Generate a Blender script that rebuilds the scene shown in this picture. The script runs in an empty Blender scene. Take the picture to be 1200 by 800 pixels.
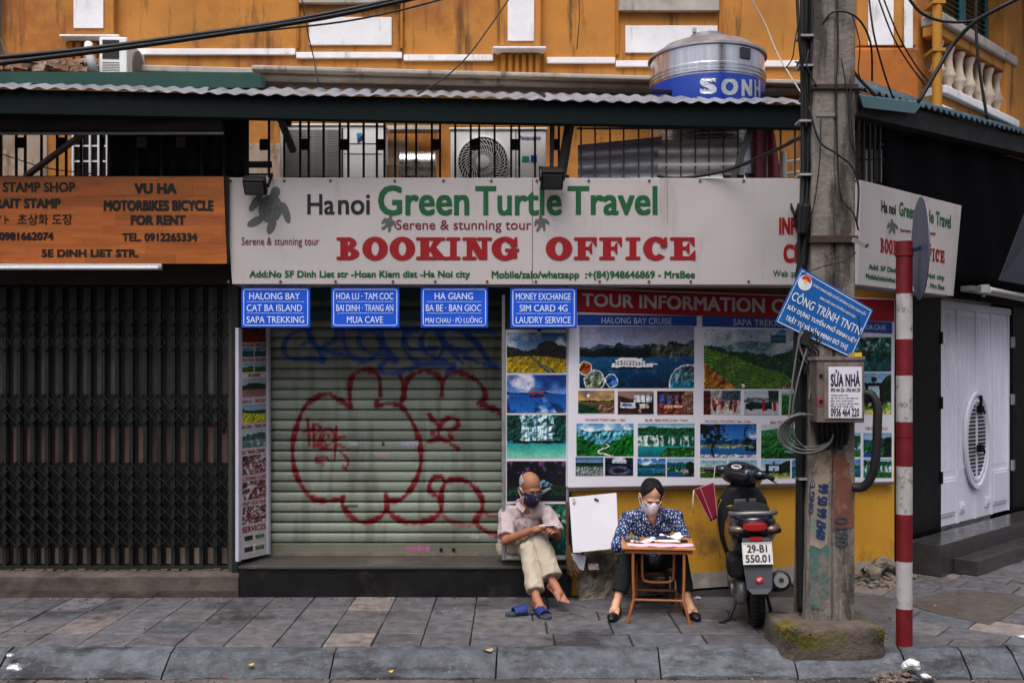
import bpy, bmesh, math, random
import numpy as np
from mathutils import Vector, Matrix, Euler

S = bpy.context.scene
COL = S.collection
random.seed(7)

# ---------------------------------------------------------------- camera, sky, sun, exposure
H = 1.85                                    # eye height above the pavement
F = 1166.7                                  # focal length in photo pixels (35 mm lens)
CX, CY = 600.0, 438.0                       # photo pixel of the horizon's centre
cam = bpy.data.cameras.new('camera')
cam.lens = 35; cam.sensor_width = 36; cam.sensor_fit = 'HORIZONTAL'
cam.shift_y = (CY - 400) / 1200.0
cam.clip_end = 500
camo = bpy.data.objects.new('camera', cam); COL.objects.link(camo)
camo.location = (0, 0, H); camo.rotation_euler = (math.radians(90), 0, 0)
S.camera = camo

SUN_EL, SUN_AZ = math.radians(62), math.radians(200)      # soft sun behind a closed cloud cover, behind and left of the camera
w = bpy.data.worlds.new('World'); S.world = w; w.use_nodes = True
nt = w.node_tree; nt.nodes.clear()
sky = nt.nodes.new('ShaderNodeTexSky'); sky.sky_type = 'NISHITA'; sky.sun_disc = False
sky.sun_elevation = SUN_EL; sky.sun_rotation = SUN_AZ
sky.air_density = 1.0; sky.dust_density = 4.0
hsv = nt.nodes.new('ShaderNodeHueSaturation'); hsv.inputs['Saturation'].default_value = 0.40
# overcast sky: brighter overhead than near the roofs
geo = nt.nodes.new('ShaderNodeNewGeometry') if False else nt.nodes.new('ShaderNodeTexCoord')
sep = nt.nodes.new('ShaderNodeSeparateXYZ')
mr = nt.nodes.new('ShaderNodeMapRange'); mr.inputs['From Min'].default_value = 0.10; mr.inputs['From Max'].default_value = 0.85
mr.inputs['To Min'].default_value = 0.18; mr.inputs['To Max'].default_value = 1.55
mul = nt.nodes.new('ShaderNodeVectorMath'); mul.operation = 'SCALE'
bg = nt.nodes.new('ShaderNodeBackground'); bg.inputs['Strength'].default_value = 0.13
out = nt.nodes.new('ShaderNodeOutputWorld')
L = nt.links.new
L(sky.outputs[0], hsv.inputs['Color']); L(geo.outputs['Generated'], sep.inputs[0]); L(sep.outputs['Z'], mr.inputs['Value'])
L(hsv.outputs[0], mul.inputs[0]); L(mr.outputs[0], mul.inputs['Scale']); L(mul.outputs[0], bg.inputs['Color']); L(bg.outputs[0], out.inputs[0])

sd = bpy.data.lights.new('sun', 'SUN'); sd.energy = 0.8; sd.angle = math.radians(35); sd.color = (1, .97, .94)
so = bpy.data.objects.new('sun', sd); COL.objects.link(so)
# direction towards the sun
sv = Vector((math.sin(SUN_AZ) * math.cos(SUN_EL), math.cos(SUN_AZ) * math.cos(SUN_EL), math.sin(SUN_EL)))
so.rotation_euler = sv.to_track_quat('Z', 'Y').to_euler()
so.location = (0, 0, 20)

vs = S.view_settings
S.display_settings.display_device = 'sRGB'
vs.view_transform = 'Standard'; vs.look = 'None'; vs.gamma = 1; vs.use_curve_mapping = False
vs.exposure = 0.62
S.cycles.max_bounces = 8; S.cycles.diffuse_bounces = 4; S.cycles.glossy_bounces = 3
S.cycles.use_denoising = True
S.cycles.caustics_reflective = False; S.cycles.caustics_refractive = False

# ---------------------------------------------------------------- helpers
def lin(c):
    c = np.asarray(c, float) / 255.0
    return np.where(c <= .04045, c / 12.92, ((c + .055) / 1.055) ** 2.4)

def ray(px, py):
    return Vector(((px - CX) / F, 1.0, -(py - CY) / F))

def at(px, py, Y):                          # photo pixel at depth Y
    r = ray(px, py)
    return Vector((r.x * Y, Y, H + r.z * Y))

def gnd(px, py, z=0.0):                     # photo pixel on a horizontal plane
    r = ray(px, py); Y = (z - H) / r.z
    return Vector((r.x * Y, Y, z))

class Plane:                                # vertical plane through p running along direction d (towards the right)
    def __init__(s, p, d):
        s.p = Vector((p[0], p[1], 0)); s.d = Vector((d[0], d[1], 0)).normalized()
        s.n = Vector((s.d.y, -s.d.x, 0))    # towards the street
    def hit(s, px, py, off=0.0):
        r = ray(px, py); o = Vector((0, 0, H)); p = s.p + s.n * off
        t = (p - o).dot(s.n) / r.dot(s.n)
        return o + r * t
    def pt(s, u, z, off=0.0):
        q = s.p + s.d * u + s.n * off
        return Vector((q.x, q.y, z))
    def u(s, px):                           # distance along the plane under a photo column
        return (s.hit(px, CY) - s.p).dot(s.d)
    def z(s, px, py):
        return s.hit(px, py).z

class MB:
    def __init__(s):
        s.v = []; s.f = []; s.m = []; s.c = None
    def add(s, vs, fs, m=0):
        b = len(s.v); s.v += [tuple(v) for v in vs]
        for f in fs:
            s.f.append(tuple(i + b for i in f)); s.m.append(m)
    def quad(s, a, b, c, d, m=0):
        s.add([a, b, c, d], [(0, 1, 2, 3)], m)
    def hexa(s, p, m=0):                    # 8 points: bottom 4 (ccw), top 4
        s.add(p, [(3, 2, 1, 0), (4, 5, 6, 7), (0, 1, 5, 4), (1, 2, 6, 5), (2, 3, 7, 6), (3, 0, 4, 7)], m)
    def box(s, x0, x1, y0, y1, z0, z1, m=0):
        s.hexa([(x0, y0, z0), (x1, y0, z0), (x1, y1, z0), (x0, y1, z0), (x0, y0, z1), (x1, y0, z1), (x1, y1, z1), (x0, y1, z1)], m)
    def obox(s, c, sz, rot=(0, 0, 0), m=0):
        R = Euler(rot).to_matrix(); c = Vector(c); x, y, z = sz[0] / 2, sz[1] / 2, sz[2] / 2
        s.hexa([c + R @ Vector(q) for q in ((-x, -y, -z), (x, -y, -z), (x, y, -z), (-x, y, -z), (-x, -y, z), (x, -y, z), (x, y, z), (-x, y, z))], m)
    def pbox(s, P, u0, u1, z0, z1, o0, o1, m=0):    # box on a plane: along u, up z, from offset o0 (back) to o1 (front)
        q = lambda u, z, o: P.pt(u, z, o)
        s.hexa([q(u0, z0, o1), q(u1, z0, o1), q(u1, z0, o0), q(u0, z0, o0), q(u0, z1, o1), q(u1, z1, o1), q(u1, z1, o0), q(u0, z1, o0)], m)
    def pxbox(s, P, x0, x1, y0, y1, o0, o1, m=0):   # the same, from photo pixels on the plane offset o1
        A = P.hit(x0, y1, o1); B = P.hit(x1, y1, o1); C = P.hit(x1, y0, o1); D = P.hit(x0, y0, o1)
        bk = P.n * (o0 - o1)
        s.hexa([A, B, B + bk, A + bk, D, C, C + bk, D + bk], m)
    def bar(s, a, b, wx, wy, m=0, up=(0, 0, 1)):    # rectangular bar from a to b
        a = Vector(a); b = Vector(b); d = (b - a).normalized(); u = Vector(up)
        if abs(d.dot(u)) > .98: u = Vector((0, 1, 0))
        x = d.cross(u).normalized() * wx / 2; y = x.cross(d).normalized() * wy / 2
        s.hexa([a - x - y, a + x - y, a + x + y, a - x + y, b - x - y, b + x - y, b + x + y, b - x + y], m)
    def tube(s, pts, r, n=8, m=0, cap=True):
        pts = [Vector(p) for p in pts]
        rs = r if isinstance(r, (list, tuple)) else [r] * len(pts)
        b = len(s.v); prev = None
        for i, p in enumerate(pts):
            if i == 0: d = pts[1] - p
            elif i == len(pts) - 1: d = p - pts[i - 1]
            else: d = (pts[i + 1] - p).normalized() + (p - pts[i - 1]).normalized()
            if d.length < 1e-9: d = Vector((0, 0, 1))
            d.normalize()
            if prev is None:
                u = Vector((0, 0, 1)) if abs(d.z) < .9 else Vector((1, 0, 0))
                x = d.cross(u).normalized()
            else:
                x = (prev - d * prev.dot(d))
                x = x.normalized() if x.length > 1e-6 else d.orthogonal().normalized()
            prev = x; y = d.cross(x)
            for k in range(n):
                a = 2 * math.pi * k / n
                s.v.append(tuple(p + (x * math.cos(a) + y * math.sin(a)) * rs[i]))
        for i in range(len(pts) - 1):
            for k in range(n):
                k2 = (k + 1) % n
                s.f.append((b + i * n + k, b + i * n + k2, b + (i + 1) * n + k2, b + (i + 1) * n + k)); s.m.append(m)
        if cap:
            s.f.append(tuple(b + k for k in reversed(range(n)))); s.m.append(m)
            e = b + (len(pts) - 1) * n
            s.f.append(tuple(e + k for k in range(n))); s.m.append(m)
    def lathe(s, prof, c=(0, 0, 0), n=24, m=0, axis='Z', cap=True):
        b = len(s.v); c = Vector(c)
        for (r, z) in prof:
            for k in range(n):
                a = 2 * math.pi * k / n
                q = (r * math.cos(a), r * math.sin(a), z)
                if axis == 'Y': q = (q[0], q[2], q[1])
                if axis == 'X': q = (q[2], q[0], q[1])
                s.v.append(tuple(c + Vector(q)))
        for i in range(len(prof) - 1):
            for k in range(n):
                k2 = (k + 1) % n
                s.f.append((b + i * n + k, b + i * n + k2, b + (i + 1) * n + k2, b + (i + 1) * n + k)); s.m.append(m)
        if cap:
            s.f.append(tuple(b + k for k in reversed(range(n)))); s.m.append(m)
            e = b + (len(prof) - 1) * n
            s.f.append(tuple(e + k for k in range(n))); s.m.append(m)
    def ell(s, c, r, rot=(0, 0, 0), nu=16, nv=10, m=0):
        R = Euler(rot).to_matrix() if not isinstance(rot, Matrix) else rot
        c = Vector(c); b = len(s.v)
        for i in range(1, nv):
            t = math.pi * i / nv
            for k in range(nu):
                a = 2 * math.pi * k / nu
                s.v.append(tuple(c + R @ Vector((r[0] * math.sin(t) * math.cos(a), r[1] * math.sin(t) * math.sin(a), r[2] * math.cos(t)))))
        s.v.append(tuple(c + R @ Vector((0, 0, r[2])))); s.v.append(tuple(c + R @ Vector((0, 0, -r[2]))))
        T = len(s.v) - 2; B = T + 1
        for i in range(nv - 2):
            for k in range(nu):
                k2 = (k + 1) % nu
                s.f.append((b + i * nu + k, b + (i + 1) * nu + k, b + (i + 1) * nu + k2, b + i * nu + k2)); s.m.append(m)
        for k in range(nu):
            k2 = (k + 1) % nu
            s.f.append((T, b + k, b + k2)); s.m.append(m)
            e = b + (nv - 2) * nu
            s.f.append((B, e + k2, e + k)); s.m.append(m)
    def cap(s, a, b, ra, rb, n=14, m=0):    # round cone between two joints
        a = Vector(a); b = Vector(b); d = (b - a); Ln = d.length
        if Ln < 1e-6: return s.ell(a, (ra, ra, ra), m=m)
        d /= Ln; pts = []; rs = []
        for i in range(5):
            t = math.pi / 2 * (i / 4.0)
            pts.append(a - d * ra * math.cos(t)); rs.append(max(ra * math.sin(t), ra * .08))
        for i in range(5):
            t = math.pi / 2 * (i / 4.0)
            pts.append(b + d * rb * math.sin(t)); rs.append(max(rb * math.cos(t), rb * .08))
        s.tube(pts, rs, n, m)
    def grid(s, pts, m=0):                  # pts[i][j]
        b = len(s.v); R = len(pts); C = len(pts[0])
        for row in pts:
            s.v += [tuple(p) for p in row]
        for i in range(R - 1):
            for j in range(C - 1):
                s.f.append((b + i * C + j, b + i * C + j + 1, b + (i + 1) * C + j + 1, b + (i + 1) * C + j)); s.m.append(m)
    def poly(s, pts, thick=None, n=None, m=0):   # flat polygon, or a slab when thick is given
        k = len(pts)
        if thick is None:
            s.add(pts, [tuple(range(k))], m); return
        off = Vector(n) * thick
        s.add(list(pts) + [Vector(p) + off for p in pts],
              [tuple(range(k)), tuple(reversed(range(k, 2 * k)))] + [(i, i + k, (i + 1) % k + k, (i + 1) % k) for i in range(k)], m)
    def mesh(s, name, mats, smooth=False, angle=None):
        me = bpy.data.meshes.new(name); me.from_pydata(s.v, [], s.f)
        for m_ in (mats if isinstance(mats, (list, tuple)) else [mats]): me.materials.append(m_)
        me.polygons.foreach_set('material_index', s.m)
        if s.c is not None:
            at_ = me.color_attributes.new('Col', 'FLOAT_COLOR', 'POINT')
            cc = np.ones((len(s.v), 4), np.float32); cc[:, :3] = s.c
            at_.data.foreach_set('color', cc.ravel())
        if smooth: me.polygons.foreach_set('use_smooth', [True] * len(me.polygons))
        me.update()
        return me
    def build(s, name, mats, parent=None, smooth=False, bevel=0, fix=True, label=None):
        me = s.mesh(name, mats, smooth)
        if fix:
            bm = bmesh.new(); bm.from_mesh(me); bmesh.ops.recalc_face_normals(bm, faces=bm.faces); bm.to_mesh(me); bm.free()
        if smooth == 'auto':
            try: me.set_sharp_from_angle(angle=math.radians(40))
            except Exception: pass
        o = bpy.data.objects.new(name, me); COL.objects.link(o)
        if parent is not None:
            o.parent = parent
            q = parent; t = Vector((0, 0, 0))
            while q is not None: t += q.location; q = q.parent
            o.location = -t
        if bevel:
            b = o.modifiers.new('bevel', 'BEVEL'); b.width = bevel; b.segments = 2; b.limit_method = 'ANGLE'; b.angle_limit = math.radians(40)
        if label: o['label'] = label
        return o

def thing(name, label, cat, loc=(0, 0, 0), group=None):
    o = bpy.data.objects.new(name, None); COL.objects.link(o); o.location = loc
    o.empty_display_size = .1
    o['label'] = label; o['category'] = cat
    if group: o['group'] = group
    return o

def tag(o, label, cat, group=None):
    o['label'] = label; o['category'] = cat
    if group: o['group'] = group
    return o

def struct(o):
    o['kind'] = 'structure'; return o

def dup(root, label=None, loc=None, rotz=None):
    def cp(o, parent):
        c = o.copy(); COL.objects.link(c); c.parent = parent
        for ch in [q for q in bpy.data.objects if q.parent is o and q.name in names]: cp(ch, c)
        return c
    names = set(q.name for q in bpy.data.objects)
    r = cp(root, None)
    if label: r['label'] = label
    if loc is not None: r.location = loc
    if rotz is not None: r.rotation_euler = (0, 0, rotz)
    return r

# ---------------------------------------------------------------- materials
MATS = {}
def M(name, col, rough=.7, var=.15, scale=5, bump=0, bscale=80, stain=None, samt=.5, sscale=1.5, sthr=.55, stretch=(1, 1, 1), metal=0, spec=.35, attr=False, coat=0, detail=6, sstretch=None, stain2=None, s2=(3, .6, .5), bdist=.004):
    if name in MATS: return MATS[name]
    m = bpy.data.materials.new(name); m.use_nodes = True
    nt = m.node_tree; N = nt.nodes.new; L = nt.links.new
    b = nt.nodes['Principled BSDF']
    b.inputs['Roughness'].default_value = rough; b.inputs['Metallic'].default_value = metal
    b.inputs['Specular IOR Level'].default_value = spec
    if coat: b.inputs['Coat Weight'].default_value = coat; b.inputs['Coat Roughness'].default_value = .15
    tc = N('ShaderNodeTexCoord')
    mp = N('ShaderNodeMapping'); mp.inputs['Scale'].default_value = stretch; L(tc.outputs['Object'], mp.inputs['Vector'])
    nz = N('ShaderNodeTexNoise'); nz.inputs['Scale'].default_value = scale; nz.inputs['Detail'].default_value = detail; nz.inputs['Roughness'].default_value = .62
    L(mp.outputs[0], nz.inputs['Vector'])
    rm = N('ShaderNodeMapRange'); rm.inputs['From Min'].default_value = .3; rm.inputs['From Max'].default_value = .7
    rm.inputs['To Min'].default_value = 1 - var; rm.inputs['To Max'].default_value = 1 + var
    L(nz.outputs['Fac'], rm.inputs['Value'])
    sc = N('ShaderNodeVectorMath'); sc.operation = 'SCALE'; L(rm.outputs[0], sc.inputs['Scale'])
    if attr:
        a = N('ShaderNodeAttribute'); a.attribute_name = 'Col'; L(a.outputs['Color'], sc.inputs[0])
    else:
        sc.inputs[0].default_value = tuple(lin(col))
    cur = sc.outputs[0]
    def add_stain(cur, colr, amt, scl, thr, strt):
        mp2 = N('ShaderNodeMapping'); mp2.inputs['Scale'].default_value = strt; mp2.inputs['Location'].default_value = (3.1 + scl, 1.7, 5.3); L(tc.outputs['Object'], mp2.inputs['Vector'])
        n2 = N('ShaderNodeTexNoise'); n2.inputs['Scale'].default_value = scl; n2.inputs['Detail'].default_value = 8; n2.inputs['Roughness'].default_value = .7
        L(mp2.outputs[0], n2.inputs['Vector'])
        r2 = N('ShaderNodeMapRange'); r2.inputs['From Min'].default_value = thr; r2.inputs['From Max'].default_value = thr + .12; r2.inputs['To Max'].default_value = amt
        L(n2.outputs['Fac'], r2.inputs['Value'])
        mx = N('ShaderNodeMix'); mx.data_type = 'RGBA'
        L(r2.outputs[0], mx.inputs['Factor']); L(cur, mx.inputs['A']); mx.inputs['B'].default_value = (*lin(colr), 1)
        return mx.outputs['Result']
    if stain is not None: cur = add_stain(cur, stain, samt, sscale, sthr, sstretch or stretch)
    if stain2 is not None: cur = add_stain(cur, stain2, s2[1], s2[0], s2[2], (1, 1, 1))
    L(cur, b.inputs['Base Color'])
    # roughness variation
    rr = N('ShaderNodeMapRange'); rr.inputs['From Min'].default_value = .3; rr.inputs['From Max'].default_value = .7
    rr.inputs['To Min'].default_value = max(.05, rough - .1); rr.inputs['To Max'].default_value = min(1, rough + .1)
    L(nz.outputs['Fac'], rr.inputs['Value']); L(rr.outputs[0], b.inputs['Roughness'])
    if bump:
        n3 = N('ShaderNodeTexNoise'); n3.inputs['Scale'].default_value = bscale; n3.inputs['Detail'].default_value = 5; n3.inputs['Roughness'].default_value = .65
        L(mp.outputs[0], n3.inputs['Vector'])
        bp = N('ShaderNodeBump'); bp.inputs['Strength'].default_value = bump; bp.inputs['Distance'].default_value = bdist
        L(n3.outputs['Fac'], bp.inputs['Height']); L(bp.outputs[0], b.inputs['Normal'])
    MATS[name] = m
    return m

# ---------------------------------------------------------------- lettering
_cv = {}
def text_mesh(s, bold=0.0, spacing=1.0, shear=0):
    """glyph outlines in a unit box; heavy weights are five shifted copies, each a hair prouder than the last"""
    key = (s, bold, spacing, shear)
    if key in _cv: return _cv[key]
    b0 = 0.0
    cu = bpy.data.curves.new('t', 'FONT'); cu.body = s; cu.size = 1; cu.offset = b0; cu.space_character = spacing + bold * .5; cu.resolution_u = 3; cu.shear = shear
    o = bpy.data.objects.new('t', cu); COL.objects.link(o)
    me = bpy.data.meshes.new_from_object(o)
    v = np.array([tuple(q.co)[:2] for q in me.vertices]) if len(me.vertices) else np.zeros((0, 2))
    f = [tuple(p.vertices) for p in me.polygons]
    bpy.data.objects.remove(o); bpy.data.curves.remove(cu); bpy.data.meshes.remove(me)
    dz = np.zeros(len(v)); b = bold - b0
    if len(v) and b > .003:
        V = []; D = []; FF = []
        for k, (dx, dy) in enumerate(((-b, -b * .6), (b, -b * .6), (-b, b * .6), (b, b * .6), (0, 0))):
            V.append(v + np.array((dx, dy))); D.append(np.full(len(v), k * .0003)); FF += [tuple(i + k * len(v) for i in q) for q in f]
        v = np.concatenate(V); dz = np.concatenate(D); f = FF
    if len(v):
        v = v - v.min(0); v /= np.maximum(v.max(0), 1e-6)
    _cv[key] = (v, f, dz)
    return _cv[key]

def letters(mb, s, fn, x0, x1, y0, y1, m=0, bold=0.0, spacing=1.0, quad=None, shear=0):
    """fit the word into the photo rectangle x0..x1, y0..y1 (or a quad TL,TR,BR,BL) and drop it on a surface with fn(px,py,d)"""
    v, f, dz = text_mesh(s, bold, spacing, shear)
    if not len(v): return
    if quad is None: quad = ((x0, y0), (x1, y0), (x1, y1), (x0, y1))
    TL, TR, BR, BL = [np.array(q, float) for q in quad]
    P = []
    for (a, b), d in zip(v, dz):
        q = (BL * (1 - a) + BR * a) * (1 - b) + (TL * (1 - a) + TR * a) * b
        P.append(fn(q[0], q[1], d))
    mb.add(P, f, m)

# slab serif capitals, drawn as strokes in a unit box
def slab(ch):
    out = []                                # list of polygons / strips
    def R(x0, x1, y0, y1): out.append([(x0, y0), (x1, y0), (x1, y1), (x0, y1)])
    def ring(cx, cy, rx, ry, ix, iy, a0=0, a1=360, n=28):
        for k in range(n):
            t0 = math.radians(a0 + (a1 - a0) * k / n); t1 = math.radians(a0 + (a1 - a0) * (k + 1) / n)
            out.append([(cx + rx * math.cos(t0), cy + ry * math.sin(t0)), (cx + rx * math.cos(t1), cy + ry * math.sin(t1)),
                        (cx + ix * math.cos(t1), cy + iy * math.sin(t1)), (cx + ix * math.cos(t0), cy + iy * math.sin(t0))])
    def blob(cx, cy, r, ry=None, n=12):
        ry = ry or r
        out.append([(cx + r * math.cos(2 * math.pi * k / n), cy + ry * math.sin(2 * math.pi * k / n)) for k in range(n)])
    def stem(x0, x1, top=True, bot=True, sw=.1):
        R(x0, x1, .0, 1.0)
        if top: R(x0 - sw, x1 + sw, .85, 1.0); blob(x0 - sw, .925, .075); blob(x1 + sw, .925, .075)
        if bot: R(x0 - sw, x1 + sw, 0, .15); blob(x0 - sw, .075, .075); blob(x1 + sw, .075, .075)
    if ch == 'B':
        stem(.12, .46, sw=.1); ring(.44, .74, .40, .26, .10, .10, -90, 90, 14); ring(.44, .27, .52, .28, .16, .11, -90, 90, 14)
    elif ch == 'O': ring(.5, .5, .52, .53, .15, .31)
    elif ch == 'C':
        ring(.5, .5, .52, .53, .15, .31, 42, 318); blob(.82, .72, .16, .17); R(.84, .97, .6, 1.0)
    elif ch == 'G':
        ring(.5, .5, .52, .53, .15, .31, 42, 318); blob(.82, .72, .15, .16); R(.86, .98, .6, 1.0); R(.62, .97, .06, .47); R(.5, 1.05, .36, .5)
    elif ch == 'I': stem(.28, .72, sw=.18)
    elif ch == 'K':
        stem(.12, .46, sw=.1); out.append([(.38, .32), (.54, .36), (.98, .9), (.66, .9)]); R(.6, 1.02, .85, 1.0); blob(.6, .93, .07); blob(1.02, .93, .07)
        out.append([(.42, .52), (.66, .66), (1.08, .1), (.64, .1)]); R(.6, 1.1, 0, .15); blob(.6, .07, .07); blob(1.1, .07, .07)
    elif ch == 'N':
        stem(.12, .34, sw=.1); R(.7, .92, 0, 1); R(.58, 1.04, .85, 1.0); blob(.58, .93, .07); blob(1.04, .93, .07)
        out.append([(.06, 1.0), (.42, 1.0), (.92, 0), (.6, 0)])
    elif ch in 'FE':
        stem(.14, .5, sw=.1); R(.4, .92, .84, 1.0); out.append([(.74, .86), (.93, .6), (.99, .6), (.99, 1.0), (.9, 1.0)])
        R(.4, .7, .43, .59); out.append([(.58, .51), (.72, .28), (.78, .28), (.78, .76), (.72, .76)])
        if ch == 'E': R(.4, .92, 0, .16); out.append([(.74, .14), (.97, .42), (1.02, .42), (1.02, 0), (.9, 0)])
    return out

SLABW = {'B': .92, 'O': 1.0, 'K': 1.05, 'I': .62, 'N': 1.05, 'G': 1.05, 'F': .88, 'C': .95, 'E': .95, ' ': .55}
def slab_letters(mb, s, fn, x0, x1, y0, y1, m=0, d=.0003):
    tot = sum(SLABW[c] for c in s) + .1 * (len(s) - 1); k = (x1 - x0) / tot; x = x0
    for c in s:
        wd = SLABW[c] * k
        if c != ' ':
            for i, pl in enumerate(slab(c)):
                mb.add([fn(x + a * wd, y1 + (y0 - y1) * b, i * d * (0.15 if len(pl) == 4 and i > 6 else 1)) for a, b in pl], [tuple(range(len(pl)))], m)
        x += wd + .1 * k
# ================================================================ planes of the place
PW = Plane((-5, 8.24), (1, 0))              # shop fronts on the left
PB = Plane((.5, 8.30), (3.06, .95))         # ochre wall with the information board
PU = Plane((-2.3, 9.15), (1, .0894))        # upper facade
PC = Plane((3.58, 9.28), (1, .97))          # cut corner with the white door
PS = Plane((-3, 8.0), (1, 0))               # front of the long white sign
PCS = Plane((2.80, 8.0), (1.34, 1.2))       # white sign round the corner
PA = Plane((-4, 7.55), (1, .073))            # awning edge
PR = Plane((-4, 8.12), (1, .01))            # railing over the signs

ochre = M('ochre_plaster', (188, 127, 60), .9, .2, 2.2, .45, 45, stain=(84, 58, 38), samt=.85, sscale=2.6, sthr=.53, sstretch=(2.4, 2.4, .28), stain2=(148, 84, 44), s2=(.75, .8, .52), detail=10)
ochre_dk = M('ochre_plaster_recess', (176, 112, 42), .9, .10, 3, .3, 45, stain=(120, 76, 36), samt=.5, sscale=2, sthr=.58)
ochre_low = M('yellow_plaster', (196, 142, 44), .88, .14, 2.6, .35, 50, stain=(96, 74, 44), samt=.8, sscale=1.6, sthr=.57, stain2=(205, 190, 160), s2=(7, .6, .66))
whitep = M('white_paint', (238, 236, 240), .8, .08, 6, .3, 50, stain=(150, 138, 128), samt=.6, sscale=3, sthr=.56, sstretch=(1.6, 1.6, .4))
ledge = M('weathered_ledge', (176, 168, 160), .9, .2, 5, .5, 40, stain=(60, 52, 46), samt=.8, sscale=2.5, sthr=.56, sstretch=(1.6, 1.6, .4))
rough_pl = M('worn_plaster', (176, 158, 142), .95, .2, 3, .6, 30, stain=(112, 70, 40), samt=.8, sscale=2.2, sthr=.52, stain2=(66, 50, 40), s2=(4, .7, .6), sstretch=(2, 2, .6))
black_m = M('black_iron', (14, 15, 18), .55, .25, 20, .2, 120, spec=.2)
dark_room = M('dark_interior', (10, 10, 11), .95, .2, 4)
conc = M('concrete', (132, 124, 116), .92, .2, 6, .6, 40, stain=(62, 56, 50), samt=.7, sscale=2.6, sthr=.54)
stone_dk = M('black_stone', (20, 19, 21), .42, .25, 5, .15, 40, spec=.25, stain=(70, 60, 54), samt=.35, sscale=2.4, sthr=.55)
steel = M('brushed_steel', (190, 190, 196), .22, .12, 3, .05, 60, metal=1, stretch=(6, 6, .3))
galv = M('galvanised_sheet', (168, 170, 178), .38, .18, 3, .1, 40, metal=.8, stain=(92, 84, 80), samt=.6, sscale=3, sthr=.58)
green_sheet = M('green_metal', (24, 66, 58), .5, .15, 4, .08, 30, stain=(60, 60, 50), samt=.4, sscale=3, sthr=.6)
fascia_m = M('dark_green_fascia', (8, 20, 22), .6, .2, 3, .05, 30, stain=(26, 28, 26), samt=.4, sscale=2, sthr=.6, spec=.12)

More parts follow.
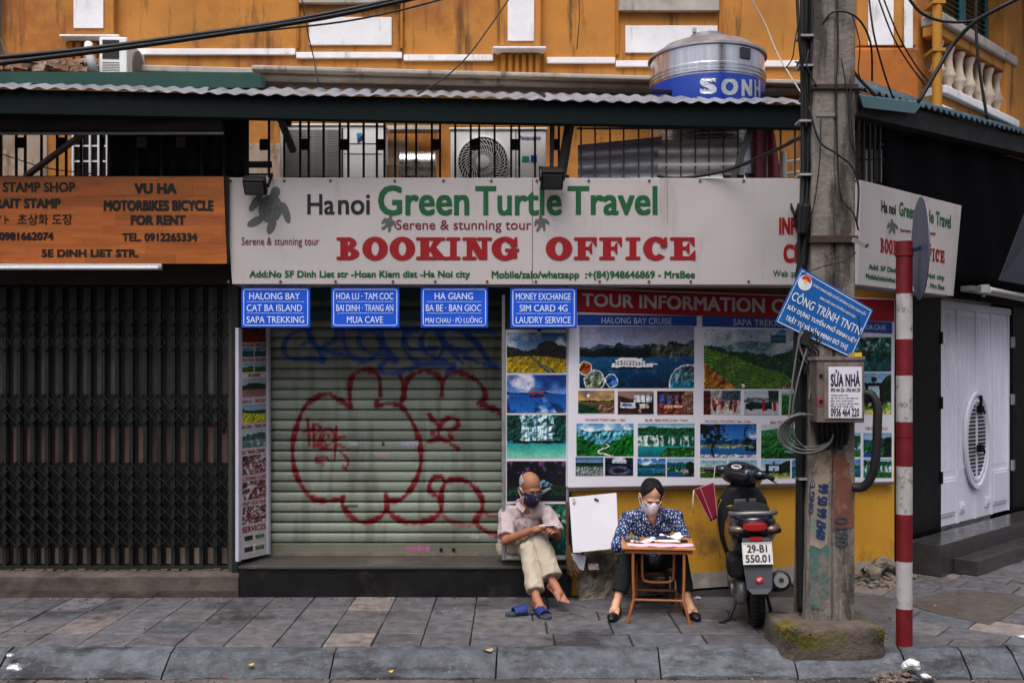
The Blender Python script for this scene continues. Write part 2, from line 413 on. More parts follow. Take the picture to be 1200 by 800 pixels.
# ---------------------------------------------------------------- ground
def ground():
    b = MB(); b.quad((-200, -200, -.16), (200, -200, -.16), (200, 200, -.16), (-200, 200, -.16))
    o = b.build('road', M('asphalt', (66, 62, 60), .85, .25, 3, .7, 120, stain=(40, 37, 36), samt=.6, sscale=1.2, sthr=.52)); struct(o)
    # gutter slabs along the kerb
    b = MB(); x = -8
    while x < 10:
        wd = random.uniform(.9, 1.15); b.box(x, x + wd - .012, 6.02, 6.52, -.2, -.148 + random.uniform(-.003, .003)); x += wd
    o = b.build('gutter', M('gutter_stone', (92, 84, 78), .7, .3, 4, .5, 60, stain=(44, 40, 38), samt=.7, sscale=2, sthr=.5), bevel=.006); struct(o)
    b = MB(); b.box(-14, 22, 6.7, 26, -.17, -.022)
    o = b.build('pavement_bed', M('grout', (44, 41, 41), .95, .3, 12, .5, 80)); struct(o)
    # slabs: one sheet of separate flagstones
    b = MB(); cols = []
    rng = random.Random(3)
    def slab_(pts, z, c):
        n = len(pts); tl = [rng.uniform(-.002, .002) for _ in range(n)]
        top = [(p[0], p[1], z + t) for p, t in zip(pts, tl)]
        cx = sum(p[0] for p in pts) / n; cy = sum(p[1] for p in pts) / n
        ins = [(p[0] + (cx - p[0]) * .018, p[1] + (cy - p[1]) * .018, p[2]) for p in top]
        low = [(p[0], p[1], z - .006) for p in pts]; bot = [(p[0], p[1], -.03) for p in pts]
        b.add(ins + low + bot, [tuple(range(n))] + [(i + n, (i + 1) % n + n, (i + 1) % n, i) for i in range(n)] + [(i + 2 * n, (i + 1) % n + 2 * n, (i + 1) % n + n, i + n) for i in range(n)])
        cols.extend([c] * (3 * n))
    def tone():
        g = rng.gauss(1, .10); r = rng.random()
        base = (95, 93, 97) if r < .55 else ((100, 96, 97) if r < .8 else (89, 91, 98))
        if r > .95: base = (126, 115, 111)
        return lin(base) * max(.7, g)
    ys = [6.78, 7.11, 7.47, 7.81, 8.27]
    for i in range(4):
        x = -9 + (i % 2) * 0.0; j = 0
        while x < 2.45:
            wd = .335
            if x > -.35: wd = .50 + rng.uniform(-.07, .1)
            g = rng.uniform(.002, .006)
            if x > -.2: g += .003
            sh = 0
            slab_([(x + g, ys[i] + g), (x + wd - g, ys[i] + g), (x + wd - g, ys[i + 1] - g), (x + g, ys[i + 1] - g)], rng.uniform(-.003, .002), tone())
            x += wd
    # the corner, laid askew
    ca, sa = math.cos(math.radians(-38)), math.sin(math.radians(-38))
    for i in range(-30, 34):
        for j in range(-30, 34):
            u0, v0 = i * .42 + (j % 2) * .12, j * .36
            q = [(u0 + .006, v0 + .006), (u0 + .414, v0 + .006), (u0 + .414, v0 + .354), (u0 + .006, v0 + .354)]
            P = [(4 + ca * a - sa * c_, 9 + sa * a + ca * c_) for a, c_ in q]
            if max(p[0] for p in P) > 12 or max(p[1] for p in P) > 15: continue
            for ax, lim in ((0, 2.47), (1, 6.80)):          # trim against the other laying and the kerb
                Q = []
                for a_ in range(len(P)):
                    p, q_ = P[a_], P[(a_ + 1) % len(P)]
                    if p[ax] >= lim: Q.append(p)
                    if (p[ax] >= lim) != (q_[ax] >= lim):
                        t = (lim - p[ax]) / (q_[ax] - p[ax]); Q.append((p[0] + (q_[0] - p[0]) * t, p[1] + (q_[1] - p[1]) * t))
                P = Q
                if len(P) < 3: break
            if len(P) < 3: continue
            slab_(P, rng.uniform(-.004, .003), tone())
    b.c = np.array(cols)
    o = b.build('pavement', M('flagstone', (110, 105, 105), .45, .45, 11, .9, 60, attr=True, stain=(34, 31, 32), samt=.75, sscale=1.1, sthr=.53, stain2=(128, 118, 114), s2=(6, .45, .58), bdist=.01, detail=10)); struct(o)
    # strip filling the edge between the two layings
    # kerb: long blue-grey stones with a sloping face
    b = MB(); cols = []
    js = [-9.2, -8.1, -7, -5.9, -4.8, -3.7] + [(px - 600) / 1166.7 * 6.77 for px in (16, 205, 395, 583, 770, 925)] + [2.62, 3.02, 3.36, 3.7, 4.8, 5.9, 7, 8, 9]
    for k in range(len(js) - 1):
        x0, x1 = js[k] + .006, js[k + 1] - .006; n = 10; sk = -.035
        d1, d2 = rng.uniform(-.006, .006), rng.uniform(-.008, .008)
        rows = []
        for (y, z) in ((6.785, -.10), (6.785, .0), (6.70, -.004), (6.545, -.112), (6.525, -.135), (6.525, -.3)):
            row = []
            for i in range(n + 1):
                t = i / n; jit = rng.uniform(-.004, .004) if z > -.2 else 0
                e = .012 if (i in (0, n) and y < 6.77) else 0
                row.append((x0 + (x1 - x0) * t + (6.78 - y) * sk, y + d1 + jit, z + d2 + jit - e))
            rows.append(row)
        b.grid(rows); cols += [lin((88, 90, 97)) * rng.uniform(.82, 1.15)] * (6 * (n + 1))
        for e in (0, n):
            b.add([r[e] for r in rows], [tuple(range(6))]); cols += [lin((60, 60, 66))] * 6
    b.c = np.array(cols)
    o = b.build('kerb', M('kerb_stone', (112, 116, 132), .5, .45, 10, 1, 50, attr=True, stain=(38, 37, 40), samt=.8, sscale=2.6, sthr=.5, sstretch=(1, 3, 3), stain2=(124, 126, 136), s2=(22, .5, .56), bdist=.016, detail=12)); struct(o)
    # sunken utility cover let into the corner paving
    rr = random.Random(8); kk = ((1068, 706), (1085, 699), (1104, 695), (1128, 692), (1160, 693), (1190, 696), (1215, 700), (1196, 713), (1180, 724), (1160, 730), (1130, 726), (1100, 717), (1080, 711))
    q = [gnd(a + rr.uniform(-4, 4), c + rr.uniform(-1.5, 1.5), .004) for a, c in kk]
    b = MB(); b.poly(q, .01, (0, 0, -1))
    o = b.build('pavement_patch', M('rusty_patch', (84, 77, 73), .8, .4, 9, 1, 70, stain=(84, 62, 46), samt=.6, sscale=1.6, sthr=.5, stain2=(40, 34, 30), s2=(5, .7, .55), bdist=.012)); struct(o)
ground()

# ---------------------------------------------------------------- the ochre corner building
bld = thing('corner_building', 'old ochre plastered corner building with white trim above the closed shops', 'building', (0, 9.5, 0))
b = MB()
uR = PU.u(1076)
b.pbox(PU, -6.5, uR, 2.6, 7.2, -.35, 0)
# upper storey returns round the cut corner
c0 = PU.pt(uR, 0); PC2 = Plane((c0.x, c0.y), (1, .97))
b.pbox(PC2, .002, 5.5, 3.9, 7.2, -.35, 0)
b.build('upper_wall', ochre, bld)
b = MB()
b.pbox(PB, 0, 3.195, 0, 2.62, -.3, 0)                     # ochre wall behind the board
b.build('yellow_wall', ochre_low, bld)
b = MB()
b.box(-.085, .497, 8.285, 9.1, 0, 2.6)                    # pier right of the shutter
b.box(-2.36, -2.262, 8.285, 9.1, .0, 2.6)                 # pier left of the shutter
b.box(-7, 2.7, 8.32, 9.2, 2.602, 3.28)                    # lintel behind the signs
b.box(-7, -4.62, 8.285, 9.1, 0, 2.6)
b.build('pier', M('grimy_wall', (62, 58, 54), .9, .25, 4, .4, 40), bld)
b = MB(); b.box(-7, 2.7, 8.29, 9.6, 3.285, 3.36); b.build('balcony_floor', conc, bld)
b = MB(); b.box(-7.5, 8, 9.4, 14, 7.205, 7.4); b.build('roof', conc, bld)  # unseen slab added on top of the building to stop sky light
b = MB(); b.box(-7, 3.4, 9.3, 9.4, 0, 2.6); b.build('inner_wall', dark_room, bld)

# recessed bays, white panels, string course, cornice
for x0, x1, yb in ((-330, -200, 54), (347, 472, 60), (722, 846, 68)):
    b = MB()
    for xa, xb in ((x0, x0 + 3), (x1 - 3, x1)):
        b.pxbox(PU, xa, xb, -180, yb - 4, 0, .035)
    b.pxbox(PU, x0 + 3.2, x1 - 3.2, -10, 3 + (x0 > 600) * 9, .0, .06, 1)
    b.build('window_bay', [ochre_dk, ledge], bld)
def panel(x0, x1, y0, y1, off=.03):
    m = MB(); m.pxbox(PU, x0, x1, y0, y1, 0, off); m.build('white_panel', whitep, bld, bevel=.006)
panel(362, 459, 20, 53, .02); panel(733, 841, 30, 62, .02)
def pilaster(x0, x1, wx0, wx1, ywb, ycap, ybot):
    m = MB()
    m.pxbox(PU, x0, x1, -190, ycap, 0, .09); m.build('pilaster', ochre, bld, bevel=.008)
    m = MB(); m.pxbox(PU, wx0, wx1, -190, ywb, .091, .105); m.build('white_panel', whitep, bld, bevel=.004)
    m = MB(); m.pxbox(PU, x0 - 8, x1 + 6, ycap + .3, ycap + 3, 0, .16); m.pxbox(PU, x0 - 4, x1 + 2, ycap + 3.1, ycap + 6, 0, .12)
    m.build('capital', whitep, bld, bevel=.006)
    m = MB(); n = 6; wd = (x1 - x0) / n
    m.pxbox(PU, x0, x1, ycap + 6.2, ybot, 0, .05)
    for i in range(n):
        m.pxbox(PU, x0 + i * wd + 1.4, x0 + (i + 1) * wd - 1.4, ycap + 9, ybot - .5, .051, .085)
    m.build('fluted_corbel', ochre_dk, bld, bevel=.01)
pilaster(77, 133, 86, 121, 33, 40, 74)
pilaster(586, 634, 595, 626, 48, 54, 88)
pilaster(-160, -105, -150, -115, 24, 30, 66)
for x0, x1, y in ((136, 346, 59), (347, 471, 63), (473, 578, 66), (641, 721, 69), (722, 846, 73), (848, 1010, 73)):
    m = MB(); m.pxbox(PU, x0, x1, y - 2, y + 5.2, 0, .03); m.build('string_course', whitep, bld, bevel=.006)
m = MB()
zc = PU.z(310, 87)
m.pbox(PU, PU.u(300), PU.u(1000), PU.z(600, 99.5), PU.z(600, 94), 0, .26)
m.pbox(PU, PU.u(300), PU.u(1000), PU.z(600, 104.5), PU.z(600, 99.7), 0, .17)
m.pbox(PU, -6.5, PU.u(299.6), PU.z(150, 88), PU.z(150, 80), 0, .12)
m.build('cornice', ledge, bld, bevel=.012)
# broken brick edge at the left end
m = MB(); rng = random.Random(5)
for k in range(60):
    x = rng.uniform(-40, 150); m.obox(PU.hit(x, rng.uniform(72, 84), .10), (rng.uniform(.05, .14), .1, rng.uniform(.02, .05)), (rng.uniform(-.2, .2), rng.uniform(-.2, .2), rng.uniform(-.3, .3)))
m.build('broken_brick', M('old_brick', (138, 104, 84), .95, .4, 8, .6, 40, stain=(190, 176, 164), samt=.6, sscale=6, sthr=.52), bld)
# right-hand corner: pilaster with white strips, ochre block below
m = MB(); m.pxbox(PU, 1005, 1074, -190, 54, 0, .10); m.build('pilaster', ochre, bld, bevel=.01)
m = MB(); m.pxbox(PU, 1018, 1047.5, -190, 53, .101, .118); m.pxbox(PU, 1060, 1070, -190, 57, .101, .118); m.build('white_panel', whitep, bld, bevel=.004)
m = MB(); m.pxbox(PU, 1002, 1078, 55, 140, 0, .15); m.build('corner_block', M('bare_ochre', (176, 104, 46), .95, .2, 3, .7, 30, stain=(104, 62, 36), samt=.8, sscale=2, sthr=.52), bld, bevel=.03)
# worn plaster on the low wall behind the railing, left
for a_, b_, c_ in ((-60, 55, 156), (291, 336, 168), (437, 478, 163)):
    m = MB(); m.pxbox(PU, a_, b_, c_, 216, 0, .012); m.build('worn_plaster', rough_pl, bld)
m = MB(); m.pxbox(PU, 84, 126, 150, 216, 0, .01, 1)
for i in range(5): m.pxbox(PU, 84 + i * 10, 86 + i * 10, 150, 216, .02, .045)
for y in (150, 170, 188, 206): m.pxbox(PU, 84, 126, y, y + 2, .012, .019)
m.build('barred_window', [whitep, dark_room], bld)

# balcony on the cut corner, louvred shutters behind
PBal = Plane((PC2.pt(.45, 0).x + .10, PC2.pt(.45, 0).y - .10), (1, .97))
def bal():
    t = MB(); o = bld
    x0, x1 = 1098, 1180
    u0, u1 = PBal.u(x0), PBal.u(x1)
    zt = PBal.z(1140, 50); zb = PBal.z(1140, 122)
    m = MB(); m.pbox(PBal, u0 - .1, u1 + .05, zt - .06, zt + .05, -.12, .1); m.build('balcony_rail', ledge, o, bevel=.02)
    m = MB(); m.pbox(PBal, u0 - .1, u1, zt - .16, zt - .063, -.1, .06); m.pbox(PBal, u1 - .12, u1, zb + .02, zt - .163, -.1, .05); m.build('balcony_frame', ochre, o, bevel=.01)
    m = MB(); m.pbox(PBal, u0 - .03, u1 + .1, zb - .09, zb, -.14, .10); m.pbox(PBal, u0 - .03, u1 + .06, zb - .27, zb - .19, -.14, .08); m.build('balcony_base', whitep, o, bevel=.015)
    m = MB(); m.pbox(PBal, u0 - .03, u1 + .04, zb - .189, zb - .092, -.14, .05); m.build('balcony_apron', ochre, o, bevel=.01)
    prof = [(.055, 0), (.06, .03), (.04, .05), (.035, .12), (.075, .22), (.085, .26), (.06, .30), (.065, .32), (.05, .36), (.04, .48), (.045, .56), (.06, .62), (.065, .66), (.05, .68)]
    hgt = zt - .165 - zb; k = hgt / .68
    n = 7
    for i in range(n):
        p = PBal.pt(u0 + .06 + (u1 - u0 - .3) * i / (n - 1), zb, -.02)
        m = MB(); m.lathe([(r * .95, z * k) for r, z in prof], p, 14); m.build('baluster', M('baluster_plaster', (206, 190, 172), .85, .12, 8, .3, 60, stain=(140, 120, 100), samt=.5, sscale=6, sthr=.55), o, smooth=True)
bal()
m = MB(); teal = M('teal_shutter', (48, 98, 104), .6, .2, 6, .1, 60)
ua, ub = PC2.u(1090), PC2.u(1153); za, zb_ = PC2.z(1120, 80), 7.1
for s in range(2):
    a = ua + (ub - ua) * s / 2; e = ua + (ub - ua) * (s + 1) / 2
    m.pbox(PC2, a + .005, a + .07, za, zb_, 0, .05); m.pbox(PC2, e - .07, e - .005, za, zb_, 0, .05)
    z = za + .03
    while z < zb_ - .06:
        A = PC2.pt(a + .071, z, .012); B = PC2.pt(e - .071, z, .012); up = Vector((0, 0, .045)) - PC2.n * -.0
        m.add([PC2.pt(a + .071, z, .045), PC2.pt(e - .071, z, .045), PC2.pt(e - .071, z + .045, .005), PC2.pt(a + .071, z + .045, .005)], [(0, 1, 2, 3)])
        z += .055
m.build('louvred_shutter', teal, bld, fix=False)
m = MB(); m.pbox(PC2, PC2.u(1154), PC2.u(1183), 3.9, 7.2, 0.001, .22); m.build('pilaster', ochre, bld, bevel=.01)
m = MB(); m.pbox(PC2, PC2.u(1183.5), PC2.u(1191), 3.9, 7.2, 0.001, .12); m.build('white_panel', whitep, bld)
m = MB(); p = PU.hit(1092, 60, .14); m.tube([(p.x, p.y - .12, 7.1), (p.x, p.y - .12, 4.2)], .045, 12); 
for z in (4.9, 5.35): m.box(p.x - .06, p.x + .06, p.y - .17, p.y + .05, z, z + .03)
m.build('drainpipe', M('ochre_pipe', (176, 122, 40), .7, .1, 6), bld, smooth='auto')

pb2 = thing('pale_building', 'pale lilac grey wall of the neighbouring house at right edge', 'building', (9, 14, 0))
q = PC2.pt(PC2.u(1191.5), 0, .15)
b = MB(); b.box(q.x, q.x + 6, q.y + .3, q.y + 5, 4.0, 7.6)
b.build('wall', M('lilac_wall', (188, 190, 206), .85, .08, 3, .2, 40), pb2)

# ---------------------------------------------------------------- folding gate of the left shop
gate = thing('folding_gate', 'closed dark green folding lattice gate of the left shop', 'gate', (-3.4, 8.36, .2))
GL, GR, G0, G1 = -4.62, -2.365, .245, 2.58
m = MB(); rng = random.Random(11); cols = []
x = GL
while x < GR - .02:
    wd = min(.118, GR - x)
    # slat bands of the curtain behind, in chipped brownish paint, with the dark gaps behind the lattice painted near-black
    for (za, zb, c) in ((G0, .38, (160, 136, 120)), (.38, 1.10, (22, 19, 18)), (1.10, 1.40, (112, 82, 76)), (1.40, 1.68, (38, 34, 34)), (1.68, G1, (88, 80, 80))):
        sh = rng.uniform(.3, .85)
        n0 = len(m.v)
        x0, x1 = x + .028, x + wd - .012
        m.add([(x0, 8.46, za), (x0 + .015, 8.435, za), (x1 - .015, 8.43, za), (x1, 8.46, za), (x0, 8.46, zb), (x0 + .015, 8.435, zb), (x1 - .015, 8.43, zb), (x1, 8.46, zb)], [(0, 1, 5, 4), (1, 2, 6, 5), (2, 3, 7, 6)])
        cols += [lin(c) * sh] * 8
    x += wd
m.box(GL, GR, 8.475, 8.49, .1, G1 + .02); cols += [lin((8, 8, 8))] * 8
m.c = np.array(cols); m.build('slat_curtain', M('gate_slats', (40, 36, 34), .6, .35, 14, .3, 60, attr=True, stain=(150, 140, 134), samt=.45, sscale=9, sthr=.66, stretch=(1, 1, .35)), gate, fix=False)
m = MB(); x = GL; k = 0; gp = M('gate_green', (23, 29, 25), .55, .3, 10, .2, 60, stain=(58, 46, 36), samt=.5, sscale=5, sthr=.58)
xs = []
while x < GR: xs.append(x); x += .118
for i, x in enumerate(xs):
    m.box(x - .011, x + .004, 8.352, 8.372, G0 - .03, G1); m.box(x + .006, x + .021, 8.352, 8.372, G0 - .03, G1)
for zc, hh in ((2.33, .16), (2.12, .16), (1.62, .13), (1.50, .13), (1.06, .12), (.94, .12), (.82, .12), (.70, .12), (.58, .12), (.46, .12)):
    for i in range(len(xs) - 1):
        a, e = xs[i] + .005, xs[i + 1] + .005
        m.bar((a, 8.342, zc - hh / 2), (e, 8.342, zc + hh / 2), .004, .019, up=(0, 1, 0)); m.bar((a, 8.334, zc + hh / 2), (e, 8.334, zc - hh / 2), .004, .019, up=(0, 1, 0))
m.box(GL, GR, 8.34, 8.39, G0 - .035, G0 - .005)
m.build('lattice', gp, gate, fix=False)
m = MB(); m.box(GR - .005, GR + .035, 8.33, 8.40, .2, 2.6); m.box(GR + .04, GR + .095, 8.26, 8.284, .2, 2.6); m.build('gate_post', gp, gate, bevel=.004)
m = MB(); m.box(GR - .06, GR - .03, 8.318, 8.332, 1.35, 1.46); m.lathe([(.012, 0), (.012, -.03)], (GR - .045, 8.318, 1.40), 10, axis='Y'); m.build('lock', black_m, gate)

# doorsteps
m = MB()
n = 40
rows = []
rng = random.Random(2)
for (y, z) in ((8.245, 0), (8.235, .06), (8.24, .17), (8.262, .198), (8.33, .205), (8.5, .207)):
    rows.append([(-6 + 3.735 * i / n, y + rng.uniform(-.006, .006), z + (rng.uniform(-.006, .006) if z > 0 else 0)) for i in range(n + 1)])
m.grid(rows); m.add([r[-1] for r in rows] + [(-2.265, 8.5, 0)], [tuple(range(7))])
ds = m.build('doorstep', M('worn_step', (84, 74, 68), .85, .3, 5, .7, 40, stain=(50, 42, 38), samt=.7, sscale=2, sthr=.5, sstretch=(1, 1, 3), stain2=(130, 116, 106), s2=(8, .5, .64)), fix=False)
m2 = MB()
for k in range(26):
    x = -4.5 + k * .087; m2.box(x, x + rng.uniform(.05, .085), 8.31, 8.36, .2, .2 + rng.uniform(.008, .022))
tag(ds, 'worn grey concrete doorstep under the folding gate', 'step')
m2.build('broken_edge', M('chipped_edge', (96, 74, 62), .9, .3, 6, .5, 40), ds)
m = MB(); m.box(-2.262, .472, 8.25, 9.2, 0, .235); st = m.build('black_step', stone_dk, bevel=.004)
tag(st, 'black polished stone step below the graffiti covered shutter', 'step')
m = MB(); m.box(-2.264, .474, 8.235, 9.2, .2365, .262)
m.build('tread', M('step_tread', (66, 62, 60), .6, .25, 4, .2, 60, stain=(100, 92, 86), samt=.5, sscale=3, sthr=.52), st, bevel=.005)

# plinth under the ochre wall
m = MB(); rows = []; n = 56; from mathutils import noise as mno
for j in range(20):
    t = j / 19; z = .37 * min(1, t * 1.12); o = .17 - .06 * t if t < .88 else .11 * (1 - t) / .12 + .003
    row = []
    for i in range(n + 1):
        p = PB.pt(.0 + .80 * i / n, z, 0); q = mno.noise(p * 9) * .026 + mno.noise(p * 24) * .016
        row.append(PB.pt(.0 + .80 * i / n, z + (q if 0 < t else 0), max(.004, o + q) if t < .99 else .003))
    rows.append(row)
m.grid(rows); m.add([r[-1] for r in rows] + [PB.pt(.80, 0, 0)], [tuple(range(21))])
m.build('plinth', M('rubble_plinth', (112, 102, 90), .95, .35, 9, 1, 25, stain=(60, 50, 42), samt=.7, sscale=4, sthr=.5, stain2=(150, 134, 110), s2=(12, .6, .58), bdist=.015), bld, fix=False)
m = MB(); rows = []; n = 90
for z, o in ((0, .045), (.03, .035), (.07, .02), (.10, .012), (.13, .003)):
    rows.append([PB.pt(.81 + 2.38 * i / n, max(0, z + (.025 * mno.noise(Vector((i * .22, z * 3, 0))) if z else 0)), o + (.01 * mno.noise(Vector((i * .4, z * 9, 4))) if .003 < o else 0)) for i in range(n + 1)])
m.grid(rows); m.build('skirting', conc, bld, fix=False)

# ---------------------------------------------------------------- roller shutter with sprayed drawing
def shutter():
    SH = Plane((-3, 8.72), (1, 0))
    x0, x1, z0, z1 = -2.165, -.087, .262, 2.66
    P = .0895; prof = [(0, -.03), (.11, -.03), (.14, .0), (.35, .006), (.6, .007), (.86, .003), (.91, -.002), (.93, -.03)]
    zs = []; of = []
    z = z0 + .11; k = 0
    zs += [z0, z0 + .03, z0 + .06, z0 + .10]; of += [.012, .012, .012, .012]
    while z < z1:
        for t, o in prof: zs.append(z + t * P); of.append(o)
        z += P
    nx = 300; X = np.linspace(x0, x1, nx); Z = np.array(zs); O = np.array(of)
    XX, ZZ = np.meshgrid(X, Z); YY = 8.72 - O[:, None] + 0 * XX
    px = CX + XX / YY * F; py = CY - (ZZ - H) / YY * F
    rg = np.random.default_rng(4)
    def fbm(f, sd, strx=1):
        r = np.random.default_rng(sd); tot = 0; amp = 1; s_ = 0
        for o in range(5):
            g = r.random((int(40 * f) + 64, int(40 * f) + 64)); u = (XX - x0) * f * strx; v = (ZZ - z0) * f
            i = np.floor(u).astype(int); j = np.floor(v).astype(int); a = u - i; b_ = v - j; a = a * a * (3 - 2 * a); b_ = b_ * b_ * (3 - 2 * b_)
            i = np.clip(i, 0, g.shape[1] - 2); j = np.clip(j, 0, g.shape[0] - 2)
            q = (g[j, i] * (1 - a) + g[j, i + 1] * a) * (1 - b_) + (g[j + 1, i] * (1 - a) + g[j + 1, i + 1] * a) * b_
            tot = tot + amp * q; s_ += amp; amp *= .5; f *= 2
        return tot / s_
    base = np.array(lin((138, 146, 132)))[None, None, :] * (0.86 + .28 * fbm(2.5, 1))[..., None]
    dirt = np.clip((fbm(5, 2, .25) - .5) * 4, 0, 1)[..., None]; base = base * (1 - .45 * dirt) + np.array(lin((92, 78, 58))) * .45 * dirt; drip = np.clip((fbm(1.2, 6, 12) - .53) * 5, 0, 1)[..., None]; base = base * (1 - .4 * drip) + np.array(lin((74, 68, 56))) * .4 * drip
    slat_id = np.floor((ZZ - z0 - .11) / P).astype(int); tone = np.random.default_rng(9).normal(1, .09, 60)
    base *= tone[np.clip(slat_id, 0, 59)][..., None]
    base[:4] = np.array(lin((112, 112, 98)))
    lowd = np.clip((.5 - ZZ) / .3, 0, 1)[..., None]; base = base * (1 - .25 * lowd * dirt)
    R_ = (112, 6, 18); B_ = (12, 70, 150)
    def spline(pts, n=12):
        pts = [np.array(p, float) for p in pts]
        if len(pts) < 3: return pts
        out = []
        for i in range(len(pts) - 1):
            p0 = pts[max(i - 1, 0)]; p1 = pts[i]; p2 = pts[i + 1]; p3 = pts[min(i + 2, len(pts) - 1)]
            for k in range(n):
                t = k / n
                out.append(.5 * ((2 * p1) + (-p0 + p2) * t + (2 * p0 - 5 * p1 + 4 * p2 - p3) * t * t + (-p0 + 3 * p1 - 3 * p2 + p3) * t ** 3))
        out.append(pts[-1]); return out
    strokes = []
    def st(pts, w, c, a=1.0, sm=True): strokes.append((spline(pts) if sm else [np.array(p, float) for p in pts], w * (1.25 if w > 2 else .95), c, a))
    z1_ = lambda L_: [(270 + x / 3.479, 380 + y / 3.479) for x, y in L_]
    z2_ = lambda L_: [(330 + x / 4.444, 500 + y / 4.444) for x, y in L_]
    z3_ = lambda L_: [(320 + x / 4.444, 380 + y / 4.444) for x, y in L_]
    # big bubble outline
    st(z1_([(490, 335), (440, 305), (395, 283), (345, 300), (300, 340), (272, 410), (255, 480), (255, 550), (268, 610), (292, 660), (330, 705), (380, 718), (455, 712)]), 2.9, R_)
    st(z1_([(490, 335), (486, 270), (495, 215), (530, 190), (570, 188), (605, 212), (612, 290)]), 2.9, R_)
    st(z1_([(598, 315), (600, 332), (640, 322), (690, 330), (725, 370), (760, 440), (776, 520), (772, 590), (745, 655), (710, 700), (680, 716), (640, 712), (634, 690)]), 2.9, R_)
    st(z1_([(690, 330), (705, 290), (702, 240), (690, 205)]), 2.6, R_)
    st(z1_([(712, 298), (714, 250), (735, 210), (790, 190), (840, 205), (862, 240), (862, 290)]), 2.9, R_)
    st(z1_([(862, 240), (890, 205), (940, 197), (1000, 225), (1035, 270), (1035, 305), (1010, 322), (1065, 340), (1112, 372)]), 2.9, R_)
    st(z2_([(320, 365), (318, 400), (345, 450), (390, 485), (440, 495), (500, 475), (540, 440), (550, 395), (542, 350)]), 3.0, R_)
    st(z2_([(545, 430), (590, 470), (640, 492), (710, 495), (780, 480), (828, 440), (830, 390), (835, 330), (860, 285), (920, 272), (975, 290), (1020, 335), (1045, 385), (1040, 440), (1010, 490), (1050, 535), (1120, 560)]), 3.0, R_)
    st(z2_([(850, 285), (830, 262), (795, 265), (770, 300), (775, 335), (810, 360), (825, 375)]), 2.8, R_)
    st(z2_([(832, 450), (870, 485), (930, 505), (1000, 505), (1040, 440), (1080, 460), (1135, 465)]), 2.4, R_, .8)
    # small tag inside it
    for L_ in ([(315, 385), (322, 490)], [(298, 440), (345, 425)], [(338, 405), (342, 500)], [(338, 405), (368, 420), (345, 452)], [(402, 455), (388, 440), (375, 470), (400, 490), (425, 460), (405, 425), (372, 440), (365, 485), (395, 510), (430, 500)],
               [(432, 415), (428, 500), (425, 548)], [(470, 455), (425, 475), (480, 510)], [(385, 480), (355, 480), (362, 505), (395, 505)], [(345, 548), (385, 540), (402, 556)], [(352, 560), (378, 568)], [(450, 520), (475, 545), (480, 570), (462, 585)], [(460, 580), (472, 590)]):
        st(z1_(L_), 1.9, (120, 10, 22))
    # second tag
    for L_ in ([(808, 362), (830, 395), (860, 408)], [(850, 470), (850, 420), (880, 385), (920, 385), (928, 410), (900, 430), (860, 425)], [(805, 480), (850, 465), (890, 480), (930, 508)], [(822, 442), (828, 440)], [(895, 455), (902, 462)]):
        st(z1_(L_), 2.5, R_)
    # blue scrawl
    for L_ in ([(190, 20), (90, 55), (55, 120), (90, 175), (200, 180), (270, 185), (215, 110), (180, 30)], [(150, 105), (200, 80), (180, 30), (240, 120), (330, 150), (400, 165)], [(330, 25), (320, 80), (240, 130), (265, 185)], [(360, 25), (370, 100), (410, 165), (480, 190), (550, 150), (560, 90), (520, 40), (460, 40), (450, 100), (520, 150), (620, 160)],
               [(560, 30), (575, 100), (650, 190)], [(690, 25), (675, 110), (740, 190), (830, 195), (885, 130), (870, 50), (810, 30), (770, 80), (800, 150), (900, 190)], [(760, 30), (690, 60), (720, 130), (860, 120)], [(850, 40), (900, 110), (990, 205)], [(870, 40), (960, 30), (1060, 90), (1120, 180), (1155, 215), (1080, 200), (1000, 170)], [(1010, 60), (1080, 130), (1130, 215)], [(900, 100), (980, 140), (1040, 130)],
               [(570, 255), (560, 215), (600, 185), (640, 200)], [(570, 255), (650, 250), (760, 215), (860, 205), (940, 210)], [(905, 250), (940, 225)], [(400, 30), (600, 20), (800, 18), (1000, 30), (1150, 40)]):
        st(z3_(L_), 2.7, B_, .85)
    amtmap = {}
    for pts, wd, c, al in strokes:
        D = np.full(px.shape, 1e9)
        A = np.array(pts)
        bx0, by0 = A.min(0) - 14; bx1, by1 = A.max(0) + 14
        sel = (px > bx0) & (px < bx1) & (py > by0) & (py < by1)
        if not sel.any(): continue
        qx = px[sel]; qy = py[sel]; d = np.full(qx.shape, 1e9); wf = .95 + .28 * np.sin(np.arange(len(A)) * .21 + len(A)) + .12 * np.sin(np.arange(len(A)) * .83)
        for i in range(len(A) - 1):
            a, e = A[i], A[i + 1]; ab = e - a; l2 = (ab ** 2).sum() + 1e-9
            t = np.clip(((qx - a[0]) * ab[0] + (qy - a[1]) * ab[1]) / l2, 0, 1)
            d = np.minimum(d, np.hypot(qx - a[0] - t * ab[0], qy - a[1] - t * ab[1]) / wf[i])
        am = np.clip((wd * .78 - d) / 1.3 + .5, 0, 1) * .95 + .25 * np.exp(-(d / (wd * 1.1)) ** 2)
        am = np.clip(am, 0, 1) * al * (O[:, None] > -.04).repeat(nx, 1)[sel]
        cc = np.array(lin(c)); base[sel] = base[sel] * (1 - am[:, None]) + cc * am[:, None]
    # stickers, key plate
    def rect(x0_, x1_, y0_, y1_, c, noise=0):
        s_ = (px > x0_) & (px < x1_) & (py > y0_) & (py < y1_)
        base[s_] = np.array(lin(c)) * (1 - noise * rg.random(s_.sum())[:, None])
    rect(408, 419, 517, 521, (170, 172, 178), .3); rect(469, 490, 516.5, 522, (176, 172, 196), .4); rect(399, 419, 591, 595, (52, 54, 50), .5); rect(475, 503, 640, 645.5, (190, 110, 150), .4)
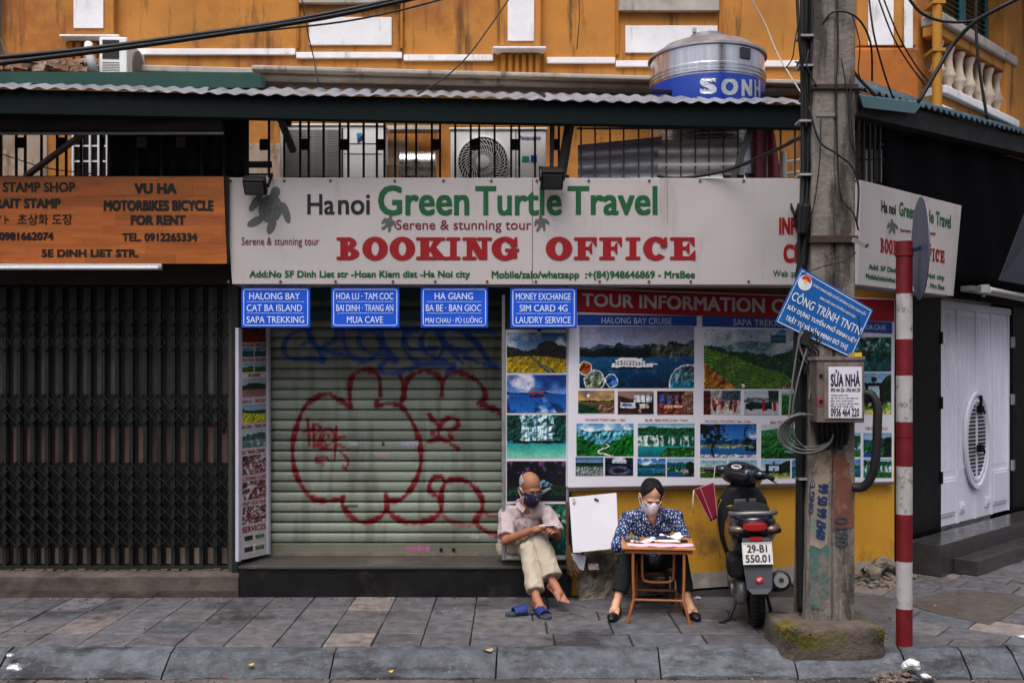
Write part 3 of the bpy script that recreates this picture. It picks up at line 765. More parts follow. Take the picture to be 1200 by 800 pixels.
    rect(551, 561, 627, 631, (170, 168, 160), .4)
    s_ = np.hypot(px - 449, py - 519.5) < 2.2; base[s_] = .01
    s_ = (np.hypot((px - 448) / 8, (py - 533) / 3.5) < 1) & (py < 534); base[s_] = lin((170, 140, 128))
    m = MB(); m.v = [tuple(q) for q in np.stack([XX, YY, ZZ], -1).reshape(-1, 3)]
    R2, C2 = XX.shape
    for i in range(R2 - 1):
        for j in range(C2 - 1):
            m.f.append((i * C2 + j, i * C2 + j + 1, (i + 1) * C2 + j + 1, (i + 1) * C2 + j)); m.m.append(0)
    m.c = base.reshape(-1, 3)
    t = thing('roller_shutter', 'grey green roller shutter sprayed with red bubble outline and blue scrawl', 'shutter', ((x0 + x1) / 2, 8.72, z0))
    m.build('curtain', M('shutter_paint', (140, 146, 132), .55, .08, 12, .12, 90, attr=True), t, smooth='auto', fix=False)
    m = MB(); m.box(x0 - .04, x0 - .002, 8.68, 8.74, z0, z1); m.box(x1 - .002 + .0, x1 + .0, 8.66, 8.74, z0, z1); m.build('guide_rail', M('shutter_rail', (104, 104, 96), .5, .2, 6), t)
    m = MB(); m.box(x0 + .2, x1 - .2, 8.685, 8.704, z0 + .002, z0 + .03); m.build('bottom_bar', M('bar_alu', (120, 108, 92), .5, .25, 8), t)
    m = MB()
    for x in (-.62, -.51): m.lathe([(.014, 0), (.014, -.02)], (x, 8.705, z0 + .055), 8, axis='Y')
    m.build('lock_pin', black_m, t)
    m = MB(); m.box(x0 + .001, x1 - .001, 8.60, 8.66, 2.33, 2.40); m.box(x0 + .001, x1 - .001, 8.55, 8.60, 2.5, 2.6); m.build('housing', M('teal_box', (44, 74, 86), .5, .2, 5), t)
shutter()
# ================================================================ printed pictures (painted with numpy, one small grid per picture)
def vno(h, w_, f, seed, asp=1.0, octs=4):
    r = np.random.default_rng(seed); tot = np.zeros((h, w_)); amp = 1; s_ = 0
    yy, xx = np.mgrid[0:h, 0:w_]; yy = yy / h; xx = xx / h * asp
    for o in range(octs):
        n = int(f * 4) + 8; g = r.random((n, n)); u = xx * f; v = yy * f
        i = np.floor(u).astype(int) % (n - 1); j = np.floor(v).astype(int) % (n - 1); a = u - np.floor(u); b = v - np.floor(v)
        a = a * a * (3 - 2 * a); b = b * b * (3 - 2 * b)
        tot += amp * ((g[j, i] * (1 - a) + g[j, i + 1] * a) * (1 - b) + (g[j + 1, i] * (1 - a) + g[j + 1, i + 1] * a) * b); s_ += amp; amp *= .5; f *= 2
    return tot / s_

class Pic:
    def __init__(s, w_, h, seed):
        s.w = w_; s.h = h; s.sd = seed; s.y, s.x = np.mgrid[0:h, 0:w_]; s.y = s.y / (h - 1); s.x = s.x / (w_ - 1)
        s.c = np.zeros((h, w_, 3)); s.k = 0; s.asp = w_ / h
    def n(s, f, oct=4): s.k += 1; return vno(s.h, s.w, f, s.sd * 31 + s.k, 1, oct)
    def grad(s, top, bot, y0=0, y1=1):
        t = np.clip((s.y - y0) / (y1 - y0), 0, 1)[..., None]; m = ((s.y >= y0) & (s.y <= y1))
        v = np.array(top) * (1 - t) + np.array(bot) * t; s.c[m] = v[m]
    def put(s, m, col, tex=0, f=8, soft=None):
        if tex:
            n_ = s.n(f, 5); q = np.clip(1 + tex * (1.3 * (n_ - .5) + 4.5 * (n_ - np.roll(np.roll(n_, 1, 0), 1, 1)) * s.h / 40 / f * 8), .25, 2)[..., None]
        else: q = np.ones((s.h, s.w, 1))
        v = np.array(col) * q
        if m.dtype == bool: s.c[m] = np.broadcast_to(v, s.c.shape)[m]
        else: s.c = s.c * (1 - m[..., None]) + v * m[..., None]
    def ridge(s, base, amp, f, sharp=1):
        s.k += 1; r = np.random.default_rng(s.sd * 17 + s.k); xs = s.x[0] * s.asp; t = 0; a = 1; tot = 0
        for o in range(5):
            g = r.random(256); u = xs * f + 9; i = np.floor(u).astype(int) % 255; q = u - np.floor(u); q = q * q * (3 - 2 * q)
            t = t + a * (g[i] * (1 - q) + g[i + 1] * q); tot += a; a *= .5; f *= 2
        return base - amp * (t / tot) ** sharp
    def hill(s, base, amp, f, col, tex=.3, tf=10, sharp=1, bottom=1.0):
        rd = s.ridge(base, amp, f, sharp); m = (s.y > rd[None, :]) & (s.y <= bottom); s.put(m, col, tex, tf); return rd
    def clouds(s, col, f=3, th=.5, ymax=.6, k=4):
        m = np.clip((s.n(f) - th) * k, 0, 1) * np.clip((ymax - s.y) * 6, 0, 1); s.put(m, col)
    def circ(s, cx, cy, r): return np.hypot((s.x - cx) * s.asp, s.y - cy) < r
    def rect(s, x0, x1, y0, y1): return (s.x > x0) & (s.x < x1) & (s.y > y0) & (s.y < y1)

def paint(kind, w_, h, seed):
    p = Pic(w_, h, seed)
    if kind == 'bay':
        p.grad((120, 126, 160), (176, 184, 204), 0, .5); p.clouds((150, 150, 176), 3, .5, .5)
        p.hill(.42, .26, 3.2, (62, 86, 104), .3, 20); p.hill(.47, .30, 4.6, (30, 52, 58), .5, 24); p.hill(.50, .2, 6, (20, 38, 38), .6, 24)
        m = (p.x > .62) & (p.y > p.ridge(.42, .34, 2.0)[None, :]) & (p.y < .56); p.put(m, (74, 84, 70), .6, 14)
        p.grad((36, 92, 140), (14, 48, 72), .5, 1); p.put(np.clip((p.n(14) - .5) * 1.4, 0, .4) * (p.y > .5), (70, 130, 160))
        for (x0, x1, y0, y1, c) in ((.28, .64, .60, .66, (236, 236, 236)), (.30, .58, .55, .60, (226, 226, 232)), (.34, .55, .51, .55, (240, 240, 240))): p.put(p.rect(x0, x1, y0, y1), c)
        p.put(p.rect(.64, .68, .60, .62), (230, 230, 230))
        for y in (.575, .625):
            for i in range(11): p.put(p.rect(.30 + i * .027, .314 + i * .027, y - .012, y + .012), (60, 60, 70))
        p.put(p.rect(.29, .63, .66, .69), (30, 44, 60))
        for cx, cy, r, c in ((.05, .68, .11, (150, 70, 30)), (.13, .88, .17, (120, 130, 110)), (.28, .88, .11, (40, 90, 150))):
            p.put(p.circ(cx, cy, r), (226, 226, 226)); m = p.circ(cx, cy, r - .012); p.put(m, c, .7, 12)
        p.put(p.circ(.95, .94, .32), (220, 220, 220)); p.put(p.circ(.95, .94, .305), (70, 100, 110), .9, 10); p.put(p.circ(.95, .94, .305) & (p.y > .9), (40, 120, 150), .5, 14)
    elif kind == 'terrace':
        p.grad((150, 170, 190), (200, 214, 216), 0, .5); p.clouds((226, 230, 234), 2.5, .45, .5)
        p.hill(.38, .26, 1.3, (104, 134, 150), .2); p.clouds((214, 222, 226), 2, .5, .7, 3); p.hill(.52, .34, 1.8, (36, 78, 50), .5, 14)
        rd = .30 + .62 * p.x + .1 * (p.n(2) - .5); m = p.y > rd; p.put(m, (58, 120, 34), .35, 8)
        st = np.sin((p.y * 1.25 + .5 * (p.x - .2) ** 2 + .16 * p.n(3)) * 150); p.put(m & (st > .35), (22, 62, 22), .3)
        p.put(m & (st < -.75), (140, 176, 70), .2); q = (p.y > .55 + 1.5 * p.x); p.put(q, (150, 96, 40), .5, 10)
        p.put((p.y > 1.25 - .42 * p.x), (104, 92, 70), .8, 18); p.put(p.y > 1.32 - .38 * p.x, (60, 56, 50), .9, 20)
        p.put(np.clip(p.n(9) - .66, 0, 1) * 3, (20, 60, 34)); p.put(p.circ(.35, .94, .03), (236, 236, 230))
    elif kind == 'valley':
        p.grad((90, 150, 196), (170, 205, 220), 0, .5); p.clouds((240, 244, 250), 4, .46, .55)
        rd = p.ridge(.3, .22, 2.5); m = p.y > rd[None, :]; p.put(m, (70, 132, 150), .9, 9)
        m = p.y > (.35 + .75 * p.x + .1 * (p.n(4) - .5)); p.put(m, (22, 92, 44), .7, 10)
        m = p.y > (1.02 - .72 * p.x + .1 * (p.n(4) - .5)); p.put(m, (30, 106, 40), .6, 10)
        for k in range(40):
            t = k / 39; p.put(p.circ(.42 + .12 * math.sin(t * 7) + .12 * t, .60 + .4 * t, .012 + .016 * t), (220, 224, 214))
    elif kind == 'fall':
        p.put(p.y >= 0, (24, 78, 54), .8, 9); p.grad((110, 160, 190), (160, 196, 200), 0, .12); p.hill(.2, .16, 2.5, (24, 88, 60), .6, 14)
        s2 = np.interp(p.x + .02 * p.n(5), np.linspace(0, 1.1, 44), np.random.default_rng(seed).random(44)); p.put(np.clip((s2 * .6 + p.n(9) * .8 - .68) * 5, 0, .95) * ((p.y > .30 + .16 * p.n(4)) & (p.y < .69)), (222, 232, 238), .3, 20)
        p.put(np.clip((p.n(7) - .55) * 5, 0, .8) * p.rect(.1, .95, .3, .68), (30, 80, 90))
        p.grad((40, 150, 150), (20, 110, 124), .68, 1); m = (p.y > .72) & (p.x > .55 - .5 * (p.y - .7) + .2 * (p.n(4) - .5)); p.put(m, (44, 96, 40), .8, 14)
    elif kind == 'lake':
        p.grad((40, 100, 176), (150, 190, 220), 0, .5); p.clouds((236, 240, 246), 3.5, .5, .45)
        p.hill(.45, .2, 2, (44, 92, 110), .4); p.hill(.55, .24, 3, (26, 82, 44), .7, 14); p.grad((36, 110, 160), (18, 64, 96), .55, 1); p.put(np.clip((p.n(12) - .5) * 2, 0, .5) * (p.y > .55), (130, 180, 210))
        p.put((p.y > .86 + .2 * (p.n(4) - .5)), (34, 80, 36), .8, 14)
    elif kind == 'cliff':
        p.grad((60, 130, 190), (110, 170, 200), 0, .3); p.put(p.y >= 0, (36, 110, 150), .5, 6)
        v = p.n(10); stv = vno(p.h, p.w * 1, 4, seed + 77); s2 = np.interp(p.x, np.linspace(0, 1, 60), np.random.default_rng(seed).random(60))
        m = (p.x > .12) & (p.x < .8) & (p.y < .62); p.put(m, (150, 190, 206), .9, 12); p.put(np.clip((s2 - .45) * 2.5, 0, .85) * m, (52, 100, 130)); p.put(np.clip((p.n(9) - .55) * 5, 0, .9) * (p.y < .62), (18, 68, 60))
        p.put((p.x < .2 + .2 * (p.n(3) - .5)) & (p.y < .6), (14, 66, 60), .7, 10); p.put((p.x > .78 + .2 * (p.n(3) - .5)) & (p.y < .62), (16, 76, 70), .7, 10)
        p.put(p.rect(.1, .92, .60, .68), (10, 30, 36), .6, 14); p.grad((40, 150, 146), (120, 196, 170), .67, 1)
    elif kind == 'field':
        p.grad((44, 96, 158), (150, 180, 205), 0, .5); p.clouds((214, 220, 226), 3, .46, .5)
        p.hill(.52, .26, 2.2, (36, 44, 40), .6, 14); m = (p.x > .5) & (p.y > (.18 + 2.2 * (p.x - .70) ** 2 * 2 + .1 * (p.n(5) - .5))) & (p.y < .62); p.put(m, (38, 42, 36), .6, 12)
        rd = .62 - .04 * np.sin(p.x * 4); p.put(p.y > rd, (176, 146, 22), .35, 14); p.put(np.abs(p.x - (.42 + .9 * (p.y - .62) ** 1.0)) < .02 + .14 * (p.y - .6), (60, 50, 36)); m = (p.y > .62); p.put(m & (np.abs(p.x - (.42 + .9 * (p.y - .62))) < .01 + .05 * (p.y - .6)), (120, 130, 140))
    elif kind == 'temple':
        p.grad((30, 84, 170), (110, 150, 200), 0, .5); p.clouds((224, 214, 226), 2.2, .48, .5)
        p.put(np.clip((p.n(2) - .45) * 4, 0, .8) * (p.y < .42), (24, 60, 130)); p.hill(.52, .1, 4, (18, 44, 60), .6)
        for k in range(5): p.put(p.rect(.34 + .02 * k, .66 - .02 * k, .46 - .028 * k, .475 - .028 * k), (60, 26, 30))
        p.put(p.rect(.38, .62, .45, .49), (150, 40, 30), .5, 20); p.grad((24, 80, 160), (40, 110, 190), .5, 1)
        p.put(np.clip((p.n(3) - .5) * 5, 0, .9) * (p.y > .55), (176, 196, 226)); p.put(np.clip((p.n(5) - .52) * 5, 0, .9) * (p.y > .5), (14, 52, 100)); p.put(p.rect(.38, .62, .52, .6), (60, 36, 60), .5, 14)
    elif kind == 'night':
        p.put(p.y >= 0, (14, 22, 40), .5, 5); p.put(np.clip((p.n(10) - .55) * 6, 0, 1) * (p.y < .3), (110, 70, 120)); m = p.y > (.45 + .9 * np.abs(p.x - .62) + .1 * (p.n(5) - .5)); p.put(m, (80, 110, 130), .8, 12)
        p.put(p.y > .62 + .1 * (p.n(5) - .5), (24, 52, 40), .9, 12); p.grad((14, 44, 54), (10, 30, 40), .85, 1)
    elif kind == 'forest':
        p.put(p.y >= 0, (20, 70, 62), .9, 7); p.put(np.clip((p.n(6) - .55) * 4, 0, .9), (60, 130, 90)); p.put(np.clip((p.n(9) - .58) * 6, 0, .9) * (p.y < .4), (170, 200, 200)); p.grad((20, 96, 100), (14, 62, 74), .72, 1); p.put(np.clip((p.n(12) - .52) * 3, 0, .6) * (p.y > .72), (60, 150, 150))
    elif kind == 'sunset':
        p.grad((176, 140, 90), (226, 170, 90), 0, .45); p.clouds((120, 110, 110), 3, .48, .45); p.put(p.circ(.28, .22, .07), (255, 236, 190)); p.hill(.5, .14, 3, (50, 56, 46), .4); p.grad((110, 100, 70), (30, 60, 50), .5, 1)
        p.put(p.rect(.55, 1, .6, 1), (120, 90, 70), .8, 10); p.put((p.x < .5) & (p.y > .55 + .5 * p.x), (24, 70, 44), .6)
    elif kind == 'cabin':
        p.put(p.y >= 0, (64, 46, 48), .4, 4); p.put(p.y < .35 - .4 * np.abs(p.x - .4), (150, 120, 110)); p.put(p.rect(.45, .95, .18, .5), (196, 206, 220), .3); 
        for k in range(4): p.put(p.rect(.5 + .13 * k, .52 + .13 * k, .15, .52), (40, 28, 30))
        p.put(p.rect(.08, .5, .5, .72), (206, 206, 214), .2); p.put(p.rect(.1, .4, .55, .66), (80, 110, 170), .4); p.put(p.rect(.6, .85, .55, .75), (190, 180, 180), .4); p.put(p.circ(.62, .85, .07), (220, 120, 130))
    elif kind == 'bus':
        p.put(p.y >= 0, (70, 46, 40), .6, 5); 
        for k in range(4): p.put(p.rect(.08 + .2 * k, .2 + .2 * k, .15, .6), (60 + 30 * k, 90, 170 - 30 * k), .5)
        p.put((p.y > .55), (120, 60, 50), .9, 12); p.put(p.rect(.2, .7, .6, .72), (220, 170, 150), .5, 12); p.put(p.rect(.75, 1, 0, .9), (120, 96, 80), .6, 8)
    elif kind == 'van':
        p.grad((190, 200, 214), (180, 186, 196), 0, .45); p.hill(.42, .2, 3, (70, 100, 84), .5); p.grad((196, 196, 204), (176, 176, 186), .5, 1)
        m = (p.y > .42 + .25 * np.maximum(.3 - p.x, 0) * 2) & p.rect(.04, .8, .3, .76); p.put(m & ((p.y > .48) | (p.x > .22)), (30, 44, 52), .3); p.put(p.rect(.25, .72, .36, .48), (120, 140, 160), .3); p.put(p.circ(.2, .74, .09) | p.circ(.62, .74, .09), (20, 20, 24))
        p.put(p.rect(.53, .6, .35, .85) | p.rect(.84, .93, .42, .85), (180, 24, 30)); p.put(p.y > .98, (120, 120, 120)); p.put((p.y < .42 - .35 * (p.x - .65)) & (p.x > .7), (40, 50, 50), .5)
    elif kind == 'crowd':
        p.put(p.y >= 0, (150, 140, 140), .5, 8); p.put(p.y > .6, (190, 180, 176), .2); r = np.random.default_rng(seed)
        p.put(p.x < .2, (90, 40, 36), .5); p.put((p.y < .4) & (p.x > .5), (60, 80, 90), .8, 12)
        for k in range(16):
            x, y = r.uniform(.2, .9), r.uniform(.3, .75); c = [(170, 30, 40), (150, 24, 34), (40, 34, 40), (200, 150, 130)][k % 4]; p.put(p.rect(x - .035, x + .035, y, y + .22), c, .4); p.put(p.circ(x, y, .04), (150, 100, 80) if k % 2 else (180, 40, 44))
    elif kind == 'tree':
        p.grad((26, 90, 170), (70, 140, 200), 0, .6); p.clouds((236, 240, 248), 2.6, .5, .55); p.hill(.58, .2, 2, (30, 70, 110), .4); p.hill(.66, .08, 4, (120, 130, 110), .5); p.grad((40, 110, 170), (30, 90, 150), .72, .92); p.put(p.y > .9, (170, 180, 186), .4)
        d = np.abs(p.x - .27 - .06 * np.sin(p.y * 6)); p.put(d < .02, (18, 26, 22)); q = np.clip((p.n(8) - .47) * 8, 0, 1) * ((np.hypot((p.x - .25) * 1.2, p.y - .2) < .38) | ((p.x > .78) & (p.y < .8))); p.put(q, (14, 32, 24))
    elif kind == 'grass':
        p.grad((120, 170, 200), (190, 206, 206), 0, .4); p.hill(.5, .2, 2, (40, 90, 90), .5); p.grad((96, 136, 50), (54, 96, 30), .5, 1); p.put(np.clip(p.n(10) - .5, 0, 1), (30, 70, 24))
    elif kind == 'hillgreen':
        p.grad((190, 210, 206), (170, 196, 180), 0, .3); p.hill(.24, .2, 2, (60, 120, 80), .5); p.hill(.45, .3, 2, (36, 104, 44), .6, 12); m = (np.hypot((p.x - .95), p.y - 1.05) < .65 + .2 * (p.n(3) - .5)); p.put(m, (90, 140, 130), .4); p.put((p.y > .85 + .2 * (p.n(4) - .5)), (28, 80, 34), .7, 12)
    elif kind == 'cave':
        p.put(p.y >= 0, (36, 44, 60), .7, 6); p.put((np.hypot((p.x - .5) * 1.3, p.y - .25) < .33) & (p.y < .3), (200, 214, 226), .4, 12); p.put(np.hypot((p.x - .5), (p.y - .72) * 1.6) < .4, (90, 90, 110), .4); p.put(np.hypot((p.x - .5), (p.y - .72) * 1.6) < .22, (40, 40, 60), .3)
    elif kind == 'flowers':
        p.grad((60, 100, 150), (120, 150, 180), 0, .3); p.hill(.45, .2, 3, (24, 60, 50), .6); p.put(p.y > .5, (110, 120, 120), .9, 16)
    elif kind == 'gate':
        p.grad((120, 170, 210), (190, 210, 214), 0, .6); p.put((np.hypot((p.x - 1), p.y - .4) < .35), (24, 54, 34), .8, 12); p.put(p.y > .72, (110, 140, 70), .7, 14)
        p.put(p.rect(.15, .27, .3, .8) | p.rect(.62, .74, .3, .8) | p.rect(.12, .77, .24, .32), (40, 36, 36)); p.put(p.circ(.44, .16, .07), (50, 46, 46)); p.put(p.rect(.41, .47, .45, .75), (80, 90, 100)); p.put(p.y > .9, (200, 190, 90), .6, 20)
    elif kind == 'boats':
        p.grad((120, 160, 200), (170, 190, 210), 0, .3); p.hill(.4, .3, 2.4, (30, 90, 100), .5); p.put((p.y > .5), (30, 96, 60), .8, 8); p.put((p.x > .7) & (p.y > .15 + .6 * np.abs(p.x - .85)), (20, 50, 40), .6); p.put(np.clip((p.n(6) - .6) * 6, 0, 1) * (p.y > .5), (190, 150, 180)); p.put((p.y > .85) & (p.x < .5), (30, 80, 170))
    elif kind == 'food':
        p.put(p.y >= 0, (130, 96, 110), 1.2, 8); p.put(np.clip((p.n(7) - .5) * 6, 0, 1), (210, 200, 204)); p.put(np.clip((p.n(7) - .56) * 6, 0, 1), (150, 50, 40)); p.put(np.clip((p.n(9) - .56) * 6, 0, 1), (50, 30, 50))
    elif kind == 'red':
        p.put(p.y >= 0, (110, 30, 26), 1.0, 8); p.put(np.clip((p.n(9) - .6) * 6, 0, 1), (190, 110, 70))
    elif kind == 'pink':
        p.grad((150, 170, 190), (200, 190, 190), 0, .5); p.hill(.45, .3, 2, (50, 62, 60), .5); p.grad((150, 110, 110), (170, 120, 120), .6, 1)
    elif kind == 'yellow':
        p.grad((120, 160, 200), (160, 180, 190), 0, .3); p.hill(.4, .3, 2, (40, 80, 90), .5); p.put(p.y > .5 + .2 * (p.n(3) - .5), (190, 190, 50), .4)
    elif kind == 'mist':
        p.grad((160, 180, 190), (180, 196, 200), 0, .5); p.hill(.5, .4, 3, (70, 100, 104), .5); p.grad((110, 140, 140), (90, 110, 110), .6, 1); p.put(np.clip((p.n(6) - .55) * 5, 0, 1) * (p.y > .6), (190, 196, 196))
    elif kind == 'docs':
        p.put(p.y >= 0, (206, 200, 196), .1); p.put(p.rect(.08, .45, .2, .8), (50, 50, 60), .8, 8); p.put(p.rect(.55, .95, .3, .8), (90, 120, 90), .8, 8)
    g = (p.n(30, 2) - .5)[..., None] * 22
    c = 122 + (p.c - 128) * 1.2 + g              # ragged edges and grain of a real print
    dx = ((p.n(7, 3) - .5) * .04 + (p.n(20, 2) - .5) * .025) * min(p.w, p.h); dy = ((p.n(7, 3) - .5) * .04 + (p.n(20, 2) - .5) * .025) * min(p.w, p.h)
    jj, ii = np.mgrid[0:p.h, 0:p.w]; c = c[np.clip(jj + dy, 0, p.h - 1).round().astype(int), np.clip(ii + dx, 0, p.w - 1).round().astype(int)]
    c = c * (.86 + .28 * p.n(34, 3))[..., None] * (.92 + .16 * p.n(5, 2))[..., None]
    g_ = c.mean(2, keepdims=True); c = g_ + (c - g_) * .86
    return np.clip(c, 4, 248)

print_m = M('printed_picture', (128, 128, 128), .35, .02, 3, attr=True, spec=.4)
def picture(name, kind, quad, fn, parent, seed, res=1.75):
    """quad: TL, TR, BR, BL in photo pixels"""
    TL, TR, BR, BL = [np.array(q, float) for q in quad]
    w_ = max(10, int(np.hypot(*(TR - TL)) * res)); h = max(8, int(np.hypot(*(BL - TL)) * res))
    c = paint(kind, w_, h, seed)
    m = MB(); rows = []
    for j in range(h):
        t = j / (h - 1); a = TL * (1 - t) + BL * t; b = TR * (1 - t) + BR * t
        rows.append([fn(*(a * (1 - i / (w_ - 1)) + b * i / (w_ - 1))) for i in range(w_)])
    m.grid(rows); m.c = lin(c.reshape(-1, 3)) * .92
    return m.build(name, print_m, parent, fix=False)

# ---------------------------------------------------------------- paints
sign_white = M('sign_white', (180, 172, 171), .45, .05, 2, .05, 8, stain=(134, 122, 116), samt=.4, sscale=1.6, sthr=.56, sstretch=(1.5, 1.5, .35))
p_green = M('paint_green', (10, 82, 42), .5, .05); p_red = M('paint_red', (138, 6, 16), .5, .05); p_black = M('paint_black', (20, 20, 24), .5, .05); p_maroon = M('paint_maroon', (110, 16, 34), .5, .05)
p_grey = M('turtle_grey', (84, 86, 84), .5, .15, 20); p_lgrey = M('turtle_line', (120, 122, 120), .5, .1)
blue_s = M('sign_blue', (24, 84, 212), .35, .04, 4, stain=(40, 80, 160), samt=.3, sscale=5); blue_w = M('sign_pale_letter', (206, 222, 250), .4, .03)
cap_red = M('caption_red', (170, 40, 60), .6, .05)
alu = M('aluminium', (168, 164, 164), .35, .1, 8, metal=.7)

def on(P, off): return lambda px, py, d=0.0: P.hit(px, py, off + d)
def board(name, P, quad, depth, mat, parent, off=0.0, bevel=.004):
    m = MB(); A = [P.hit(x, y, off) for x, y in quad]; bk = P.n * -depth
    m.hexa([A[3], A[2], A[2] + bk, A[3] + bk, A[0], A[1], A[1] + bk, A[0] + bk])
    return m.build(name, mat, parent, bevel=bevel)
def rule(mb, fn, x0, y0, x1, y1, t=1.0, m=0):
    dx, dy = x1 - x0, y1 - y0; l = math.hypot(dx, dy); nx, ny = -dy / l * t / 2, dx / l * t / 2
    mb.add([fn(x0 + nx, y0 + ny), fn(x0 - nx, y0 - ny), fn(x1 - nx, y1 - ny), fn(x1 + nx, y1 + ny)], [(0, 1, 2, 3)], m)
def turtle(name, fn, cx, cy, r, parent, mx=1.0, rot=12, shx=0.0):
    m = MB(); ca, sa = math.cos(math.radians(rot)), math.sin(math.radians(rot))
    def E(x, y, rx, ry, a, d, mi=0, n=20):
        c2, s2 = math.cos(math.radians(a)), math.sin(math.radians(a)); P = []
        for k in range(n):
            t = 2 * math.pi * k / n; u, v = rx * math.cos(t), ry * math.sin(t); u, v = x + u * c2 - v * s2, y + u * s2 + v * c2
            u, v = u * ca - v * sa, u * sa + v * ca
            P.append(fn(cx + (u * r) * mx, cy + v * r + u * r * mx * shx, d))
        m.add(P, [tuple(range(n))], mi)
    E(0, 0, .95, 1.12, 0, 0); E(.1, -1.35, .38, .45, 10, .0005); E(1.25, .05, .3, .85, -28, .0010); E(-1.25, -.25, .3, .85, 25, .0015); E(-.95, 1.2, .75, .3, -40, .0020); E(.35, 1.35, .3, .62, 12, .0025)
    if r > 8:
        for (x, y) in ((0, 0), (.42, -.35), (-.42, -.35), (.42, .35), (-.42, .35), (0, -.72), (0, .72)):
            E(x, y, .27, .3, 0, .004, 1, 6); E(x, y, .22, .25, 0, .0045, 0, 6)
    m.build(name, [p_grey, p_lgrey], parent, fix=False)

# ---------------------------------------------------------------- long white sign
ms = thing('shop_sign', 'long white sign of the travel booking office across the shop front', 'sign', (.4, 8.1, 2.6))
board('panel', PS, ((263, 208), (1006, 209), (1004, 334), (272, 333)), .27, sign_white, ms)
f3 = on(PS, .003)
m = MB(); rule(m, on(PS, .002), 624, 209, 624, 333, .9); rule(m, on(PS, .002), 782, 210, 782, 262, .4); m.build('panel_seam', M('seam', (96, 90, 90), .7), ms)
m = MB(); letters(m, 'Ha', f3, 360, 392, 227.5, 251.5, bold=.02); letters(m, 'noi', f3, 396, 433.5, 228, 251.5, bold=.02); m.build('lettering', p_black, ms, fix=False)
m = MB(); letters(m, 'Green', f3, 443, 550, 217, 252.5, bold=.026); letters(m, 'Turtle', f3, 557, 658.5, 218, 252.5, bold=.026); letters(m, 'Travel', f3, 665, 770.5, 218, 252, bold=.026)
letters(m, 'Add:No 5F Dinh Liet str -Hoan Kiem dist -Ha Noi city', f3, 292, 551, 317, 327.5, bold=.038); letters(m, 'Mobile/zalo/whatsapp  :+(84)948646869 - MrsBee', f3, 576, 814.5, 317.3, 328.5, bold=.038)
letters(m, 'Web :pc', f3, 906, 936, 316.5, 326.5, bold=.02); m.build('lettering', p_green, ms, fix=False)
m = MB(); letters(m, 'Serene & stunning tour', f3, 464, 622.7, 257.5, 272.5, bold=.006); letters(m, 'Serene & stunning tour', f3, 283, 374, 278, 289.8, bold=.006); m.build('lettering', p_maroon, ms, fix=False)
m = MB(); slab_letters(m, 'BOOKING', f3, 395.5, 607, 278, 304.5); slab_letters(m, 'OFFICE', f3, 640, 814.5, 278, 304.5)
letters(m, 'INFORMATION', f3, 913, 1002, 254.5, 275, bold=.055); letters(m, 'CENTER', f3, 918, 984, 286, 308, bold=.055); m.build('lettering', p_red, ms, fix=False)
turtle('turtle_emblem', f3, 317, 244.5, 14.8, ms); turtle('turtle_emblem', f3, 456, 261, 5.2, ms, rot=10); turtle('turtle_emblem', f3, 634.5, 260.5, 5.2, ms, rot=-12)
m = MB(); r_ = random.Random(4)
for x in range(275, 1000, 60):
    for y in (212, 330): m.lathe([(.012, 0), (.012, -.004)], PS.hit(x + r_.uniform(-9, 9), y, .001), 8, axis='Y')
m.build('screw', M('rusty_screw', (90, 64, 54), .6, .2, 20), ms)

cs = thing('shop_sign', 'smaller white sign of the same office turned round the corner behind the striped post', 'sign', (3.4, 8.6, 2.6))
board('panel', PCS, ((1009, 211), (1127, 241), (1117.5, 347), (1004.8, 333.5)), .10, sign_white, cs)
m = MB(); A = PCS.hit(1117, 347, -.102); B = PCS.hit(1005, 333.7, -.102); 
m.hexa([B, A, A - PCS.n * .25, B - PCS.n * .25, B + Vector((0, 0, .04)), A + Vector((0, 0, .04)), A - PCS.n * .25 + Vector((0, 0, .04)), B - PCS.n * .25 + Vector((0, 0, .04))]); m.build('soffit', M('soffit_grey', (150, 142, 138), .8, .15, 5), cs)
g3 = on(PCS, .003)
def q4(mb, s, TL, TR, BR, BL, bold=.04, fn=g3): letters(mb, s, fn, 0, 0, 0, 0, quad=(TL, TR, BR, BL), bold=bold)
m = MB(); q4(m, 'Ha noi', (1033, 234.5), (1050, 239.5), (1050, 252), (1033, 248.5)); m.build('lettering', p_black, cs, fix=False)
m = MB(); q4(m, 'Green', (1054, 236), (1072.5, 241), (1072.5, 257), (1054, 252.5), .03); q4(m, 'Turtle', (1074.5, 242), (1094.5, 247), (1094.5, 262), (1074.5, 257), .03); q4(m, 'Travel', (1097, 247.5), (1114.5, 252), (1114.5, 268), (1097, 264), .03)
q4(m, 'Add: 5F Dinh Liet str . Ha Noi city', (1018, 309), (1107, 322.5), (1107, 330), (1018, 317)); q4(m, 'Mobile/zalo/what sapp 0948646869 . Mrs Bee', (1015, 320), (1107, 334), (1107, 341.5), (1015, 328)); m.build('lettering', p_green, cs, fix=False)
m = MB(); q4(m, 'Serene & stunning tour', (1055, 267.5), (1097, 271.5), (1097, 277), (1055, 272.5)); m.build('lettering', p_maroon, cs, fix=False)
m = MB()
gq = lambda x, y, d=0.0: g3(x, 278.5 + (x - 1032) * .205 + (y) * (16.8 - (x - 1032) * .038), d)
slab_letters(m, 'BOOKING', gq, 1032, 1066, 0, 1); slab_letters(m, 'OFFICE', gq, 1076, 1107, 0, 1); m.build('lettering', p_red, cs, fix=False)
turtle('turtle_emblem', g3, 1046, 265, 4.6, cs, .8, rot=-12, shx=.2)

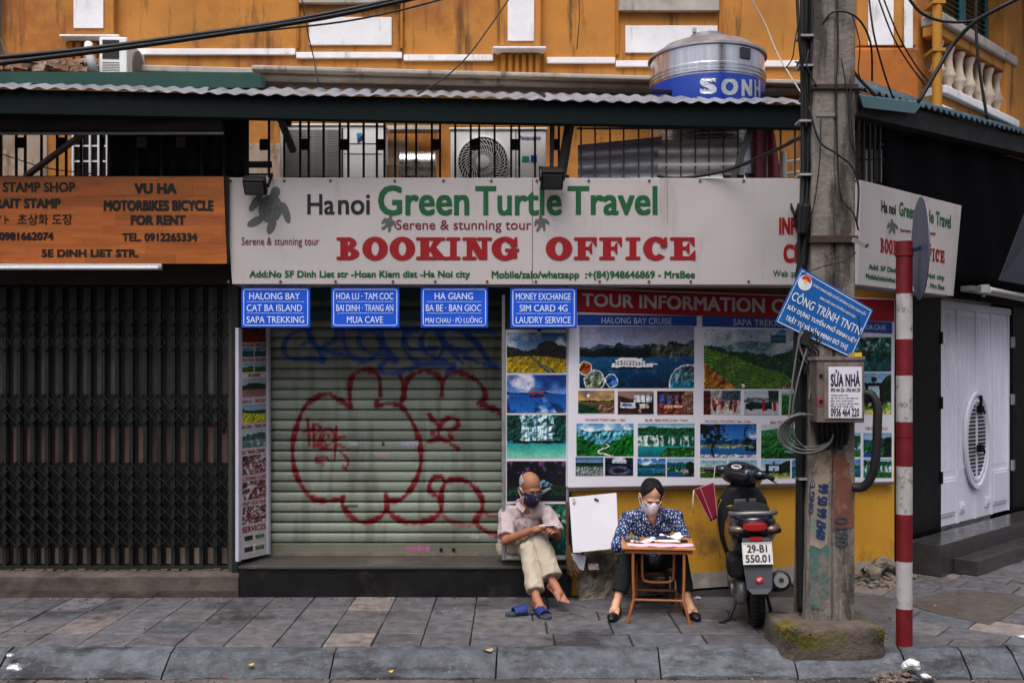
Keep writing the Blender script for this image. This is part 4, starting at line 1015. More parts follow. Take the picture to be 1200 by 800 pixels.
# ---------------------------------------------------------------- four hanging blue signs
PBL = Plane((-3, 8.03), (1, 0))
def blue_sign(x0, x1, rows, label, dy=0):
    t = thing('direction_sign', label, 'sign', PBL.hit((x0 + x1) / 2, 384), 'blue signs hung under the white sign')
    y0, y1 = 336 + dy, 384 + dy
    m = MB(); m.pxbox(PBL, x0, x1, y0, y1, -.012, 0); m.build('plate', blue_s, t, bevel=.006)
    fn = on(PBL, .002); m = MB(); a, b, c, d = x0 + 3, x1 - 3, y0 + 3, y1 - 3
    for q in ((a + 1.5, c, b - 1.5, c), (a + 1.5, d, b - 1.5, d), (a, c + 1.5, a, d - 1.5), (b, c + 1.5, b, d - 1.5), (a, c + 1.5, a + 1.5, c), (b - 1.5, c, b, c + 1.5), (a, d - 1.5, a + 1.5, d), (b - 1.5, d, b, d - 1.5)): rule(m, fn, *q, .9)
    for k in (1, 2): rule(m, fn, x0 + 7, y0 + 4 + k * 13.4, x1 - 7, y0 + 4 + k * 13.4, .45)
    m.build('border', blue_w, t, fix=False)
    m = MB(); f4 = on(PBL, .004)
    for (s, xa, xb), ya in zip(rows, (343, 356.7, 370.5)): letters(m, s, f4, xa, xb, ya + dy, ya + dy + 8, bold=.014)
    m.build('lettering', blue_w, t, fix=False)
    m = MB()
    for x in (x0 + 12, x1 - 12): m.tube([PBL.hit(x, y0 + 1, -.006), PBL.hit(x, y0 - 8, -.006)], .004, 6)
    m.build('hanger', black_m, t)
blue_sign(282.6, 363.5, [('HALONG BAY', 292, 351.5), ('CAT BA ISLAND', 289, 354), ('SAPA TREKKING', 289, 356.5)], 'blue hanging sign offering Halong Bay, Cat Ba island and Sapa trekking')
blue_sign(388, 468, [('HOA LU · TAM COC', 394, 461), ('BAI DINH · TRANG AN', 394, 461), ('MUA CAVE', 406.5, 449)], 'blue hanging sign offering Hoa Lu, Tam Coc and Mua cave')
blue_sign(493, 572, [('HA GIANG', 509.5, 554.5), ('BA BE · BAN GIOC', 499, 564), ('MAI CHAU · PÙ LUÔNG', 498.5, 565)], 'blue hanging sign offering Ha Giang, Ba Be and Mai Chau')
blue_sign(598, 676, [('MONEY EXCHANGE', 604.5, 669), ('SIM CARD 4G', 609, 665), ('LAUDRY SERVICE', 604.5, 669)], 'blue hanging sign offering money exchange, sim cards and laundry', dy=.4)

# ---------------------------------------------------------------- orange plank sign of the left shop
PO = Plane((-5, 7.95), (1, 0))
os_ = thing('wooden_sign', 'orange varnished plank sign with black letters above the folding gate', 'sign', (-3.4, 8.0, 2.75))
m = MB(); cols = []; rng = random.Random(6); ya = 207.0; rowsn = 9
yb = 309.0; hh = (yb - ya) / rowsn
for r in range(rowsn):
    x = -140 - rng.uniform(0, 60)
    while x < 265:
        ln = rng.uniform(45, 110); xr = min(x + ln, 262 + (r + .5) / rowsn * 4)
        if xr > x + 2:
            m.pxbox(PO, x, xr - .15, ya + r * hh, ya + (r + 1) * hh - .12, -.03, 0)
            g = rng.uniform(.82, 1.14); c = lin((162, 88, 38)) * g * np.array((1, rng.uniform(.93, 1.07), 1)); cols += [c] * 8
        x += ln
m.c = np.array(cols)
m.build('planks', M('orange_wood', (170, 90, 34), .4, .22, 7, .12, 40, attr=True, stretch=(.35, 1, 3), stain=(104, 48, 18), samt=.4, sscale=5, sthr=.55, sstretch=(.3, 1, 4)), os_)
m = MB(); m.pxbox(PO, -140, 267, 206, 310, -.06, -.031); m.pxbox(PO, 262.6, 268, 208, 309.5, -.03, -.012); m.build('backing', black_m, os_)
f2 = on(PO, .004); m = MB()
for s, a, b, c, d, bo in (('STAMP SHOP', 3, 88, 213.3, 225, .03), ('PORTRAIT STAMP', -42, 71, 232.5, 244, .05), ('ト', 5, 10.5, 252.5, 262, .02), ('イ', -6, 1.5, 252.5, 262, .02), ('초상화 도장', 20.5, 84.5, 250.5, 263.5, .014), ('TEL. 0981662074', -28, 62.6, 272, 281.3, .045),
                          ('VU HA', 157, 207, 214.5, 227, .06), ('MOTORBIKES BICYCLE', 121.5, 250, 234.5, 247, .06), ('FOR RENT', 153, 217.5, 252, 263.5, .06), ('TEL. 0912265334', 143, 231, 273, 282.5, .045), ('5E DINH LIET STR.', 48.5, 162, 292, 301, .045)):
    letters(m, s, f2, a, b, c, d, bold=bo)
m.build('lettering', M('sign_letter_black', (16, 14, 14), .45, .05), os_, fix=False)

# ---------------------------------------------------------------- information board
ib = thing('information_board', 'wide white tour information board with red header and rows of landscape photos', 'board', PB.pt(1.6, .94, .08))
def bq(o): return on(PB, o)
m = MB(); 
q = ((667, 336.5), (1049, 350), (1047.5, 564), (666, 571)); A = [PB.hit(x, y, .08) for x, y in q]; bk = PB.n * -.07
m.hexa([A[3], A[2], A[2] + bk, A[3] + bk, A[0], A[1], A[1] + bk, A[0] + bk]); m.build('panel', M('board_white', (226, 222, 232), .4, .03, 3), ib, bevel=.004)
fb = bq(.083); fb2 = bq(.085); fb3 = bq(.087)
m = MB(); m.add([fb(676, 338.5), fb(1048, 351.5), fb(1048, 377), fb(676, 365.5)], [(0, 1, 2, 3)]); m.build('header', M('board_red', (166, 18, 34), .4, .06), ib, fix=False)
m = MB(); letters(m, 'TOUR INFORMATION CENTER', fb2, 0, 0, 0, 0, bold=.03, quad=((682, 343.5), (985, 352), (985, 370), (682, 358.5))); m.build('lettering', M('board_letter', (214, 206, 206), .5), ib, fix=False)
m = MB(); bars = ((677, 816.5, 368.5, 370, 382, 381), (823, 962, 370, 374, 385.5, 382.5), (968, 1045.5, 374.5, 377.5, 391, 387))
for a, b_, c, d, e, f_ in bars: m.add([fb(a, c), fb(b_, d), fb(b_, e), fb(a, f_)], [(0, 1, 2, 3)])
m.build('title_bar', M('board_blue', (22, 70, 158), .4, .06), ib, fix=False)
m = MB(); letters(m, 'HALONG BAY CRUISE', fb2, 0, 0, 0, 0, bold=.012, quad=((705, 371.5), (787, 372.5), (787, 380), (705, 379))); letters(m, 'SAPA TREKKING', fb2, 0, 0, 0, 0, bold=.012, quad=((859, 373.5), (930, 375.5), (930, 383), (859, 381))); letters(m, 'NINH BINH - MUA CAVE', fb2, 0, 0, 0, 0, bold=.014, quad=((978, 378.5), (1038, 381), (1038, 387), (978, 384.5)))
m.build('lettering', M('bar_letter', (190, 200, 220), .5), ib, fix=False)
R4 = lambda x0, y0, x1, y1, k=0: ((x0, y0), (x1, y0 + k), (x1, y1 + k), (x0, y1))
for i, (kd, x0, y0, x1, y1) in enumerate((
    ('bay', 679, 382.5, 813.5, 454.5), ('sunset', 677.5, 457.5, 720, 484), ('cabin', 724, 458, 766, 485), ('bus', 770, 458, 812.5, 485.5),
    ('valley', 675.5, 496, 742.5, 534), ('fall', 747.5, 496, 814, 535), ('flowers', 674.5, 535.5, 707, 557), ('cave', 709, 536, 742, 557), ('lake', 747, 537, 780, 557.5), ('boats', 781.5, 537, 813.5, 558),
    ('terrace', 825, 386, 955, 455.5), ('crowd', 824.5, 457.5, 868, 485.5), ('van', 872, 457.5, 912.5, 486), ('hillgreen', 916, 458, 956, 486), ('tree', 820.5, 496.5, 886.5, 536), ('hillgreen', 892, 497, 958, 537), ('grass', 820.5, 539, 852, 559), ('grass', 854, 539, 887, 559.5), ('gate', 892, 538.5, 926, 560), ('lake', 928, 538.5, 958, 560),
    ('forest', 968, 395, 1044.5, 435), ('boats', 968, 437, 1004, 484), ('gate', 1008, 437, 1044.5, 485), ('fall', 964, 507, 1008.5, 535), ('boats', 1012, 507, 1045, 535.5), ('lake', 964, 537, 1008.5, 558.5), ('fall', 1012, 537.5, 1045, 559.5))):
    picture('photo', kd, R4(x0, y0, x1, y1), fb, ib, 40 + i)
picture('photo', 'lake', R4(903, 387, 921, 402), fb2, ib, 91)
m = MB()
for s, a, b_, y in (('HA GIANG TOUR 2 days - 1 days', 686, 733, 490), ('BA BE - BAN GIOC 2 days - 3 days', 756, 806, 490.5), ('MAI CHAU - PU LUONG 1 day - 3 days', 826, 880, 492), ('BAI DINH - TRANG AN', 903, 950, 493), ('TAM COC - HOA LU', 1014, 1040, 500)): letters(m, s, fb, a, b_, y, y + 3.6, bold=.01)
m.build('lettering', cap_red, ib, fix=False)
m = MB(); A = [PB.hit(x, y, o) for x, y, o in ((666, 571.2, .079), (1047.5, 564.2, .079), (1047.5, 567.5, .02), (666, 576, .02))]
m.poly(A, .01, (0, 0, 1)); m.build('bottom_rail', M('board_rail', (190, 184, 190), .5, .1, 5), ib)

# ---------------------------------------------------------------- upright picture panel beside the shutter
PP = Plane((-3, 8.262), (1, 0))
pp = thing('poster_panel', 'tall framed panel of stacked landscape photos between shutter and information board', 'poster', PP.hit(627, 655))
m = MB(); m.pxbox(PP, 592.3, 664, 386, 653.5, -.018, -.004); m.build('panel', M('poster_white', (206, 202, 208), .45, .04), pp)
m = MB()
for a, b_, c, d in ((588, 592, 345, 656), (664.3, 666.6, 345, 656), (592.2, 664.2, 653.7, 656)): m.pxbox(PP, a, b_, c, d, -.02, .012)
m.build('frame', alu, pp, bevel=.002)
fp = on(PP, -.001)
for i, (kd, y0, y1) in enumerate((('field', 390, 436.5), ('temple', 439, 483.5), ('cliff', 486, 536), ('night', 540, 587), ('forest', 590, 650))): picture('photo', kd, R4(594, y0, 663.5, y1), fp, pp, 120 + i)
m = MB(); m.pxbox(PP, 630, 634, 383.5, 388, .0, .02); m.build('clip', black_m, pp)

# ---------------------------------------------------------------- narrow banner on the left reveal of the shutter
PJ = Plane((-2.255, 8.245), (.138, .42))
bn = thing('narrow_banner', 'narrow white vertical banner of tour photos on the left side of the shutter', 'poster', PJ.pt(.2, .3))
m = MB(); A = [PJ.hit(x, y, .012) for x, y in ((281.5, 386), (316, 386), (316, 648.3), (281.5, 656))]; bk = PJ.n * -.012
m.hexa([A[3], A[2], A[2] + bk, A[3] + bk, A[0], A[1], A[1] + bk, A[0] + bk]); m.build('panel', M('banner_white', (206, 198, 204), .5, .05), bn)
m = MB()
for xa, xb in ((279.5, 282.3), (314.5, 317)):
    A = [PJ.hit(x, y, .024) for x, y in ((xa, 384), (xb, 384), (xb, 649 if xa > 300 else 657), (xa, 649 if xa > 300 else 657.5))]; bk = PJ.n * -.03
    m.hexa([A[3], A[2], A[2] + bk, A[3] + bk, A[0], A[1], A[1] + bk, A[0] + bk])
m.build('frame', M('banner_frame', (186, 182, 200), .4, .06), bn)
fj = on(PJ, .014); fj2 = on(PJ, .016)
sl = lambda x, y: y - (x - 281) * (y - 385) / 270 * .22
for i, (kd, x0, x1, y0, y1) in enumerate((('red', 284, 311.5, 386, 401), ('lake', 284, 297, 408, 418), ('lake', 298.5, 311.5, 408, 418), ('grass', 284, 297, 426, 436), ('grass', 298.5, 311.5, 426, 436), ('pink', 284, 311.5, 444, 466), ('yellow', 284, 311.5, 475, 496.5), ('mist', 284, 311.5, 504, 525.5), ('food', 284, 311.5, 535, 557.5), ('food', 284, 311.5, 565, 587), ('food', 284, 311.5, 595, 615.5), ('docs', 284, 311.5, 627.5, 637), ('docs', 284, 311.5, 640, 651))):
    picture('photo', kd, ((x0, sl(x0, y0)), (x1, sl(x1, y0)), (x1, sl(x1, y1)), (x0, sl(x0, y1))), fj, bn, 160 + i, 1.5)
m = MB()
for s, y, h in (('HA DE LAN - VAN DON', 402.5, 4), ('HUE TOUR - MU CANG', 420, 4), ('HA GIANG', 438, 4.2), ('HOA LU - TAM COC', 468.5, 4.4), ('BAI DINH - TRANG AN', 498.5, 4.2), ('BAT TRANG CERAMIC', 528, 5), ('COOKING CLASS', 559.5, 4.4), ('STREET FOOD TOUR', 589, 4.6), ('SERVICES', 618, 7)):
    a, e = (284, 311.5) if 'HA G' not in s else (291, 305)
    letters(m, s, fj2, 0, 0, 0, 0, bold=.03, quad=((a, sl(a, y)), (e, sl(e, y)), (e, sl(e, y + h)), (a, sl(a, y + h))))
m.build('lettering', M('banner_red', (150, 24, 30), .6), bn, fix=False)
# ================================================================ awning over the shops
aw = thing('corrugated_awning', 'long dark green awning with a scalloped corrugated grey roof edge over the shops', 'awning', (-.8, 7.7, 3.8))
uE = PA.u(946)
m = MB(); m.pbox(PA, -1.5, uE, 3.825, 4.010, -.012, 0); m.pbox(PA, -1.5, uE, 3.82, 3.845, -.06, -.0125)
m.build('fascia', fascia_m, aw, bevel=.003)
m = MB(); n = int((uE + 1.5) / .0125); rows = []
for k in range(10):
    t = k / 9; row = []
    for i in range(n + 1):
        u = -1.5 + i * .0125; w_ = math.sin(u / .127 * 2 * math.pi)
        row.append(PA.pt(u, 4.005 + t * .222 + .009 * w_ + .008 * math.sin(u * 2.3) * (1 - t), .045 - t * .62))
    rows.append(row)
m.grid(rows); o = m.build('corrugated_sheet', M('corrugated_grey', (124, 126, 134), .5, .2, 4, .1, 40, stain=(70, 66, 64), samt=.7, sscale=3.5, sthr=.52), aw, smooth=True, fix=False)
sm = o.modifiers.new('thick', 'SOLIDIFY'); sm.thickness = .003
m = MB()
for u in (.2, 1.6, 2.9, 4.3, 5.6): m.bar(PA.pt(u, 3.99, -.03), PA.pt(u, 4.24, -.60), .03, .03)
m.pbox(PA, -1.5, uE, 4.245, 4.275, -.60, -.57)
m.build('rafter', black_m, aw)
def strut(x0, y0, Y0, x1, y1, Y1, w_=.045):
    m = MB(); m.bar(at(x0, y0, Y0), at(x1, y1, Y1), w_, w_); m.build('support_arm', M('strut_iron', (58, 54, 54), .5, .2, 9), aw, bevel=.004)
strut(324, 128, 7.85, 344, 178, 8.1); strut(670, 130, 8.03, 657, 210, 8.1, .06); strut(888, 130, 8.08, 858, 212, 8.1, .05); strut(648, 140, 8.03, 646, 212, 8.1, .03)
m = MB()
for x in (655, 860): m.pxbox(PR, x - 12, x + 12, 205, 212, -.05, .03)
m.build('arm_foot', black_m, aw)

gs = MB(); P1 = Plane((-4, 7.98), (1, .05))
q = [P1.hit(x, y, 0) for x, y in ((-60, 84), (303, 85), (307, 103), (-60, 103.5))]
back = [p + Vector((0, .5, .03)) for p in q[:2]]
gs.add([q[0], q[1], q[2], q[3], back[0], back[1]], [(3, 2, 1, 0), (0, 1, 5, 4)]); gs.add([q[1], back[1], q[2]], [(0, 1, 2)])
o = gs.build('ridge_sheet', green_sheet, fix=False); sm = o.modifiers.new('thick', 'SOLIDIFY'); sm.thickness = .004
tag(o, 'folded dark green metal sheet lying on the left end of the awning roof', 'metal sheet')

# rolled canvas under the awning, left
cv = thing('rolled_canvas', 'rolled dark grey canvas blind hanging under the left end of the awning', 'awning', at(130, 158, 7.75))
m = MB(); rows = []; rng = random.Random(21)
for k in range(9):
    t = k / 8; row = []
    for i in range(61):
        x = -70 + (262 + 70) * i / 60
        bulge = .05 * math.sin(t * math.pi) + .012 * math.sin(i * .31 + k) * math.sin(t * math.pi)
        row.append(at(x, 128 + t * 28 + 1.2 * math.sin(i * .17), 7.80) + Vector((0, -bulge, 0)))
    rows.append(row)
m.grid(rows); o = m.build('canvas', M('dark_canvas', (44, 42, 44), .9, .25, 5, .3, 60), cv, smooth=True, fix=False)
sm = o.modifiers.new('thick', 'SOLIDIFY'); sm.thickness = .01
m = MB(); m.tube([at(-70, 156.5, 7.78), at(262, 156.5, 7.78)], .012, 10); m.build('roller_bar', M('bar_grey', (120, 118, 120), .45, .15, 8, metal=.4), cv, smooth='auto')
m = MB(); m.bar(at(97, 157, 7.8), at(30, 207, 8.0), .05, .03); m.build('folding_arm', M('arm_grey', (66, 60, 58), .5, .2, 9), cv, bevel=.004)

# black sheet standing in for the dark room of the enclosed balcony, left
tp = thing('dark_room_sheet', 'black sheet standing for the dark room of the balcony above the wooden sign', 'dark sheet', at(205, 206, 8.35))
PT = Plane((-4, 8.35), (1, 0))
m = MB(); rows = []
for k in range(5):
    t = k / 4; rows.append([PT.hit(126 + 166 * i / 40, 112 + 96 * t, .02 * math.sin(i * 1.1) + .008 * math.sin(i * 2.7 + k)) for i in range(41)])
m.grid(rows); o = m.build('sheet', M('dark_room_black', (15, 14, 15), .6, .3, 6, .2, 30), tp, smooth=True, fix=False); sm = o.modifiers.new('thick', 'SOLIDIFY'); sm.thickness = .004
m = MB()
for x in (160, 189, 236, 262): m.pxbox(PT, x - 1.6, x + 1.6, 140, 207, .045, .065)
m.build('batten', M('batten_grey', (44, 40, 40), .6, .2, 8), tp)
m = MB(); m.pxbox(PT, 160, 171, 160, 172, .067, .10); m.pxbox(PT, 206, 217, 160, 172, .04, .08); m.build('switch_box', M('old_box', (104, 98, 88), .7, .3, 10), tp, bevel=.004)

# ---------------------------------------------------------------- iron railing over the signs
rl = thing('iron_railing', 'black iron balcony railing standing above the white sign', 'railing', at(520, 207, 8.12))
m = MB()
for x in (315, 333, 351.6, 361.5, 379, 398, 408, 426, 441.5, 450.5, 463, 476, 487.6, 506, 515.6, 533.5, 551.6, 561.5, 579.6, 599, 608.5, 627, 645.5, 655): m.pxbox(PR, x - 1.25, x + 1.25, 128, 214, -.018, 0)
m.pxbox(PR, 288, 668, 209, 211.5, -.02, .003); m.pxbox(PR, 288, 318, 189, 196, -.025, .006); m.pxbox(PR, 287, 291, 130, 214, -.025, .003)
m.build('bars', black_m, rl)
for a, e, yt, yb in ((351.6, 361.5, 163, 175.5), (398, 408, 163, 175.5), (441.5, 450.5, 163, 175.5), (506, 515.6, 163, 175.5), (551.6, 561.5, 163, 175.5), (599, 608.5, 163, 175.5), (645.5, 655, 163, 175.5), (305, 315, 163, 175.5), (332, 340, 138, 147)):
    m = MB(); m.pxbox(PR, a - 1, e + 1, yt, yb, -.015, .006); m.build('plate', black_m, rl)
m = MB()
for x in (681, 697.5, 715, 731, 748.5, 764.5, 781, 798, 815, 831, 848, 865, 899, 915, 932): m.pxbox(PR, x - .9, x + .9, 130, 212, -.014, 0)
m.pxbox(PR, 676, 945, 149.5, 151.5, -.026, -.0145); m.pxbox(PR, 676, 945, 208, 211, -.026, -.0145)
m.build('thin_bars', M('grey_iron', (74, 66, 64), .6, .25, 12), rl)
rl2 = thing('iron_railing', 'black iron balcony railing at the left above the wooden sign', 'railing', at(50, 207, 8.1))
m = MB()
for x in (-20, 0.5, 18.5, 29, 48, 66.5, 77, 94.5, 118): m.pxbox(PR, x - 1.2, x + 1.2, 140, 212, -.018, 0)
m.pxbox(PR, -40, 120, 209, 211.5, -.02, .003); m.build('bars', black_m, rl2)
for a, e in ((18.5, 29), (66.5, 77), (118, 120)):
    m = MB(); m.pxbox(PR, a - 1, e + 1, 161, 173, -.015, .006); m.build('plate', black_m, rl2)
m = MB(); PRc = Plane((2.9, 8.25), (1, .97))
rl3 = thing('iron_railing', 'black iron railing with pipes between the pole and the dark canvas', 'railing', PRc.hit(1025, 206))
for x in (1007, 1013, 1020, 1026, 1032): m.pxbox(PRc, x - .9, x + .9, 141 + (x - 1007) * .3, 214, -.018, 0)
m.pxbox(PRc, 1004, 1036, 168, 170, -.03, -.019); m.pxbox(PRc, 1004, 1036, 186, 188, -.03, -.019); m.build('bars', black_m, rl3)
m = MB()
for x, c in ((1016, 0), (1022, 0), (1030.5, 0)): m.tube([PRc.hit(x, 176, -.08), PRc.hit(x, 214, -.08)], .022, 8)
m.build('pipes', M('pale_pipe', (150, 140, 134), .6, .2, 8), rl3, smooth='auto')
m = MB(); P9 = PC2
m.pxbox(PC2, 1000, 1050, 140, 215, .004, .02); 
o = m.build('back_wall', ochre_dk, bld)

# ---------------------------------------------------------------- air conditioner units
ac_w = M('ac_white', (238, 236, 234), .5, .05, 4, stain=(150, 136, 120), samt=.4, sscale=3, sthr=.6, sstretch=(1, 1, .4)); ac_d = M('ac_dark', (34, 34, 36), .6, .2)
def ac_front(m, x0, x1, y, z0, z1):         # box open at nothing: body
    m.box(x0, x1, y, y + .30, z0, z1)
a1 = thing('air_conditioner', 'white air conditioner outdoor unit seen from its ribbed grille, behind left of railing', 'air conditioner', at(390, 207, 8.75))
PA1 = Plane((-4, 8.70), (1, 0))
m = MB(); m.pxbox(PA1, 328, 450, 147.5, 209, -.28, 0); m.pxbox(PA1, 325, 452, 145, 147.3, -.30, .015); m.build('casing', ac_w, a1, bevel=.012)
m = MB(); m.pxbox(PA1, 335, 398, 152, 207, .001, .004); m.build('grille_back', ac_d, a1)
m = MB()
for k in range(26): m.pxbox(PA1, 335, 398, 152.4 + k * 2.1, 153.6 + k * 2.1, .0045, .016)
for x in (351, 367, 383): m.pxbox(PA1, x - .5, x + .5, 152, 207, .0165, .02)
m.build('grille', M('ac_grille', (150, 148, 146), .5, .1), a1)
m = MB(); m.pxbox(PA1, 400, 402, 150, 208, .001, .006); m.pxbox(PA1, 402.5, 448, 168, 168.7, .001, .003); m.pxbox(PA1, 402.5, 448, 180, 180.6, .001, .003); m.build('seam', ac_d, a1)
m = MB(); f_ = on(PA1, .005); m.add([f_(418, 156), f_(425, 156), f_(418, 163)], [(0, 1, 2)]); m.add([f_(425.5, 157), f_(425.5, 163), f_(419, 168), f_(419, 163.6)], [(0, 1, 2, 3)], 1); m.build('logo', [M('logo_cyan', (30, 150, 210), .5), M('logo_navy', (20, 50, 110), .5)], a1, fix=False)

a2 = thing('air_conditioner', 'white air conditioner outdoor unit with round fan grille behind the railing', 'air conditioner', at(584, 207, 8.75))
PA2 = Plane((-4, 8.72), (1, 0))
m = MB(); m.pxbox(PA2, 528, 640, 152, 210, -.28, 0); m.pxbox(PA2, 526, 642, 149.5, 151.8, -.30, .015); m.build('casing', ac_w, a2, bevel=.012)
cc = PA2.hit(566, 190, .002); Rr = .225
m = MB(); m.lathe([(Rr, 0), (Rr * .995, -.02), (Rr * .96, -.022), (Rr * .955, 0)], cc, 40, axis='Y', cap=False); m.build('fan_ring', ac_w, a2, smooth='auto')
m = MB(); m.lathe([(Rr * .95, 0), (Rr * .95, -.003)], cc, 40, axis='Y'); m.build('fan_shadow', ac_d, a2)
m = MB()
for k in range(36):
    a = 2 * math.pi * k / 36; pts = []
    for i in range(7):
        t = i / 6; r = .05 + (Rr * .95 - .05) * t; an = a + .9 * t
        pts.append(cc + Vector((r * math.cos(an), -.016, r * math.sin(an))))
    m.tube(pts, .0032, 5)
m.lathe([(.06, -.008), (.055, -.024), (.0, -.028)], cc, 20, axis='Y', cap=False)
for r in (.1, .15, .19): m.lathe([(r, -.012), (r + .004, -.02), (r, -.02)], cc, 36, axis='Y', cap=False)
m.build('fan_grille', ac_w, a2, smooth='auto')
m = MB(); f_ = on(PA2, .004); letters(m, 'Panasonic', f_, 608, 634, 159, 163.5, bold=.03); m.pxbox(PA2, 612, 620, 183, 189.5, .001, .003, 1); m.pxbox(PA2, 622, 629, 182, 190, .001, .003, 2)
m.build('badge', [M('badge_blue', (20, 50, 140), .5), M('badge_green', (40, 140, 120), .5), M('badge_navy', (24, 70, 170), .5)], a2, fix=False)
m = MB(); m.pxbox(PA2, 604, 605, 152, 209, .001, .004); m.build('seam', ac_d, a2)

a3 = thing('air_conditioner', 'white air conditioner unit turned sideways above the green sheet', 'air conditioner', at(133, 88, 8.5))
m = MB(); Q = at(116, 92, 8.55)
A3 = Plane((Q.x, Q.y), (1, .06)); A3b = A3
m.pbox(A3, 0, .235, Q.z, Q.z + .36, -.6, 0)
m.build('casing', ac_w, a3, bevel=.012)
m = MB(); m.pbox(A3, .03, .17, Q.z + .17, Q.z + .24, .001, .005); m.pbox(A3, .03, .17, Q.z + .265, Q.z + .33, .001, .005); m.pbox(A3, .03, .17, Q.z + .03, Q.z + .14, .001, .004); m.build('handle_recess', ac_d, a3)
m = MB()
for k in range(7): m.pbox(A3, .03, .17, Q.z + .04 + k * .014, Q.z + .046 + k * .014, .0045, .009)
m.build('side_louvre', ac_w, a3)
m = MB(); A4 = Plane((A3.pt(.235, 0).x, A3.pt(.235, 0).y), (-.06, 1)); c4 = A4.pt(.3, Q.z + .17, .012)
P_ = []
for k in range(28):
    t = 2 * math.pi * k / 28; P_.append(A4.pt(.3 + .16 * math.cos(t), Q.z + .18 + .15 * math.sin(t), .012))
m.poly(P_, .012, -A4.n); m.build('fan_ring', M('ac_grey', (120, 118, 116), .6, .1), a3)
m = MB(); m.tube([at(104, 52, 8.5), at(103, 60, 8.45), at(106, 70, 8.45), at(110, 84, 8.45)], .035, 10); m.build('insulated_pipe', M('pipe_wrap', (206, 204, 204), .7, .1, 20, .2, 60), a3, smooth=True)

# duct and brown board between the units
m = MB(); q = at(490, 190, 8.9); m.lathe([(.115 + (.012 if k % 2 else 0), -.16 + k * .011) for k in range(30)], (q.x, q.y, q.z - .03), 24, axis='X'); o = m.build('foil_duct', M('foil', (196, 190, 184), .28, .2, 20, .6, 40, metal=.9), smooth=True)
tag(o, 'crumpled silver foil duct lying between the two air conditioners', 'duct')
m = MB(); q = at(463, 212, 8.95); m.box(q.x - .12, q.x + .14, 8.9, 9.1, 3.36, 3.72); o = m.build('carton', M('carton_brown', (128, 98, 76), .9, .3, 5, .3, 40), bevel=.004); tag(o, 'weathered brown carton between the air conditioners', 'box')
m = MB(); PSh = Plane((-4, 8.95), (1, .05)); m.pxbox(PSh, 436, 515, 147, 152, -.1, .05); o = m.build('shelf_board', ledge, bevel=.004); tag(o, 'narrow weathered shelf above the carton and foil duct', 'shelf')

# ---------------------------------------------------------------- steel water tank
tk = thing('water_tank', 'upright stainless steel water tank with a blue lettered band above the awning', 'water tank', (1.73, 8.86, 3.5))
TX, TY, TR = 1.735, 8.86, .50
m = MB(); prof = [(TR, 3.55), (TR, 3.80)]
for k in range(3): z = 3.81 + k * .06; prof += [(TR, z), (TR + .012, z + .012), (TR + .012, z + .028), (TR, z + .04)]
prof += [(TR, 3.995), (TR, 4.385)]
for k in range(3): z = 4.39 + k * .032; prof += [(TR, z), (TR + .012, z + .008), (TR + .012, z + .018), (TR, z + .026)]
prof += [(TR, 4.5), (TR, 4.62)]
m.lathe(prof, (TX, TY, 0), 64, cap=False); m.build('tank_body', M('tank_steel', (214, 214, 222), .2, .25, 3, .15, 25, metal=.85, stretch=(5, 5, .2)), tk, smooth='auto')
m = MB(); m.lathe([(TR + .004, 4.62), (TR + .022, 4.625), (TR + .022, 4.645), (TR - .01, 4.655), (.40, 4.73), (.22, 4.80), (.15, 4.815), (.15, 4.85), (.10, 4.865), (0.001, 4.868)], (TX, TY, 0), 48, cap=False); m.box(TX - .16, TX - .13, TY - .2, TY - .16, 4.82, 4.86); m.build('tank_lid', M('lid_steel', (176, 174, 182), .35, .25, 4, .1, 20, metal=.7), tk, smooth='auto')
m = MB(); m.lathe([(TR + .003, 4.06), (TR + .004, 4.07), (TR + .004, 4.375), (TR + .003, 4.38)], (TX, TY, 0), 64, cap=False); m.build('blue_band', M('band_blue', (10, 52, 150), .3, .1, 5, spec=.5), tk, smooth='auto')
m = MB()
def on_tank(px, py, d=0.0):
    r = ray(px, py); R2 = TR + .007 + d; o = Vector((0, 0, H)); a = r.x ** 2 + r.y ** 2; b = -2 * (r.x * TX + r.y * TY); c = TX ** 2 + TY ** 2 - R2 ** 2
    t = (-b - math.sqrt(max(b * b - 4 * a * c, 0))) / (2 * a); return o + r * t
for ch, a, e in (('S', 820, 840), ('O', 845, 865), ('N', 869, 881.5), ('H', 884, 891)): letters(m, ch, on_tank, a, e, 91 + (a - 820) * .04, 110 + (a - 820) * .06, bold=.06)
m.build('lettering', M('tank_letter', (206, 208, 214), .3, .05, metal=.6), tk, fix=False)
m = MB(); 
q = on_tank(874, 62.5); m.obox(q + Vector((.0, -.002, 0)), (.10, .012, .09), (0, 0, .55)); m.build('name_plate', M('plate_dark', (52, 54, 60), .4, .2), tk)
m = MB()
for a in range(4):
    t = math.pi / 4 + a * math.pi / 2; m.tube([(TX + .44 * math.cos(t), TY + .44 * math.sin(t), 3.361), (TX + .44 * math.cos(t), TY + .44 * math.sin(t), 3.6)], .025, 8)
m.lathe([(.48, 3.5), (.48, 3.549)], (TX, TY, 0), 32); m.build('stand', M('stand_steel', (120, 118, 120), .4, .2, metal=.8), tk, smooth='auto')

